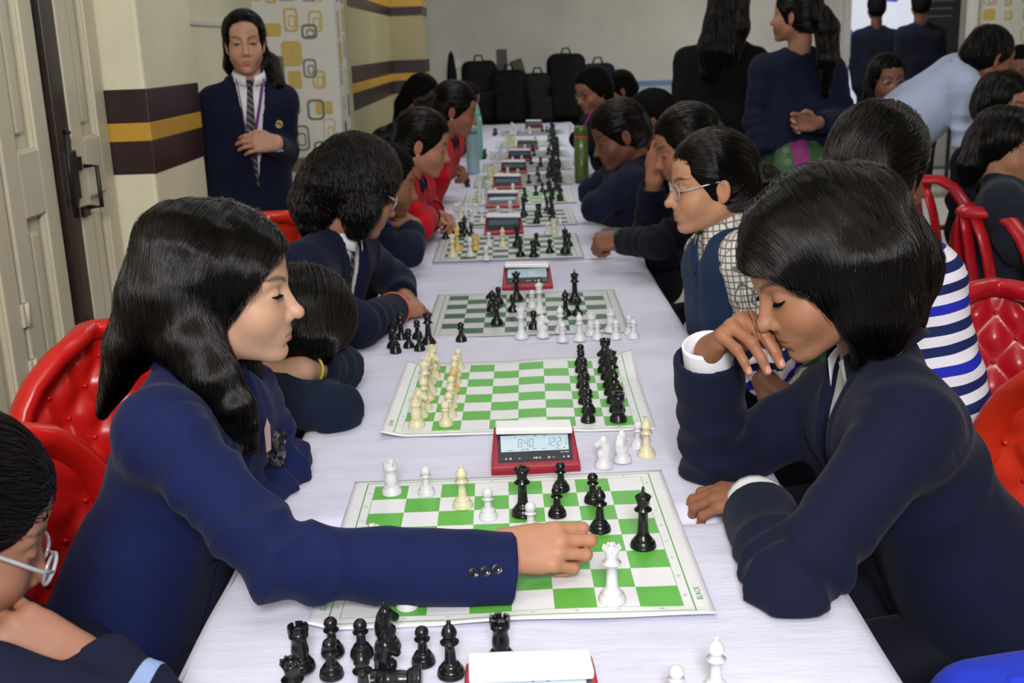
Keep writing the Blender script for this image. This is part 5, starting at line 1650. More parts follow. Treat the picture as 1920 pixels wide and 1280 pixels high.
# ================================================================== the girl thinking with her hand at her mouth
def girl_thinking():
    F = nrm(V3(-0.86, -0.16, -0.46)); U = V3(-0.46, 0.0, 0.88); sc = 1.03
    R = frame(F, U)
    head = at_y(1452, 566, 1.60) - R @ (V3(-0.031, 0.088, 0) * sc)
    J = dict(head=head, neck=(1640, 665, 1.70), hip=(1868, 1220, 1.66), shL=(1705, 800, 1.50), shR=(1575, 745, 1.88),
             elL=(1478, 1108, 1.36), wrL=(1425, 965, 1.60), elR=(1340, 872, 1.80), wrR=(1328, 668, 1.74))
    pr = Person('girl with bobbed black hair in dark navy blazer resting her fingers against her mouth', J, F, U, sc, tone=(160, 114, 86), lid=0.22, res=0.0052, hres=0.0021)
    pr.head(lipc=(120, 72, 66))
    pr.hand('R', (0.28, -0.70, 0.62), (-0.50, 0.44, 0.72), [(1.15, 0.75, 0.35), (1.10, 0.55, 0.2), (1.15, 0.55, 0.2), (1.2, 0.55, 0.2)], [(-0.024, 0.020, -0.012), (-0.038, 0.046, -0.026), (-0.036, 0.068, -0.040), (-0.030, 0.086, -0.048)], 1.08, wrist=A((1336, 655, 1.73)), res=0.0019, spread=(-.14, -.04, .03, .08), tone=(158, 108, 80))
    pr.hand('L', (-0.85, 0.42, -0.12), (0.1, -0.25, 0.95), [(0.3, 0.7, 0.4), (0.35, 0.7, 0.4), (0.4, 0.75, 0.4), (0.45, 0.8, 0.4)], None, 1.0, wrist=A((1440, 935, 1.62)), res=0.0024, tone=(148, 98, 72))
    pr.body()
    D = Dress(pr.J, 1.14, 1.10, 9, 1.5, 0.058, (0.24, 0.05), 1.08)
    pr.cloth('blazer', NAVY_D, D, 0.0052)
    shirt_front(pr, D, WHITE_SHIRT, 0.008, 'shirt')
    collar_mesh(pr, NAVY_D, 0.068, 0.028, 0.75, 0.022, 'blazer_collar', 0.004)
    collar_mesh(pr, WHITE_SHIRT, 0.062, 0.02, 0.5, 0.014, 'shirt_collar')
    cuff_band(pr, 'R', 0.024, 0.041, WHITE_SHIRT)
    cuff_band(pr, 'L', 0.036, 0.051, WHITE_SHIRT)
    near = [A(q) for q in ((1560, 410, 1.63), (1625, 490, 1.59), (1650, 570, 1.58), (1655, 625, 1.59))]
    fringe = [A(q) for q in ((1530, 380, 1.64), (1450, 430, 1.62), (1405, 490, 1.615)) ]
    temple = [A(q) for q in ((1540, 430, 1.605), (1600, 520, 1.58), (1618, 600, 1.578), (1610, 676, 1.585))]
    far = [A(q) for q in ((1480, 420, 1.76), (1430, 470, 1.77), (1420, 500, 1.77))]
    backl = [A(q) for q in ((1610, 400, 1.70), (1668, 500, 1.70), (1680, 580, 1.70))]
    def hs(p):
        d = pr.cap(p, 0.018, 0.060, 0.080, 0.006, 0.01)
        d = smin(d, s_chain(p, near, [0.070, 0.072, 0.058, 0.030], 0.010), 0.03)
        d = smin(d, s_chain(p, temple, [0.030, 0.030, 0.024, 0.004], 0.008), 0.02)
        d = smin(d, s_chain(p, fringe, [0.050, 0.034, 0.010], 0.02), 0.02)
        d = smin(d, s_chain(p, far, [0.045, 0.03, 0.01], 0.02), 0.02)
        d = smin(d, s_chain(p, backl, [0.075, 0.068, 0.045], 0.03), 0.03)
        q = (p @ f32(pr.R)) * f32((1, 1, 0.15))
        return d + 0.0022 * wob(q, 140, 4)
    def flow(p):
        q = pr.loc(p)
        top = np.clip((q[:, 2] - 0.015) / 0.08, 0, 1)[:, None]
        sg = np.sign(q[:, 0:1] - 0.012)
        return f32((0.12, 0, -1.0)) + top * (sg * f32(pr.R[:, 0]) * 2.0)
    pr.hair(hs, V3(0.22, 1.42, 0.98), V3(0.85, 1.95, 1.42), 0.0045, flow, 24000, 0.17, 0.00036, lift=0.0022)
    # loose strands falling past the face
    m = MB()
    for dx in (0, 7):
        m.tube([A((1385 + dx, 490, 1.60)), A((1395 + dx, 560, 1.565)), A((1420 + dx, 630, 1.545)), A((1440 + dx, 665, 1.54))], 0.0004, 5)
    pr.part('loose_strands', m, M['hair'])
    legs_mesh(pr, pr.J['hip'], (-1, 0, 0), 0.45, SKIRT)
    return pr
P_R1 = girl_thinking()
# ================================================================== the other people
def std_hair(pr, style, res=0.008, n=0, off=0.012, tail=None, tail_r=None, hairline=0.064, face_w=0.078, extra=None, rad=0.0006, wave=0.0, length=0.12, side=0.012, back=0.008, rough=0.0):
    """hair in head space: 'tail' is a chain of head-space points, 'extra' more chains [(points, radii)]"""
    tw = [pr.wld(q) if not isinstance(q, tuple) or len(q) == 3 and abs(q[0]) < 2 else A(q) for q in (tail or [])]
    ex = [([pr.wld(q) if abs(q[0]) < 2 else A(q) for q in pts], rr) for pts, rr in (extra or [])]
    def hs(p):
        d = pr.cap(p, off, hairline, face_w, side, back, 1.0, style == 'tied')
        if tw: d = smin(d, s_chain(p, tw, tail_r, 0.012), 0.010)
        for pts, rr in ex: d = smin(d, s_chain(p, pts, rr, 0.02), 0.02)
        q = (p @ f32(pr.R)) * f32((1, 1, 0.25))
        d = d + 0.0015 * wob(q, 130, 3)
        if rough: d = d + rough * wob(p, 75, 6) + rough * 0.7 * wob(p, 140, 7)
        return d
    tie = f32(pr.wld((0, -0.105, 0.02)) if not tw else tw[0])
    def flow(p):
        q = pr.loc(p)
        if style == 'tied':
            near = np.clip(1 - np.linalg.norm(p - tie, axis=1) / 0.05, 0, 1)[:, None]
            v = tie - p; v = v / (np.linalg.norm(v, axis=1)[:, None] + 1e-5)
            b_ = np.clip((-0.09 - q[:, 1:2]) / 0.02, 0, 1) * np.clip((0.06 - q[:, 2:3]) / 0.03, 0, 1)
            return v * (1 - b_) + f32((0, 0, -1)) * b_
        top = np.clip((q[:, 2] - 0.02) / 0.08, 0, 1)[:, None]
        return f32((0, 0, -1.0)) + top * (np.sign(q[:, 0:1]) * f32(pr.R[:, 0]) * 1.4)
    def keep(v):
        q = pr.loc(v.astype(f32)); q[:, 0] = np.abs(q[:, 0])
        fa = s_ell(q, (0, 0.115, -0.045), (face_w + 0.012, 0.125 - side, hairline + 0.046))
        ea = s_ell(q, (0.090, 0.0, -0.022), (0.026, 0.027, 0.044))
        return (fa > 0.022) & ((ea > 0.016) | (style != 'tied'))
    pts = [pr.wld((x, y, z)) for x in (-.11, .11) for y in (-.13, .11) for z in (-.10, .14)] + tw + [q for e in ex for q in e[0]]
    pts = np.array(pts); r = max([0.03] + [max(e[1]) for e in ex] + (list(tail_r) if tail_r else []))
    return pr.hair(hs, pts.min(0) - r, pts.max(0) + r, res, flow, n, length if style != 'tied' else min(length, 0.09), rad, keep=keep, lift=0.002, steps=14, wave=wave)

def figure(label, J, F, U=(0, 0, 1), tone=(170, 122, 94), lid=0.2, mat=None, res=0.011, hres=0.0045, sc=1.0, wide=1.0, arm=1.0, seed=1, vee=None, hands=None, hair=None, cuff=0.046, legs=None, color=None, cloth_name='blazer', collar=None, collar_r=0.057, shirt=None, group=None, wr=1.0, fat=1.0, hem=None, neck_to=None, ears=True, brow=1.0, k_wide=1.0):
    pr = Person(label, J, F, U, sc, tone, lid, res, hres, group)
    pr.head(ears=ears, neck_to=neck_to, brow=brow, k_wide=k_wide)
    for h in (hands or []): pr.hand(res=hres * 0.85, **h)
    pr.body()
    D = Dress(pr.J, wide, arm, seed, wr, cuff, vee, fat, hem)
    pr.cloth(cloth_name, mat or NAVY_D, D, res, color)
    if shirt is not None: shirt_front(pr, D, shirt, res * 1.2, 'shirt')
    if collar is not None: collar_mesh(pr, collar, collar_r, 0.010, 0.22, 0.012, 'collar', 0.003)
    if hair: std_hair(pr, **hair)
    if legs is not None: legs_mesh(pr, pr.J['hip'], legs, 0.45, SKIRT)
    return pr

def standing_legs(pr, mat, name='trousers', spread=0.085, r=(0.105, 0.075, 0.055), res=0.014):
    hip = pr.J['hip']; ax = pr.dress.ax
    def fn(p):
        d = None
        for sg in (-1, 1):
            a = hip + ax * sg * 0.075; k = V3(a[0], a[1], hip[2] * 0.52) + ax * sg * 0.015; ft = V3(a[0], a[1], 0.06) + ax * sg * 0.02
            e = s_chain(p, [a, k, ft], list(r), 0.04)
            e = smin(e, s_cap(p, ft - V3(0, 0, 0.02), ft + pr.dress.front * 0.14 - V3(0, 0, 0.025), 0.04, 0.033), 0.02)
            d = e if d is None else smin(d, e, 0.02)
        return d
    lo = V3(hip[0] - 0.3, hip[1] - 0.3, -0.005); hi = V3(hip[0] + 0.3, hip[1] + 0.3, hip[2] + 0.12)
    return sdf_object(name, fn, lo, hi, res, mat, pr.root, None, pr.org, 0)

# ---- girl asleep on her folded arms (left side, second board)
TEAL = fabric('dark blue green blazer cloth', (16, 27, 46), 0.9, 0.04)
def sleeper():
    J = dict(head=(560, 612, 2.30), neck=(488, 668, 2.36), hip=(300, 880, 2.36), shR=(470, 735, 2.18), shL=(500, 640, 2.52), elR=(628, 770, 2.13), wrR=(540, 765, 2.30), elL=(632, 690, 2.34), wrL=(592, 690, 2.22))
    pr = Person('girl asleep with her head on folded arms beside the starting position board', J, (0.50, 0.25, -0.83), (0.8, 0.1, 0.6), 1.0, (196, 152, 124), 0.0, 0.008, 0.004)
    pr.head(neck_to=pr.J['neck'])
    pr.hand('L', (-0.97, -0.20, -0.02), (-0.05, -0.65, 0.75), [(0.25, 0.4, 0.3)] * 4, None, 1.0, wrist=A((572, 694, 2.18)), tone=(206, 164, 140))
    pr.body()
    D = Dress(pr.J, 1.0, 1.05, 14, 1.2, 0.050)
    pr.cloth('blazer', TEAL, D, 0.008)
    std_hair(pr, 'down', 0.007, 3500, 0.016, extra=[([(545, 560, 2.26), (520, 620, 2.22), (508, 665, 2.22)], [0.06, 0.06, 0.03]), ([(575, 575, 2.26), (590, 630, 2.23), (590, 660, 2.24)], [0.06, 0.05, 0.03])], rad=0.0006)
    wr = A((572, 694, 2.18)); fd = nrm(A((650, 690, 2.3)) - wr)
    m = MB(); R = frame(fd, (0, 0, 1)); c = wr + fd * 0.022
    m.tube([c + (R[:, 0] * math.cos(a) + R[:, 2] * math.sin(a)) * 0.029 for a in np.linspace(0, 2 * PI, 20, endpoint=False)], 0.003, 6, True)
    pr.part('bracelet', m, simple('yellow bracelet', (190, 180, 40), 0.5))
    legs_mesh(pr, pr.J['hip'], (1, 0, 0), 0.45, SKIRT)
sleeper()

# ---- girl with a curly bob and spectacles
P = figure('girl with curly black bob and silver glasses looking down at the dark green board',
    dict(head=(672, 352, 2.98), neck=(632, 440, 2.98), hip=(560, 690, 2.92), shR=(560, 500, 2.80), shL=(668, 470, 3.14), elR=(668, 612, 2.74), wrR=(738, 580, 2.98), elL=(745, 530, 3.32), wrL=(752, 556, 3.16)),
    (0.80, 0.42, -0.42), (0.35, 0.2, 0.9), (168, 116, 90), 0.15, NAVY_D, 0.0075, 0.0036, 1.02, 1.05, 1.05, 21, (0.26, 0.055),
    [dict(side='R', dirn=(0.75, 0.6, -0.15), dorsal=(0.1, -0.3, 0.95), curls=[(0.6, 1.0, 0.5)] * 4, wrist=(742, 578, 3.0)), dict(side='L', dirn=(0.55, -0.75, -0.25), dorsal=(0.5, 0.2, 0.85), curls=[(0.7, 1.1, 0.5)] * 4, wrist=(760, 556, 3.16))],
    dict(style='down', res=0.007, n=3500, off=0.022, rad=0.0006, wave=0.0018, rough=0.0025, length=0.12, face_w=0.052, side=0.03, back=0.03,
         extra=[([(-0.02, -0.06, 0.0), (-0.03, -0.08, -0.08), (-0.02, -0.07, -0.13)], [0.085, 0.07, 0.04]), ([(0.06, -0.02, 0.0), (0.068, 0.0, -0.06), (0.06, 0.01, -0.10)], [0.045, 0.045, 0.03]), ([(-0.06, -0.02, 0.0), (-0.068, -0.01, -0.06)], [0.045, 0.04])]),
    collar=WHITE_SHIRT, shirt=WHITE_SHIRT, legs=(1, 0, 0))
tie_mesh(P, P.dress, M['tie'], 0.24)
glasses_mesh(P, M['frame_clear'], M['lens'], r=0.0022)
m = MB(); c_ = P.J['wrR']; R_ = frame(nrm(P.J['wrR'] - P.J['elR']), (0, 0, 1))
m.tube([c_ + (R_[:, 0] * math.cos(a) + R_[:, 2] * math.sin(a)) * 0.047 for a in np.linspace(0, 2 * PI, 18, endpoint=False)], 0.003, 6, True)
P.part('sleeve_edge', m, simple('orange wrist band', (214, 96, 50), 0.6))

# ---- girl behind her, pen in hand
P = figure('girl holding a blue pen to her chin, half hidden behind the curly haired girl',
    dict(head=(722, 338, 3.72), neck=(700, 405, 3.74), hip=(640, 560, 3.70), shR=(655, 440, 3.55), shL=(705, 425, 3.90), elR=(765, 470, 3.62), wrR=(772, 432, 3.74), elL=(700, 470, 4.0), wrL=(752, 452, 3.98)),
    (0.95, 0.15, -0.30), (0.2, 0, 1), (150, 100, 76), 0.2, NAVY_D, 0.010, 0.005, 1.0, 1.0, 1.05, 25, None,
    [dict(side='R', dirn=(-0.75, 0.1, 0.55), dorsal=(0.6, -0.3, 0.75), curls=[(0.7, 0.9, 0.5)] * 4, wrist=(778, 422, 3.74), scale=1.0)],
    dict(style='tied', res=0.010, off=0.012), legs=(1, 0, 0))
m = MB(); m.tube([A((716, 398, 3.60)), A((740, 434, 3.66))], 0.0045, 8); m.tube([A((713, 394, 3.60)), A((716, 398, 3.60))], [0.001, 0.004], 8)
pen = empty('ballpoint_pen', tuple(A((740, 434, 3.66))), 0, 'bright blue ballpoint pen held by the half hidden girl', 'pen')
m.v = [tuple(np.array(q) - A((740, 434, 3.66))) for q in m.v]; m.build('barrel', simple('bright blue plastic', (30, 90, 220), 0.3), pen)

# ---- girls in red
for (lb, hx, hy, Y, dx, tone, hnd) in (('girl in bright red jacket with clasped hands at the table', 792, 268, 4.30, 0, (176, 122, 98), True), ('girl in red jacket with a pearl ear stud beside the blue bottle', 853, 205, 5.35, 0, (150, 100, 80), False)):
    s_ = 4.30 / Y
    o = lambda ax, ay, dy=0.0: (hx + (ax - (34 if (not hnd and ay > 110 and ay < 200) else 0)) * s_, hy + ay * s_, Y + dy)
    P = figure(lb, dict(head=(hx, hy, Y), neck=o(-28, 62), hip=o(-90, 205), shR=o(-52, 92, -0.16), shL=o(-8, 78, 0.18), elR=o(-8, 158, -0.20), wrR=o(10, 138, 0.04), elL=o(14, 140, 0.25), wrL=o(18, 130, 0.12)),
        (0.93, 0.05, -0.34), (0.3, 0, 1), tone, 0.1, RED_KNIT, 0.010, 0.005, 1.0, 1.0, 1.05, 31, None,
        [dict(side='R', dirn=(0.8, 0.45, -0.2), dorsal=(0.1, -0.6, 0.8), curls=[(0.8, 1.1, 0.5)] * 4, scale=1.0), dict(side='L', dirn=(0.8, -0.4, -0.2), dorsal=(0.2, 0.3, 0.9), curls=[(0.8, 1.1, 0.5)] * 4, scale=1.0)],
        dict(style='tied', res=0.009, n=1200, off=0.012, tail=[(0, -0.112, 0.01), (0, -0.150, -0.03), (0.0, -0.150, -0.12)], tail_r=[0.03, 0.035, 0.012], rad=0.0008), collar=NAVY_D, collar_r=0.068, legs=(1, 0, 0))
    m = MB(); p_ = P.wld((0.082, -0.004, -0.042)); m.lathe([(0.0005, -0.004), (0.004, 0), (0.0005, 0.004)], tuple(p_), 10); P.part('ear_stud', m, simple('pearl', (230, 228, 222), 0.2))
    if hnd:
        cb = P.dress
        for sd in 'RL': cuff_band(P, sd, 0.006, 0.050, NAVY_D, 0.03, 'cuff')
# farther along the same side
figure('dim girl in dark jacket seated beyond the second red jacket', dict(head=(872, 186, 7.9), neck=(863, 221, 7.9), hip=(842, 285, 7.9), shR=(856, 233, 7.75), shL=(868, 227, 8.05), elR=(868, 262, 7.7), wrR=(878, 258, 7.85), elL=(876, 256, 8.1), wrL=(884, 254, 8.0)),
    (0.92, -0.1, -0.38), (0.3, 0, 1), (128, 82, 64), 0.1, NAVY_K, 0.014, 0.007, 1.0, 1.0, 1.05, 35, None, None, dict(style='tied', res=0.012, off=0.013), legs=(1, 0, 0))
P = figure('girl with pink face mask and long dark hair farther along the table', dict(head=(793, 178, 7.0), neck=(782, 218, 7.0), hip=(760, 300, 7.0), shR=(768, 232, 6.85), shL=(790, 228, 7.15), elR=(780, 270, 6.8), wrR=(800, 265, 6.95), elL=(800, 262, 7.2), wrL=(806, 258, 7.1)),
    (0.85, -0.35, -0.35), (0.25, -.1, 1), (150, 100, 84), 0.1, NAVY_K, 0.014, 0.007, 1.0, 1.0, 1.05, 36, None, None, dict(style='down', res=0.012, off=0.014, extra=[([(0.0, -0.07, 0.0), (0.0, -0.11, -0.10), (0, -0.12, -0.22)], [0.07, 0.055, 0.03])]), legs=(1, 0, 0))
m = MB(); m.add(*(lambda g: (g, [[i * 7 + j, i * 7 + 7 + j, i * 7 + 8 + j, i * 7 + j + 1] for i in range(6) for j in range(6)]))([P.wld((0.056 * math.sin(a), 0.045 + 0.072 * math.cos(a) * (1 - 0.12 * abs(z + .06) / .04), z)) for a in np.linspace(-1.15, 1.15, 7) for z in np.linspace(-0.105, -0.028, 7)]), True)
P.part('face_mask', m, fabric('pink cloth mask', (214, 120, 150), 0.9))

# ---- right side: girl in the striped top behind the thinking girl
t = NT('blue and white striped jersey')
co = t.coord()
sx = t.n('ShaderNodeSeparateXYZ'); t.l(co, sx.inputs[0])
zz = t.math('ADD', t.math('ADD', t.math('MULTIPLY', sx.outputs[2], 0.97), t.math('MULTIPLY', sx.outputs[0], -0.22)), t.math('MULTIPLY', t.noise(6, 2, 0.5, co), 0.012))
ph = t.math('FRACT', t.math('MULTIPLY', zz, 26.0))
band = t.math('FRACT', t.math('MULTIPLY', t.math('FLOOR', t.math('MULTIPLY', zz, 26.0)), 0.3334))
colr = t.ramp(band, [(0.0, srgb(36, 44, 176)), (0.2, srgb(28, 40, 92)), (0.8, srgb(28, 40, 92))], 'CONSTANT')
t.set(Base_Color=t.mix(t.math('GREATER_THAN', ph, 0.5), colr, srgb(232, 230, 240)), Roughness=0.85, Specular_IOR_Level=0.2)
t.bump(t.noise(700, 1, 0.5, co), 0.2, 0.0006)
STRIPE = t.m
P = figure('girl in blue and white striped top with gold hoop earring, seen from behind',
    dict(head=(1648, 322, 2.30), neck=(1662, 425, 2.26), hip=(1715, 770, 2.22), shL=(1590, 505, 2.40), shR=(1748, 512, 2.18), elL=(1480, 650, 2.44), wrL=(1430, 710, 2.26), elR=(1788, 700, 2.14), wrR=(1740, 800, 2.30)),
    (0.66, 0.72, -0.16), (0.1, 0.1, 1), (120, 78, 60), 0.2, STRIPE, 0.008, 0.0042, 1.08, 0.95, 0.95, 41, None,
    [dict(side='L', dirn=(0.5, -0.8, -0.2), dorsal=(0.0, 0.1, 1), wrist=(1432, 712, 2.26)), dict(side='R', dirn=(-0.3, 0.8, -0.3), dorsal=(0, -.2, 1), wrist=(1740, 800, 2.32))],
    dict(style='tied', res=0.006, n=5000, off=0.015, rad=0.0006, tail=[(-0.02, -0.11, -0.03), (-0.03, -0.135, -0.07), (-0.04, -0.13, -0.16)], tail_r=[0.045, 0.042, 0.02], length=0.14), legs=(-1, 0, 0), cloth_name='striped_top')
cm = collar_mesh(P, WHITE_SHIRT, 0.058, 0.022, 0.5, 0.012, 'shirt_collar')
m = MB(); e_ = P.wld((0.079, -0.008, -0.052)); R_ = P.R
m.tube([e_ + (R_[:, 1] * math.cos(a) + R_[:, 2] * math.sin(a)) * 0.011 for a in np.linspace(0, 2 * PI, 16, endpoint=False)], 0.0012, 6, True)
P.part('hoop_earring', m, simple('gold', (212, 160, 70), 0.2, 1.0))

# ---- girl in vest and checked shirt with clear glasses
t = NT('black and white checked shirt')
co = t.coord()
ck = [t.math('LESS_THAN', t.math('FRACT', t.math('MULTIPLY', t.n('ShaderNodeSeparateXYZ').outputs[i], 1.0)), 0.2) for i in range(0)]
sx = t.n('ShaderNodeSeparateXYZ'); t.l(t.mapping(co, (1, 1, 1), (0.0, 0.15, 0.5)), sx.inputs[0])
la = t.math('LESS_THAN', t.math('FRACT', t.math('MULTIPLY', sx.outputs[0], 62.0)), 0.22)
lb_ = t.math('LESS_THAN', t.math('FRACT', t.math('MULTIPLY', sx.outputs[2], 62.0)), 0.22)
lc = t.math('LESS_THAN', t.math('FRACT', t.math('MULTIPLY', sx.outputs[1], 62.0)), 0.12)
t.set(Base_Color=t.mix(t.math('MULTIPLY', t.math('MAXIMUM', t.math('MAXIMUM', la, lb_), lc), 0.8), srgb(226, 222, 212), srgb(44, 44, 50)), Roughness=0.85)
CHECK = t.m
VEST = fabric('slate blue school vest', (32, 50, 82), 0.85, 0.05)
P = figure('girl with ponytail and clear glasses in vest over checked shirt',
    dict(head=(1333, 342, 2.80), neck=(1358, 432, 2.82), hip=(1385, 660, 2.84), shL=(1392, 480, 2.70), shR=(1325, 470, 2.98), elL=(1420, 600, 2.66), wrL=(1330, 660, 2.78), elR=(1330, 600, 3.02), wrR=(1290, 650, 2.92)),
    (-0.99, -0.08, -0.14), (-0.1, 0, 1), (196, 144, 112), 0.3, CHECK, 0.0075, 0.0032, 1.02, 0.88, 0.92, 44, None, None,
    dict(style='tied', res=0.006, n=4500, off=0.011, rad=0.0006, hairline=0.068, face_w=0.086, tail=[(0.0, -0.112, 0.012), (-0.01, -0.135, -0.02), (-0.01, -0.140, -0.09)], tail_r=[0.022, 0.034, 0.014], length=0.13), legs=(-1, 0, 0), cloth_name='checked_shirt')
glasses_mesh(P, M['frame_clear'], M['lens'], r=0.0016)
collar_mesh(P, CHECK, 0.060, 0.022, 0.45, 0.016, 'shirt_collar', points=0.045)
DV = Dress({k: v for k, v in P.J.items() if k[:2] not in ('el', 'wr')}, 1.04, 0.9, 45, 0.8, 0.05, (0.15, 0.045))
def vest(p):
    d = DV(p)
    for sh in ('shL', 'shR'):
        d = smax(d, -s_cap(p, P.J[sh] + V3(0, 0, -0.01) + DV.ax * (0.040 if sh == 'shR' else -0.040), P.J[sh] + V3(0, 0, -0.12) + DV.ax * (0.055 if sh == 'shR' else -0.055), 0.048), 0.01)
    return d
lo_, hi_ = DV.bounds(0.16)
sdf_object('vest', vest, lo_, hi_, 0.0075, VEST, P.root, None, P.org, 1)
for py in (510, 567):
    p_, n_ = surf(vest, 1300, py); button(P, p_, n_, 0.007, M['button'])
m = MB(); c_ = P.wld((0, -0.114, 0.012)); m.tube([c_ + (P.R[:, 0] * math.cos(a) + P.R[:, 2] * math.sin(a)) * 0.022 for a in np.linspace(0, 2 * PI, 16, endpoint=False)], 0.009, 8, True)
P.part('hair_tie', m, simple('royal blue scrunchie', (40, 60, 215), 0.7))

# ---- girl propping her forehead, fist on the table
P = figure('girl in dark blazer propping her face on one hand with green shirt cuff',
    dict(head=(1288, 272, 3.60), neck=(1318, 345, 3.62), hip=(1350, 520, 3.64), shL=(1335, 395, 3.48), shR=(1290, 375, 3.80), elL=(1235, 455, 3.42), wrL=(1172, 452, 3.62), elR=(1215, 425, 3.80), wrR=(1222, 348, 3.74)),
    (-0.94, 0.0, -0.34), (-0.3, 0, 1), (160, 108, 82), 0.15, NAVY_K, 0.009, 0.0045, 1.0, 1.0, 1.0, 47, None,
    [dict(side='L', dirn=(-1.0, 0.15, -0.1), dorsal=(-0.2, -0.55, 0.8), curls=FIST, wrist=(1170, 448, 3.62), scale=1.05, tone=(132, 86, 64)), dict(side='R', dirn=(0.15, -0.05, 1.0), dorsal=(-0.6, -0.7, 0.1), curls=[(0.3, 0.6, 0.4)] * 4, wrist=(1226, 340, 3.72), scale=1.0)],
    dict(style='tied', res=0.008, n=1500, off=0.012, rad=0.0008), legs=(-1, 0, 0))
cuff_band(P, 'L', 0.012, 0.044, simple('green knit cuff', (24, 92, 66), 0.8), 0.03)
# ---- boyish head bowed in hands, then others behind
figure('girl with bowed head in a navy jacket behind the olive flask', dict(head=(1160, 252, 4.40), neck=(1195, 305, 4.42), hip=(1235, 445, 4.45), shL=(1185, 345, 4.26), shR=(1165, 320, 4.60), elL=(1118, 388, 4.22), wrL=(1150, 405, 4.5), elR=(1110, 360, 4.65), wrR=(1135, 385, 4.7)),
    (-0.92, -0.12, -0.40), (-0.35, 0, 1), (112, 72, 54), 0.15, NAVY_D, 0.010, 0.005, 1.02, 1.05, 1.1, 51, None, None, dict(style='tied', res=0.009, n=1200, off=0.013, rad=0.0008), legs=(-1, 0, 0), collar=NAVY_D)
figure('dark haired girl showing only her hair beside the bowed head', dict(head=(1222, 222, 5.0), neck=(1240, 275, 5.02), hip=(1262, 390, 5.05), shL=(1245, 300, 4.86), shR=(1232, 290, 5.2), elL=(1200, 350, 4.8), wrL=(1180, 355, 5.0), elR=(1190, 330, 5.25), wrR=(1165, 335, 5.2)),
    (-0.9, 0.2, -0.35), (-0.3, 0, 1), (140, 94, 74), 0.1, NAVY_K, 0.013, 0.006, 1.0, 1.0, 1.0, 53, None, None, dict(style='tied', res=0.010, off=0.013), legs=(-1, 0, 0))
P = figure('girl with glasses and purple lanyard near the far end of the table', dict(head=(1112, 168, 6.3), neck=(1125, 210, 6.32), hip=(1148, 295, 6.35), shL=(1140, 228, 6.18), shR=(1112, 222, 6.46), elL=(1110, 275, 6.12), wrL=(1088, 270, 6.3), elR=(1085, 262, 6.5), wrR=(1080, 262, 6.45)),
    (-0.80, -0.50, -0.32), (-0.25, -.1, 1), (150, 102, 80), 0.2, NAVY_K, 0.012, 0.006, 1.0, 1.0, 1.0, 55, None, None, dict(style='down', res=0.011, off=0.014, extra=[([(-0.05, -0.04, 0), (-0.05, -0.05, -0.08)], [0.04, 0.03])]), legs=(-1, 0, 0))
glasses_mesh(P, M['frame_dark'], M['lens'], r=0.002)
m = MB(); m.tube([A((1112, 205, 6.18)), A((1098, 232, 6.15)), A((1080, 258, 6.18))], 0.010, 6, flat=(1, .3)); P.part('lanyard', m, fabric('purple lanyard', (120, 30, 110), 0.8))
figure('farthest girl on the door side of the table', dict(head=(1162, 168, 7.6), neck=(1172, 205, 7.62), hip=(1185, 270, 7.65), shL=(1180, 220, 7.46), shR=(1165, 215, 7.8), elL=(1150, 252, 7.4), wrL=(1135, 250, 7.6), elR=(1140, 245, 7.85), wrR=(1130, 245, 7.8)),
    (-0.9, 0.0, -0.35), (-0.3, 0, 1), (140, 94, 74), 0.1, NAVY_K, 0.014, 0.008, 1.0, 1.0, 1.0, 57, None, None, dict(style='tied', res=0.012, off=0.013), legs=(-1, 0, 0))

# ---- standing girl by the pillar
P = figure('standing girl in navy blazer with striped tie and purple lanyard beside the pillar',
    dict(head=(459, 80, 4.42), neck=(466, 146, 4.44), hip=(466, 385, 4.45), shR=(400, 190, 4.40), shL=(530, 186, 4.48), elR=(403, 320, 4.40), wrR=(436, 420, 4.32), elL=(536, 286, 4.50), wrL=(512, 270, 4.28)),
    (0.22, -0.97, -0.08), (0, 0, 1), (198, 148, 122), 0.85, NAVY_D, 0.0085, 0.0034, 0.98, 1.02, 0.98, 61, (0.42, 0.060),
    [dict(side='L', dirn=(-0.95, -0.22, 0.05), dorsal=(-0.15, -0.9, 0.35), curls=[(0.35, 0.55, 0.3)] * 4, wrist=(520, 268, 4.28), scale=1.0), dict(side='R', dirn=(0.1, -0.1, -1), dorsal=(-0.8, -0.5, 0), wrist=(436, 430, 4.32))],
    dict(style='tied', res=0.007, n=2500, off=0.009, rad=0.0006, hairline=0.070, face_w=0.070, tail=[(-0.02, -0.10, -0.02), (-0.085, -0.06, -0.09), (-0.105, 0.0, -0.17), (-0.10, 0.02, -0.21)], tail_r=[0.03, 0.038, 0.034, 0.012], extra=[([(0.045, -0.055, -0.02), (0.052, -0.055, -0.09), (0.042, -0.055, -0.14)], [0.036, 0.032, 0.02]), ([(-0.045, -0.055, -0.02), (-0.052, -0.055, -0.09)], [0.036, 0.034])]), collar=WHITE_SHIRT, shirt=WHITE_SHIRT, cuff=0.044, k_wide=0.94)
tie_mesh(P, P.dress, M['tie'], 0.44)
standing_legs(P, SKIRT)
m = MB(); 
for sg in (-1, 1):
    pts = []
    for t_ in np.linspace(0.0, 0.30, 9):
        p_ = P.J['neck'] + P.dress.down * t_ + P.dress.ax * sg * (0.050 * (1 - t_ / 0.30)) + P.dress.front * 0.2
        for _ in range(25): p_ = p_ - P.dress.front * 0.7 * float(P.dress.torso(p_.astype(f32)[None])[0] + 0.002)
        pts.append(p_ + P.dress.front * 0.006)
    m.tube(pts, 0.006, 6, flat=(1, .3))
P.part('lanyard', m, fabric('purple lanyard ribbon', (112, 50, 130), 0.8))
p_, n_ = surf(P.dress, 523, 233); button(P, p_, n_, 0.016, simple('gold embroidered badge', (190, 170, 110), 0.6), 'crest_badge')
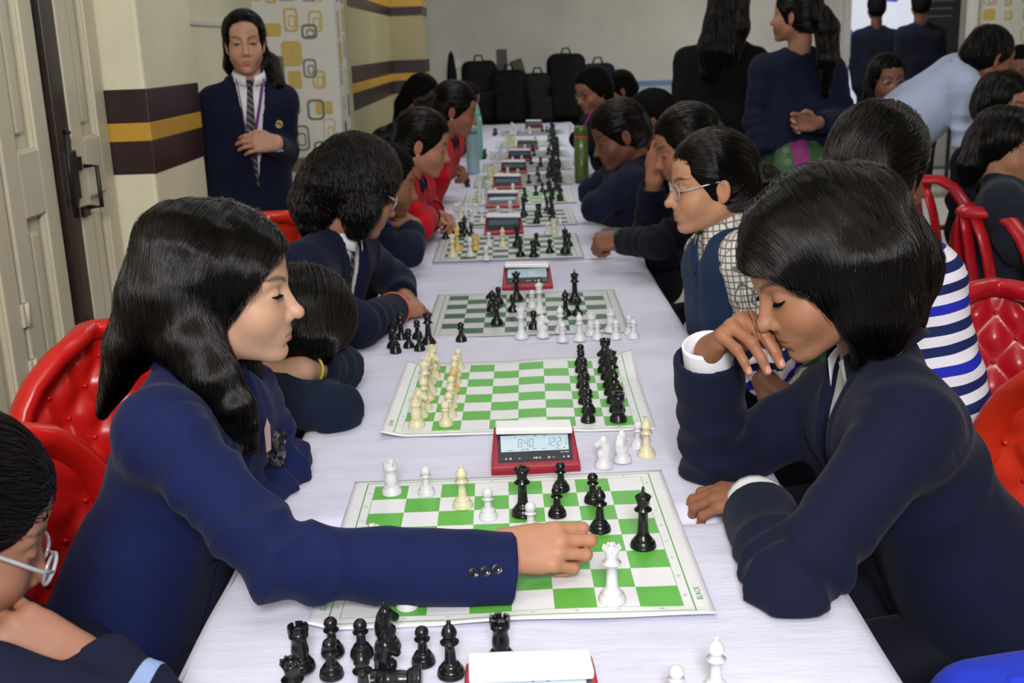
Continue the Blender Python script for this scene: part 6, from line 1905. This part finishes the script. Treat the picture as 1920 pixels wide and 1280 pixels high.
R_ = frame(n_, (0, 0, 1)); m = MB(); m.tube([p_ + n_ * 0.003 + R_[:, 0] * a + R_[:, 2] * b for a, b in ((-.006, -.008), (-.004, .004), (.004, .007), (.007, 0))], 0.0022, 6); P.part('crest_emblem', m, simple('dark thread', (36, 30, 30), 0.8))
m = MB(); w_ = A((524, 285, 4.27)); m.lathe([(0.016, 0), (0.018, 0.003), (0.016, 0.009), (0.001, 0.009)], tuple(w_), 14); P.part('wrist_watch', m, simple('grey watch glass', (90, 110, 130), 0.15))

# ---- standing adults at the back
P = figure('standing person in black jacket with long loose hair, back turned', dict(head=(1372, 2, 5.85), neck=(1362, 70, 5.85), hip=(1340, 300, 5.85), shL=(1288, 112, 5.85), shR=(1418, 112, 5.92), elL=(1275, 215, 5.82), wrL=(1290, 300, 5.75), elR=(1425, 215, 5.95), wrR=(1420, 280, 5.85)),
    (0.55, 0.83, 0.0), (0, 0, 1), (150, 105, 84), 0.5, BLACKC, 0.012, 0.007, 1.05, 1.15, 1.1, 71, None, None,
    dict(style='down', res=0.010, n=1800, off=0.016, rad=0.0009, extra=[([(0, -0.06, 0.02), (-0.01, -0.09, -0.10), (-0.03, -0.12, -0.22), (-0.05, -0.12, -0.32)], [0.085, 0.085, 0.085, 0.06]), ([(0.05, -0.04, 0.0), (0.06, -0.08, -0.12), (0.04, -0.11, -0.24)], [0.05, 0.06, 0.05])]), cuff=0.05)
standing_legs(P, SKIRT)
P = figure('standing teacher in navy jacket over green sari, one hand held open', dict(head=(1492, 28, 5.2), neck=(1498, 92, 5.2), hip=(1492, 278, 5.2), shL=(1432, 128, 5.2), shR=(1560, 130, 5.28), elL=(1415, 230, 5.15), wrL=(1430, 290, 5.05), elR=(1582, 220, 5.20), wrR=(1535, 232, 5.0)),
    (-0.80, 0.58, 0.0), (0, 0, 1), (168, 120, 98), 0.5, NAVY_D, 0.010, 0.006, 1.0, 1.12, 1.05, 73, None,
    [dict(side='R', dirn=(-0.85, -0.4, 0.15), dorsal=(0.25, 0.9, 0.1), curls=[(0.3, 0.3, 0.2), (0.5, 0.5, 0.3), (0.6, 0.6, 0.3), (0.7, 0.6, 0.3)], wrist=(1525, 232, 4.97), scale=1.1)],
    dict(style='tied', res=0.009, n=2000, off=0.013, rad=0.0009, tail=[(0.0, -0.115, 0.0), (0.015, -0.14, -0.06), (0.02, -0.15, -0.20), (0.02, -0.14, -0.34)], tail_r=[0.04, 0.05, 0.045, 0.02]), cuff=0.048)
t = NT('green printed silk')
co = t.coord()
vz = t.n('ShaderNodeTexVoronoi'); vz.inputs['Scale'].default_value = 17; t.l(co, vz.inputs['Vector'])
spots = t.math('LESS_THAN', vz.outputs['Distance'], 0.30)
sx = t.n('ShaderNodeSeparateXYZ'); t.l(co, sx.inputs[0])
stripe = t.math('LESS_THAN', t.math('ABSOLUTE', t.math('ADD', sx.outputs[0], 0.025)), 0.036)
t.set(Base_Color=t.mix(stripe, t.mix(spots, t.ramp(t.noise(7, 2, .5, co), [(0.4, srgb(24, 84, 66)), (0.6, srgb(52, 80, 30))]), srgb(84, 112, 72)), srgb(128, 26, 100)), Roughness=0.55)
SARI = t.m
hp_ = P.J['hip']
def sari(p):
    d = s_chain(p, [hp_ + V3(-0.02, -0.05, -0.15), V3(hp_[0], hp_[1], 0.45), V3(hp_[0], hp_[1], 0.05)], [0.21, 0.23, 0.26], 0.05)
    a = np.arctan2(p[:, 1] - hp_[1], p[:, 0] - hp_[0])
    d = d + 0.003 * np.sin(a * 13)
    return np.maximum(d, -p[:, 2])
sdf_object('sari', sari, hp_ * V3(1, 1, 0) - V3(0.34, 0.34, 0.02), hp_ + V3(0.34, 0.34, 0.28), 0.014, SARI, P.root, None, P.org, 0)
for (lb, hx, Y, hy) in (('slim dark figure standing in the bright doorway', 1643, 10.6, 14), ('broad dark figure standing beside another at the doorway', 1726, 10.2, 8)):
    k = 10.6 / Y
    P = figure(lb, dict(head=(hx, hy, Y), neck=(hx, hy + 36, Y), hip=(hx, hy + 150, Y), shL=(hx - 33, hy + 55, Y), shR=(hx + 33, hy + 55, Y), elL=(hx - 40, hy + 110, Y), wrL=(hx - 36, hy + 155, Y - .05), elR=(hx + 40, hy + 110, Y), wrR=(hx + 36, hy + 155, Y - .05)),
        (0.1, 1, 0), (0, 0, 1), (120, 84, 66), 0.5, NAVY_K, 0.018, 0.010, 1.0, 1.1, 1.1, 77, None, None, dict(style='tied', res=0.016, off=0.012))
    standing_legs(P, SKIRT, res=0.02)
# ---- man bending over in pale blue shirt
def man():
    J = dict(head=(1852, 108, 5.15), neck=(1800, 138, 5.15), hip=(1655, 262, 5.12), shR=(1808, 165, 4.93), shL=(1800, 128, 5.40), elR=(1812, 262, 4.90), wrR=(1850, 318, 4.98), elL=(1830, 235, 5.42), wrL=(1880, 285, 5.36))
    pr = Person('man in pale blue shirt bending over a table', J, (0.82, 0.30, -0.48), (0.45, 0.1, 0.88), 1.12, (150, 100, 78), 0.2, 0.009, 0.005)
    pr.head()
    pr.hand('R', (0.6, 0.0, -0.8), (0.3, -0.9, 0.2), wrist=(1852, 320, 4.98), res=0.005)
    pr.body()
    D = Dress(pr.J, 1.22, 1.16, 81, 1.6, 0.058, None, 1.1)
    pr.cloth('shirt', BLUE_SHIRT, D, 0.009)
    collar_mesh(pr, BLUE_SHIRT, 0.066, 0.026, 0.4, 0.014, 'shirt_collar')
    std_hair(pr, 'down', 0.008, 900, 0.006, hairline=0.075, face_w=0.070, rad=0.0008, length=0.05)
    hip = pr.J['hip']
    def fn(p):
        d = None
        for sg in (-1, 1):
            a = hip + D.ax * sg * 0.09; k = V3(a[0] + 0.04, a[1], 0.50); ft = V3(a[0], a[1], 0.06)
            e = s_chain(p, [a, k, ft], [0.125, 0.085, 0.06], 0.04); d = e if d is None else smin(d, e, 0.03)
        return d
    sdf_object('trousers', fn, V3(hip[0] - .35, hip[1] - .35, 0.0), V3(hip[0] + .35, hip[1] + .35, hip[2] + .16), 0.014, SKIRT, pr.root, None, pr.org, 0)
man()
# ---- seated people by the far tables on the door side
P = figure('girl in red jacket with round glasses looking up from behind the man', dict(head=(1662, 150, 5.7), neck=(1655, 195, 5.72), hip=(1630, 320, 5.75), shR=(1598, 225, 5.7), shL=(1700, 225, 5.75), elR=(1580, 290, 5.6), wrR=(1610, 320, 5.45), elL=(1715, 290, 5.65), wrL=(1690, 320, 5.5)),
    (0.12, -0.98, -0.1), (0, 0, 1), (140, 94, 76), 0.6, RED_KNIT, 0.011, 0.005, 1.0, 1.0, 1.0, 83, None, None, dict(style='down', res=0.010, n=600, off=0.012, rad=0.0009, extra=[([(0.06, -0.03, 0), (0.07, -0.01, -0.1), (0.075, 0.01, -0.2)], [0.035, 0.035, 0.02]), ([(-0.06, -0.03, 0), (-0.07, -0.01, -0.1)], [0.035, 0.03])]), legs=(0, -1, 0), collar=NAVY_K)
glasses_mesh(P, M['frame_silver'], M['lens'], r=0.0016)
figure('girl glancing sideways in dark jacket with red collar', dict(head=(1882, 198, 4.5), neck=(1880, 262, 4.52), hip=(1850, 430, 4.55), shR=(1815, 300, 4.45), shL=(1935, 300, 4.6), elR=(1800, 380, 4.38), wrR=(1850, 410, 4.28), elL=(1950, 380, 4.7), wrL=(1920, 410, 4.5)),
    (0.55, -0.82, -0.12), (0, 0, 1), (170, 120, 96), 0.6, NAVY_K, 0.011, 0.005, 1.02, 1.0, 1.0, 85, None, None, dict(style='down', res=0.010, n=800, off=0.014, rad=0.0009, extra=[([(0.055, -0.04, 0), (0.065, -0.03, -0.1)], [0.04, 0.03])]), legs=(0, -1, 0), collar=RED_KNIT)
GREY_HOOD = fabric('charcoal blue sweatshirt', (34, 38, 52), 0.92, 0.05)
figure('girl in charcoal sweatshirt seated on a slatted red chair', dict(head=(1884, 276, 3.80), neck=(1878, 340, 3.78), hip=(1878, 520, 3.75), shR=(1880, 378, 3.58), shL=(1890, 362, 3.94), elR=(1905, 460, 3.52), wrR=(1950, 500, 3.60), elL=(1930, 450, 3.98), wrL=(1975, 500, 3.85)),
    (0.70, -0.66, -0.25), (0.2, 0, 1), (176, 126, 98), 0.35, GREY_HOOD, 0.010, 0.0045, 1.04, 1.08, 1.1, 87, None, None, dict(style='down', res=0.008, n=1500, off=0.014, rad=0.0008, extra=[([(0.05, -0.05, 0.0), (0.055, -0.06, -0.08), (0.05, -0.06, -0.13)], [0.05, 0.045, 0.025]), ([(-0.03, -0.07, 0.0), (-0.03, -0.09, -0.10)], [0.06, 0.045])]), legs=(1, 0, 0), collar=GREY_HOOD)
figure('dim brown faced person at the edge behind the bending man', dict(head=(1912, 135, 5.5), neck=(1910, 185, 5.5), hip=(1905, 310, 5.5), shR=(1870, 215, 5.45), shL=(1960, 215, 5.55), elR=(1862, 270, 5.4), wrR=(1890, 290, 5.3), elL=(1970, 270, 5.5), wrL=(1940, 290, 5.3)),
    (-0.5, -0.85, -0.1), (0, 0, 1), (130, 86, 66), 0.5, NAVY_K, 0.013, 0.006, 1.0, 1.0, 1.0, 89, None, None, dict(style='tied', res=0.011, off=0.012), legs=(0, -1, 0))

# ---- girl at the near corner, glasses slipping, cheek on her hand
def corner_girl():
    J = dict(head=(-95, 985, 1.13), neck=(-150, 1120, 1.16), hip=(-260, 1560, 1.12), shL=(-40, 1180, 1.30), shR=(-240, 1260, 0.98), elR=(345, 1400, 1.02), wrR=(168, 1262, 1.09), elL=(160, 1240, 1.42), wrL=(110, 1330, 1.30))
    pr = Person('girl with glasses slipping down resting her cheek on her hand at the near corner', J, (0.74, 0.46, -0.48), (0.4, 0.22, 0.88), 1.02, (158, 112, 90), 0.2, 0.006, 0.003)
    pr.head(lashes=False)
    pr.hand('R', (-0.86, 0.1, 0.45), (-0.1, -0.75, 0.65), [(0.5, 0.8, 0.4)] * 4, None, 1.05, wrist=(150, 1248, 1.09), res=0.0026)
    pr.body()
    t = NT('navy jacket with pale sleeve stripes')
    co = t.coord(); sx = t.n('ShaderNodeSeparateXYZ'); t.l(co, sx.inputs[0])
    st = t.math('LESS_THAN', t.math('ABSOLUTE', t.math('SUBTRACT', t.math('FRACT', t.math('MULTIPLY', sx.outputs[0], 22.0)), 0.5)), 0.17)
    hi_ = t.math('MULTIPLY', st, t.math('GREATER_THAN', sx.outputs[0], 0.36))
    t.set(Base_Color=t.mix(hi_, srgb(20, 24, 48), srgb(150, 170, 214)), Roughness=0.88, Specular_IOR_Level=0.2)
    D = Dress(pr.J, 1.0, 1.0, 93, 1.0, 0.052)
    pr.cloth('jacket', t.m, D, 0.007)
    collar_mesh(pr, NAVY_K, 0.068, 0.03, 0.5, 0.02, 'collar', 0.004)
    std_hair(pr, 'tied', 0.006, 4000, 0.012, rad=0.0005, hairline=0.050, face_w=0.070, side=-0.02)
    glasses_mesh(pr, M['frame_clear'], M['lens'], y=0.112, drop=-0.012, r=0.0022)
    legs_mesh(pr, pr.J['hip'], (1, 0, 0), 0.45, SKIRT)
corner_girl()
# ================================================================== red plastic chairs
def red_plastic(name, rgb):
    t = NT(name); co = t.coord(); c = srgb(*rgb)
    sc = t.noise(14, 5, 0.7, co)
    base = t.ramp(t.noise(5, 3, 0.5, co), [(0.3, tuple(x * 0.9 for x in c)), (0.7, c)])
    base = t.mix(t.math('MULTIPLY', t.math('GREATER_THAN', sc, 0.70), 0.35), base, srgb(120, 60, 50))
    t.set(Base_Color=base, Roughness=t.ramp(sc, [(0.3, (0.22,) * 3), (0.8, (0.42,) * 3)]), Specular_IOR_Level=0.5)
    t.bump(t.noise(160, 2, .5, co), 0.05, 0.001)
    return t.m
M['red1'] = red_plastic('bright red plastic', (206, 26, 22))
M['red2'] = red_plastic('crimson plastic', (188, 22, 38))
M['red3'] = red_plastic('orange red plastic', (214, 52, 28))
def chair(x, y, rz, mat, label, slats=False, group='red plastic chairs', arms=True):
    c = empty('plastic_chair', (x, y, 0), rz, label, 'chair', group)
    SZ = 0.43
    # seat: dished rounded slab
    n = 14; top = []; 
    for i in range(n + 1):
        for j in range(n + 1):
            u, v = i / n * 2 - 1, j / n * 2 - 1
            k = 1 - 0.10 * (u * u * v * v)
            top.append((u * 0.225 * k + 0.0, v * (0.225 + 0.012 * u) * k, SZ - 0.018 * (1 - u * u) * (1 - v * v) - 0.02 * max(0, u) ** 6))
    N = n + 1
    q = [[i * N + j, i * N + N + j, i * N + N + j + 1, i * N + j + 1] for i in range(n) for j in range(n)]
    rim = [i * N for i in range(N)] + [n * N + j for j in range(1, N)] + [i * N + n for i in range(n - 1, -1, -1)] + [j for j in range(n - 1, 0, -1)]
    m = MB(); vs = top + [(a, b, z - 0.03) for a, b, z in top]; K = N * N
    fs = q + [[k + K for k in f[::-1]] for f in q] + [[rim[i] + K, rim[(i + 1) % len(rim)] + K, rim[(i + 1) % len(rim)], rim[i]] for i in range(len(rim))]
    m.add(vs, fs, True); m.build('seat', mat, c)
    def bp(u, v, o=0.0):
        hw = 0.195 + 0.05 * math.sin(min(v, 1) * 2.2) - 0.02 * v
        zt = SZ - 0.02 + v * 0.50
        if v > 0.62: hw *= math.sqrt(max(0.0, 1 - ((v - 0.62) / 0.40) ** 2 * 0.97))
        xx = -0.205 - 0.11 * v + 0.085 * u * u * (0.7 + .3 * v)
        return V3(xx + o, u * hw, zt)
    # rim of the back
    ol = [bp(-1, v) for v in np.linspace(0, 0.95, 12)] + [bp(u, 1.0) for u in np.linspace(-0.9, 0.9, 7)] + [bp(1, v) for v in np.linspace(0.95, 0, 12)]
    MB().tube(ol, 0.026 if slats else 0.036, 10, flat=(0.62, 1.0)).build('back_rim', mat, c)
    if not slats:
        nu, nv = 56, 60; vs = []
        for i in range(nu + 1):
            for j in range(nv + 1):
                u, v = (i / nu * 2 - 1) * 0.97, 0.02 + j / nv * 0.965
                a = u * 4.6 + v * 9.0; b = u * 4.6 - v * 9.0
                h = 0.017 * abs(math.sin(PI * a / 2)) * abs(math.sin(PI * b / 2))
                ed = min(1, (1 - abs(i / nu * 2 - 1)) * 9, (nv - j) / nv * 9, j / nv * 9)
                vs.append(bp(u, v, -0.006 + h * ed))
        N2 = nv + 1
        fs = [[i * N2 + j, i * N2 + j + 1, i * N2 + N2 + j + 1, i * N2 + N2 + j] for i in range(nu) for j in range(nv)]
        K = len(vs); vs2 = [p - V3(0.014, 0, 0) * 1.0 for p in vs]
        m = MB(); m.add(vs + vs2, fs + [[k + K for k in f[::-1]] for f in fs], True)
        pn = m.build('tufted_panel', mat, c)
        m = MB()
        for ka in range(-6, 14):
            for kb in range(-14, 8):
                a, b = ka * 2.0, kb * 2.0
                u = (a + b) / 9.2; v = (a - b) / 18.0
                if abs(u) < 0.88 and 0.08 < v < 0.9: m.lathe([(0.0005, -0.006), (0.005, -0.003), (0.006, 0), (0.004, 0.004), (0.0005, 0.005)], tuple(bp(u, v, 0.0)), 8)
        o = m.build('tuft_buttons', mat, pn); o['kind'] = 'stuff'
    else:
        for u in (-0.38, 0.0, 0.38):
            MB().tube([bp(u, v) for v in np.linspace(0.0, 0.97, 9)], 0.020, 8, flat=(0.35, 1.0)).build('back_slat', mat, c)
        MB().tube([bp(u, 0.06) for u in np.linspace(-1, 1, 9)], 0.03, 8, flat=(0.4, 1.0)).build('back_rail', mat, c)
    for sg in (-1, 1):
        pts = [bp(sg, 0.5), bp(sg, 0.5) + V3(0.06, sg * 0.015, 0.0), V3(-0.08, sg * 0.268, 0.655), V3(0.06, sg * 0.272, 0.65), V3(0.16, sg * 0.268, 0.63), V3(0.205, sg * 0.258, 0.56), V3(0.212, sg * 0.245, 0.46), V3(0.215, sg * 0.24, 0.40)]
        P_ = np.array(pts); tt = np.linspace(0, len(pts) - 1, 26)
        sm = np.stack([np.interp(tt, range(len(pts)), P_[:, k]) for k in range(3)], 1)
        for _ in range(3): sm[1:-1] = (sm[:-2] + 2 * sm[1:-1] + sm[2:]) / 4
        if arms: MB().tube(sm, 0.026, 8, flat=(1.0, 0.45)).build('armrest', mat, c)
        for fx in (0.20, -0.20):
            MB().tube([(fx, sg * 0.205, SZ - 0.02), (fx * 1.12, sg * 0.225, 0.2), (fx * 1.22, sg * 0.24, 0.001)], [0.032, 0.027, 0.022], 8).build('leg', mat, c)
    return c
chair(-0.715, 2.150, -0.80, M['red1'], 'bright red tufted plastic chair behind the reaching girl and the doors')
chair(-0.600, 1.560, -0.25, M['red1'], 'red plastic armchair the reaching girl sits on')
chair(-0.830, 1.020, -0.20, M['red1'], 'red plastic chair under the corner girl with glasses')
chair(-0.640, 3.860, -0.45, M['red3'], 'orange red plastic chair behind the curly haired girl')
chair(1.000, 2.190, -PI / 2 - 0.30, M['red2'], 'crimson tufted plastic chair with scratches behind the striped top girl')
chair(0.690, 1.720, PI + 0.10, M['red3'], 'orange red plastic chair the thinking girl sits on', arms=False)
chair(1.770, 3.660, 0.15, M['red2'], 'slatted red chair under the girl in the charcoal sweatshirt', True)
chair(1.900, 4.550, 0.25, M['red2'], 'slatted red chair standing behind the first slatted one', True)

# ================================================================== bags at the end of the row
M['bag_black'] = fabric('black nylon', (15, 15, 18), 0.7, 0.0, 500, 0.2)
M['bag_navy'] = fabric('dark navy nylon', (16, 18, 30), 0.7, 0.0, 500, 0.2)
M['bag_grey'] = fabric('dark grey nylon', (30, 29, 30), 0.75, 0.0, 500, 0.2)
M['card'] = simple('grey brown board', (98, 92, 88), 0.8)
dk = empty('bag_table', (0.30, 11.65, 0), 0, 'low desk at the end of the hall carrying the heap of bags', 'table')
MB().box((0, 0, 0.64), (1.7, 0.6, 0.04), None, 0.004).build('tabletop', M['table_wood'], dk)
for sx_ in (-0.8, 0.8):
    for sy_ in (-0.25, 0.25): MB().box((sx_, sy_, 0.31), (0.05, 0.05, 0.62)).build('leg', M['table_wood'], dk)
def bag(x, y, z, w, d, h, rz, mat, label, lean=0.0):
    b = empty('school_bag', (x, y, z), rz, label, 'bag', 'heap of school bags')
    b.rotation_euler = (0, lean, rz)
    sd = int(abs(x) * 100 + h * 1000)
    fn = lambda p: smin(s_box(p, (0, 0, h / 2), (w / 2, d / 2, h / 2), None, min(w, d) * 0.32), s_box(p, (0, -d / 2, h * 0.33), (w * 0.38, 0.05, h * 0.24), None, 0.04), 0.03) + 0.010 * wob(p, 14, sd) + 0.005 * wob(p, 33, sd + 1)
    sdf_object('bag_body', fn, (-w / 2 - .06, -d / 2 - .12, -0.02), (w / 2 + .06, d / 2 + .06, h + .06), 0.016, mat, b)
    MB().tube([(-0.05, 0, h - 0.01), (-0.03, 0, h + 0.05), (0.03, 0, h + 0.05), (0.05, 0, h - 0.01)], 0.01, 6).build('handle', mat, b)
    for sg in (-1, 1): MB().tube([(sg * w * 0.25, d / 2 - 0.02, h - 0.05), (sg * w * 0.3, d / 2 + 0.05, h * 0.6), (sg * w * 0.3, d / 2, h * 0.12)], 0.02, 6, flat=(1, .4)).build('strap', mat, b)
for i, a in enumerate([(-0.32, 11.6, 0.36, 0.26, 0.66, 0.2, 'bag_black', 'upright'), (-0.02, 11.55, 0.36, 0.26, 0.56, -0.1, 'bag_black', 'squat'), (0.27, 11.6, 0.34, 0.26, 0.52, 0.15, 'bag_grey', 'dark grey'), (0.56, 11.6, 0.38, 0.28, 0.70, -0.2, 'bag_black', 'bulging'), (0.88, 11.6, 0.34, 0.26, 0.60, 0.1, 'bag_navy', 'dark navy')]):
    bag(a[0], a[1], 0.676, a[2], a[3], a[4], a[5], M[a[6]], '%s black school bag in the heap at the far end' % a[7] if a[6] == 'bag_black' else '%s school bag in the heap at the far end' % a[7])
for (px, py, px2, Y, w, lb) in ((940, 92, 946, 11.86, 0.11, 'upright grey board standing out of the dark bags'), (966, 112, 1004, 11.80, 0.13, 'slanting grey board leaning out of the dark bags')):
    tp = at_y(px, py, Y); bt = at_y(px2, 200, Y); bt[2] = 0.664; d_ = tp - bt; an = math.atan2(d_[0], d_[2])
    o = MB().box((0, 0, np.linalg.norm(d_) / 2), (w, 0.03, np.linalg.norm(d_)), None, 0.01).build('board_offcut', M['card'], None, tuple(bt))
    o.rotation_euler = (0, an, 0)
    tag(o, lb, 'board')
um = empty('umbrella', tuple(at_y(848, 160, 12.2) * V3(1, 1, 0)), 0, 'black folded umbrella standing upright by the far wall', 'umbrella')
zt = at_y(843, 95, 12.2)[2]
MB().lathe([(0.004, 0), (0.006, 0.15), (0.05, 0.5), (0.055, zt - 0.25), (0.03, zt - 0.05), (0.004, zt)], n=12).build('canopy', M['bag_black'], um)

# ================================================================== odds and ends by the thinking girl
q_ = at_z(1925, 905, 0.42)
st = empty('wooden_stool', (q_[0] + 0.18, q_[1], 0), 0.3, 'low wooden stool with orange brown top behind the thinking girl', 'stool')
M['stool_top'] = simple('varnished orange wood', (190, 124, 66), 0.35, var=0.2, nscale=12)
M['stool_leg'] = simple('dark red wood', (92, 30, 28), 0.5)
MB().box((0, 0, 0.405), (0.38, 0.30, 0.03), None, 0.005).build('top', M['stool_top'], st)
for sx_ in (-0.15, 0.15):
    for sy_ in (-0.11, 0.11): MB().box((sx_, sy_, 0.195), (0.04, 0.04, 0.39), None, 0.003).build('leg', M['stool_leg'], st)
q_ = at_y(1935, 1272, 1.22)
b = empty('blue_bag', (q_[0] + 0.02, q_[1], 0), 0.2, 'bright blue cloth bag standing at the near corner below the thinking girl', 'bag')
M['blue_cloth'] = fabric('bright blue cloth', (36, 60, 200), 0.85, 0.05)
hb_ = q_[2]
fn = lambda p: s_box(p, (0, 0, hb_ / 2), (0.13, 0.11, hb_ / 2), None, 0.07) + 0.006 * wob(p, 18, 4)
sdf_object('bag_body', fn, (-0.2, -0.18, -0.01), (0.2, 0.18, hb_ + 0.05), 0.012, M['blue_cloth'], b)
MB().tube([(-0.05, 0, hb_ - 0.02), (-0.05, 0, hb_ + 0.0), (0.05, 0, hb_ + 0.0), (0.05, 0, hb_ - 0.02)], 0.01, 6).build('handle', M['blue_cloth'], b)
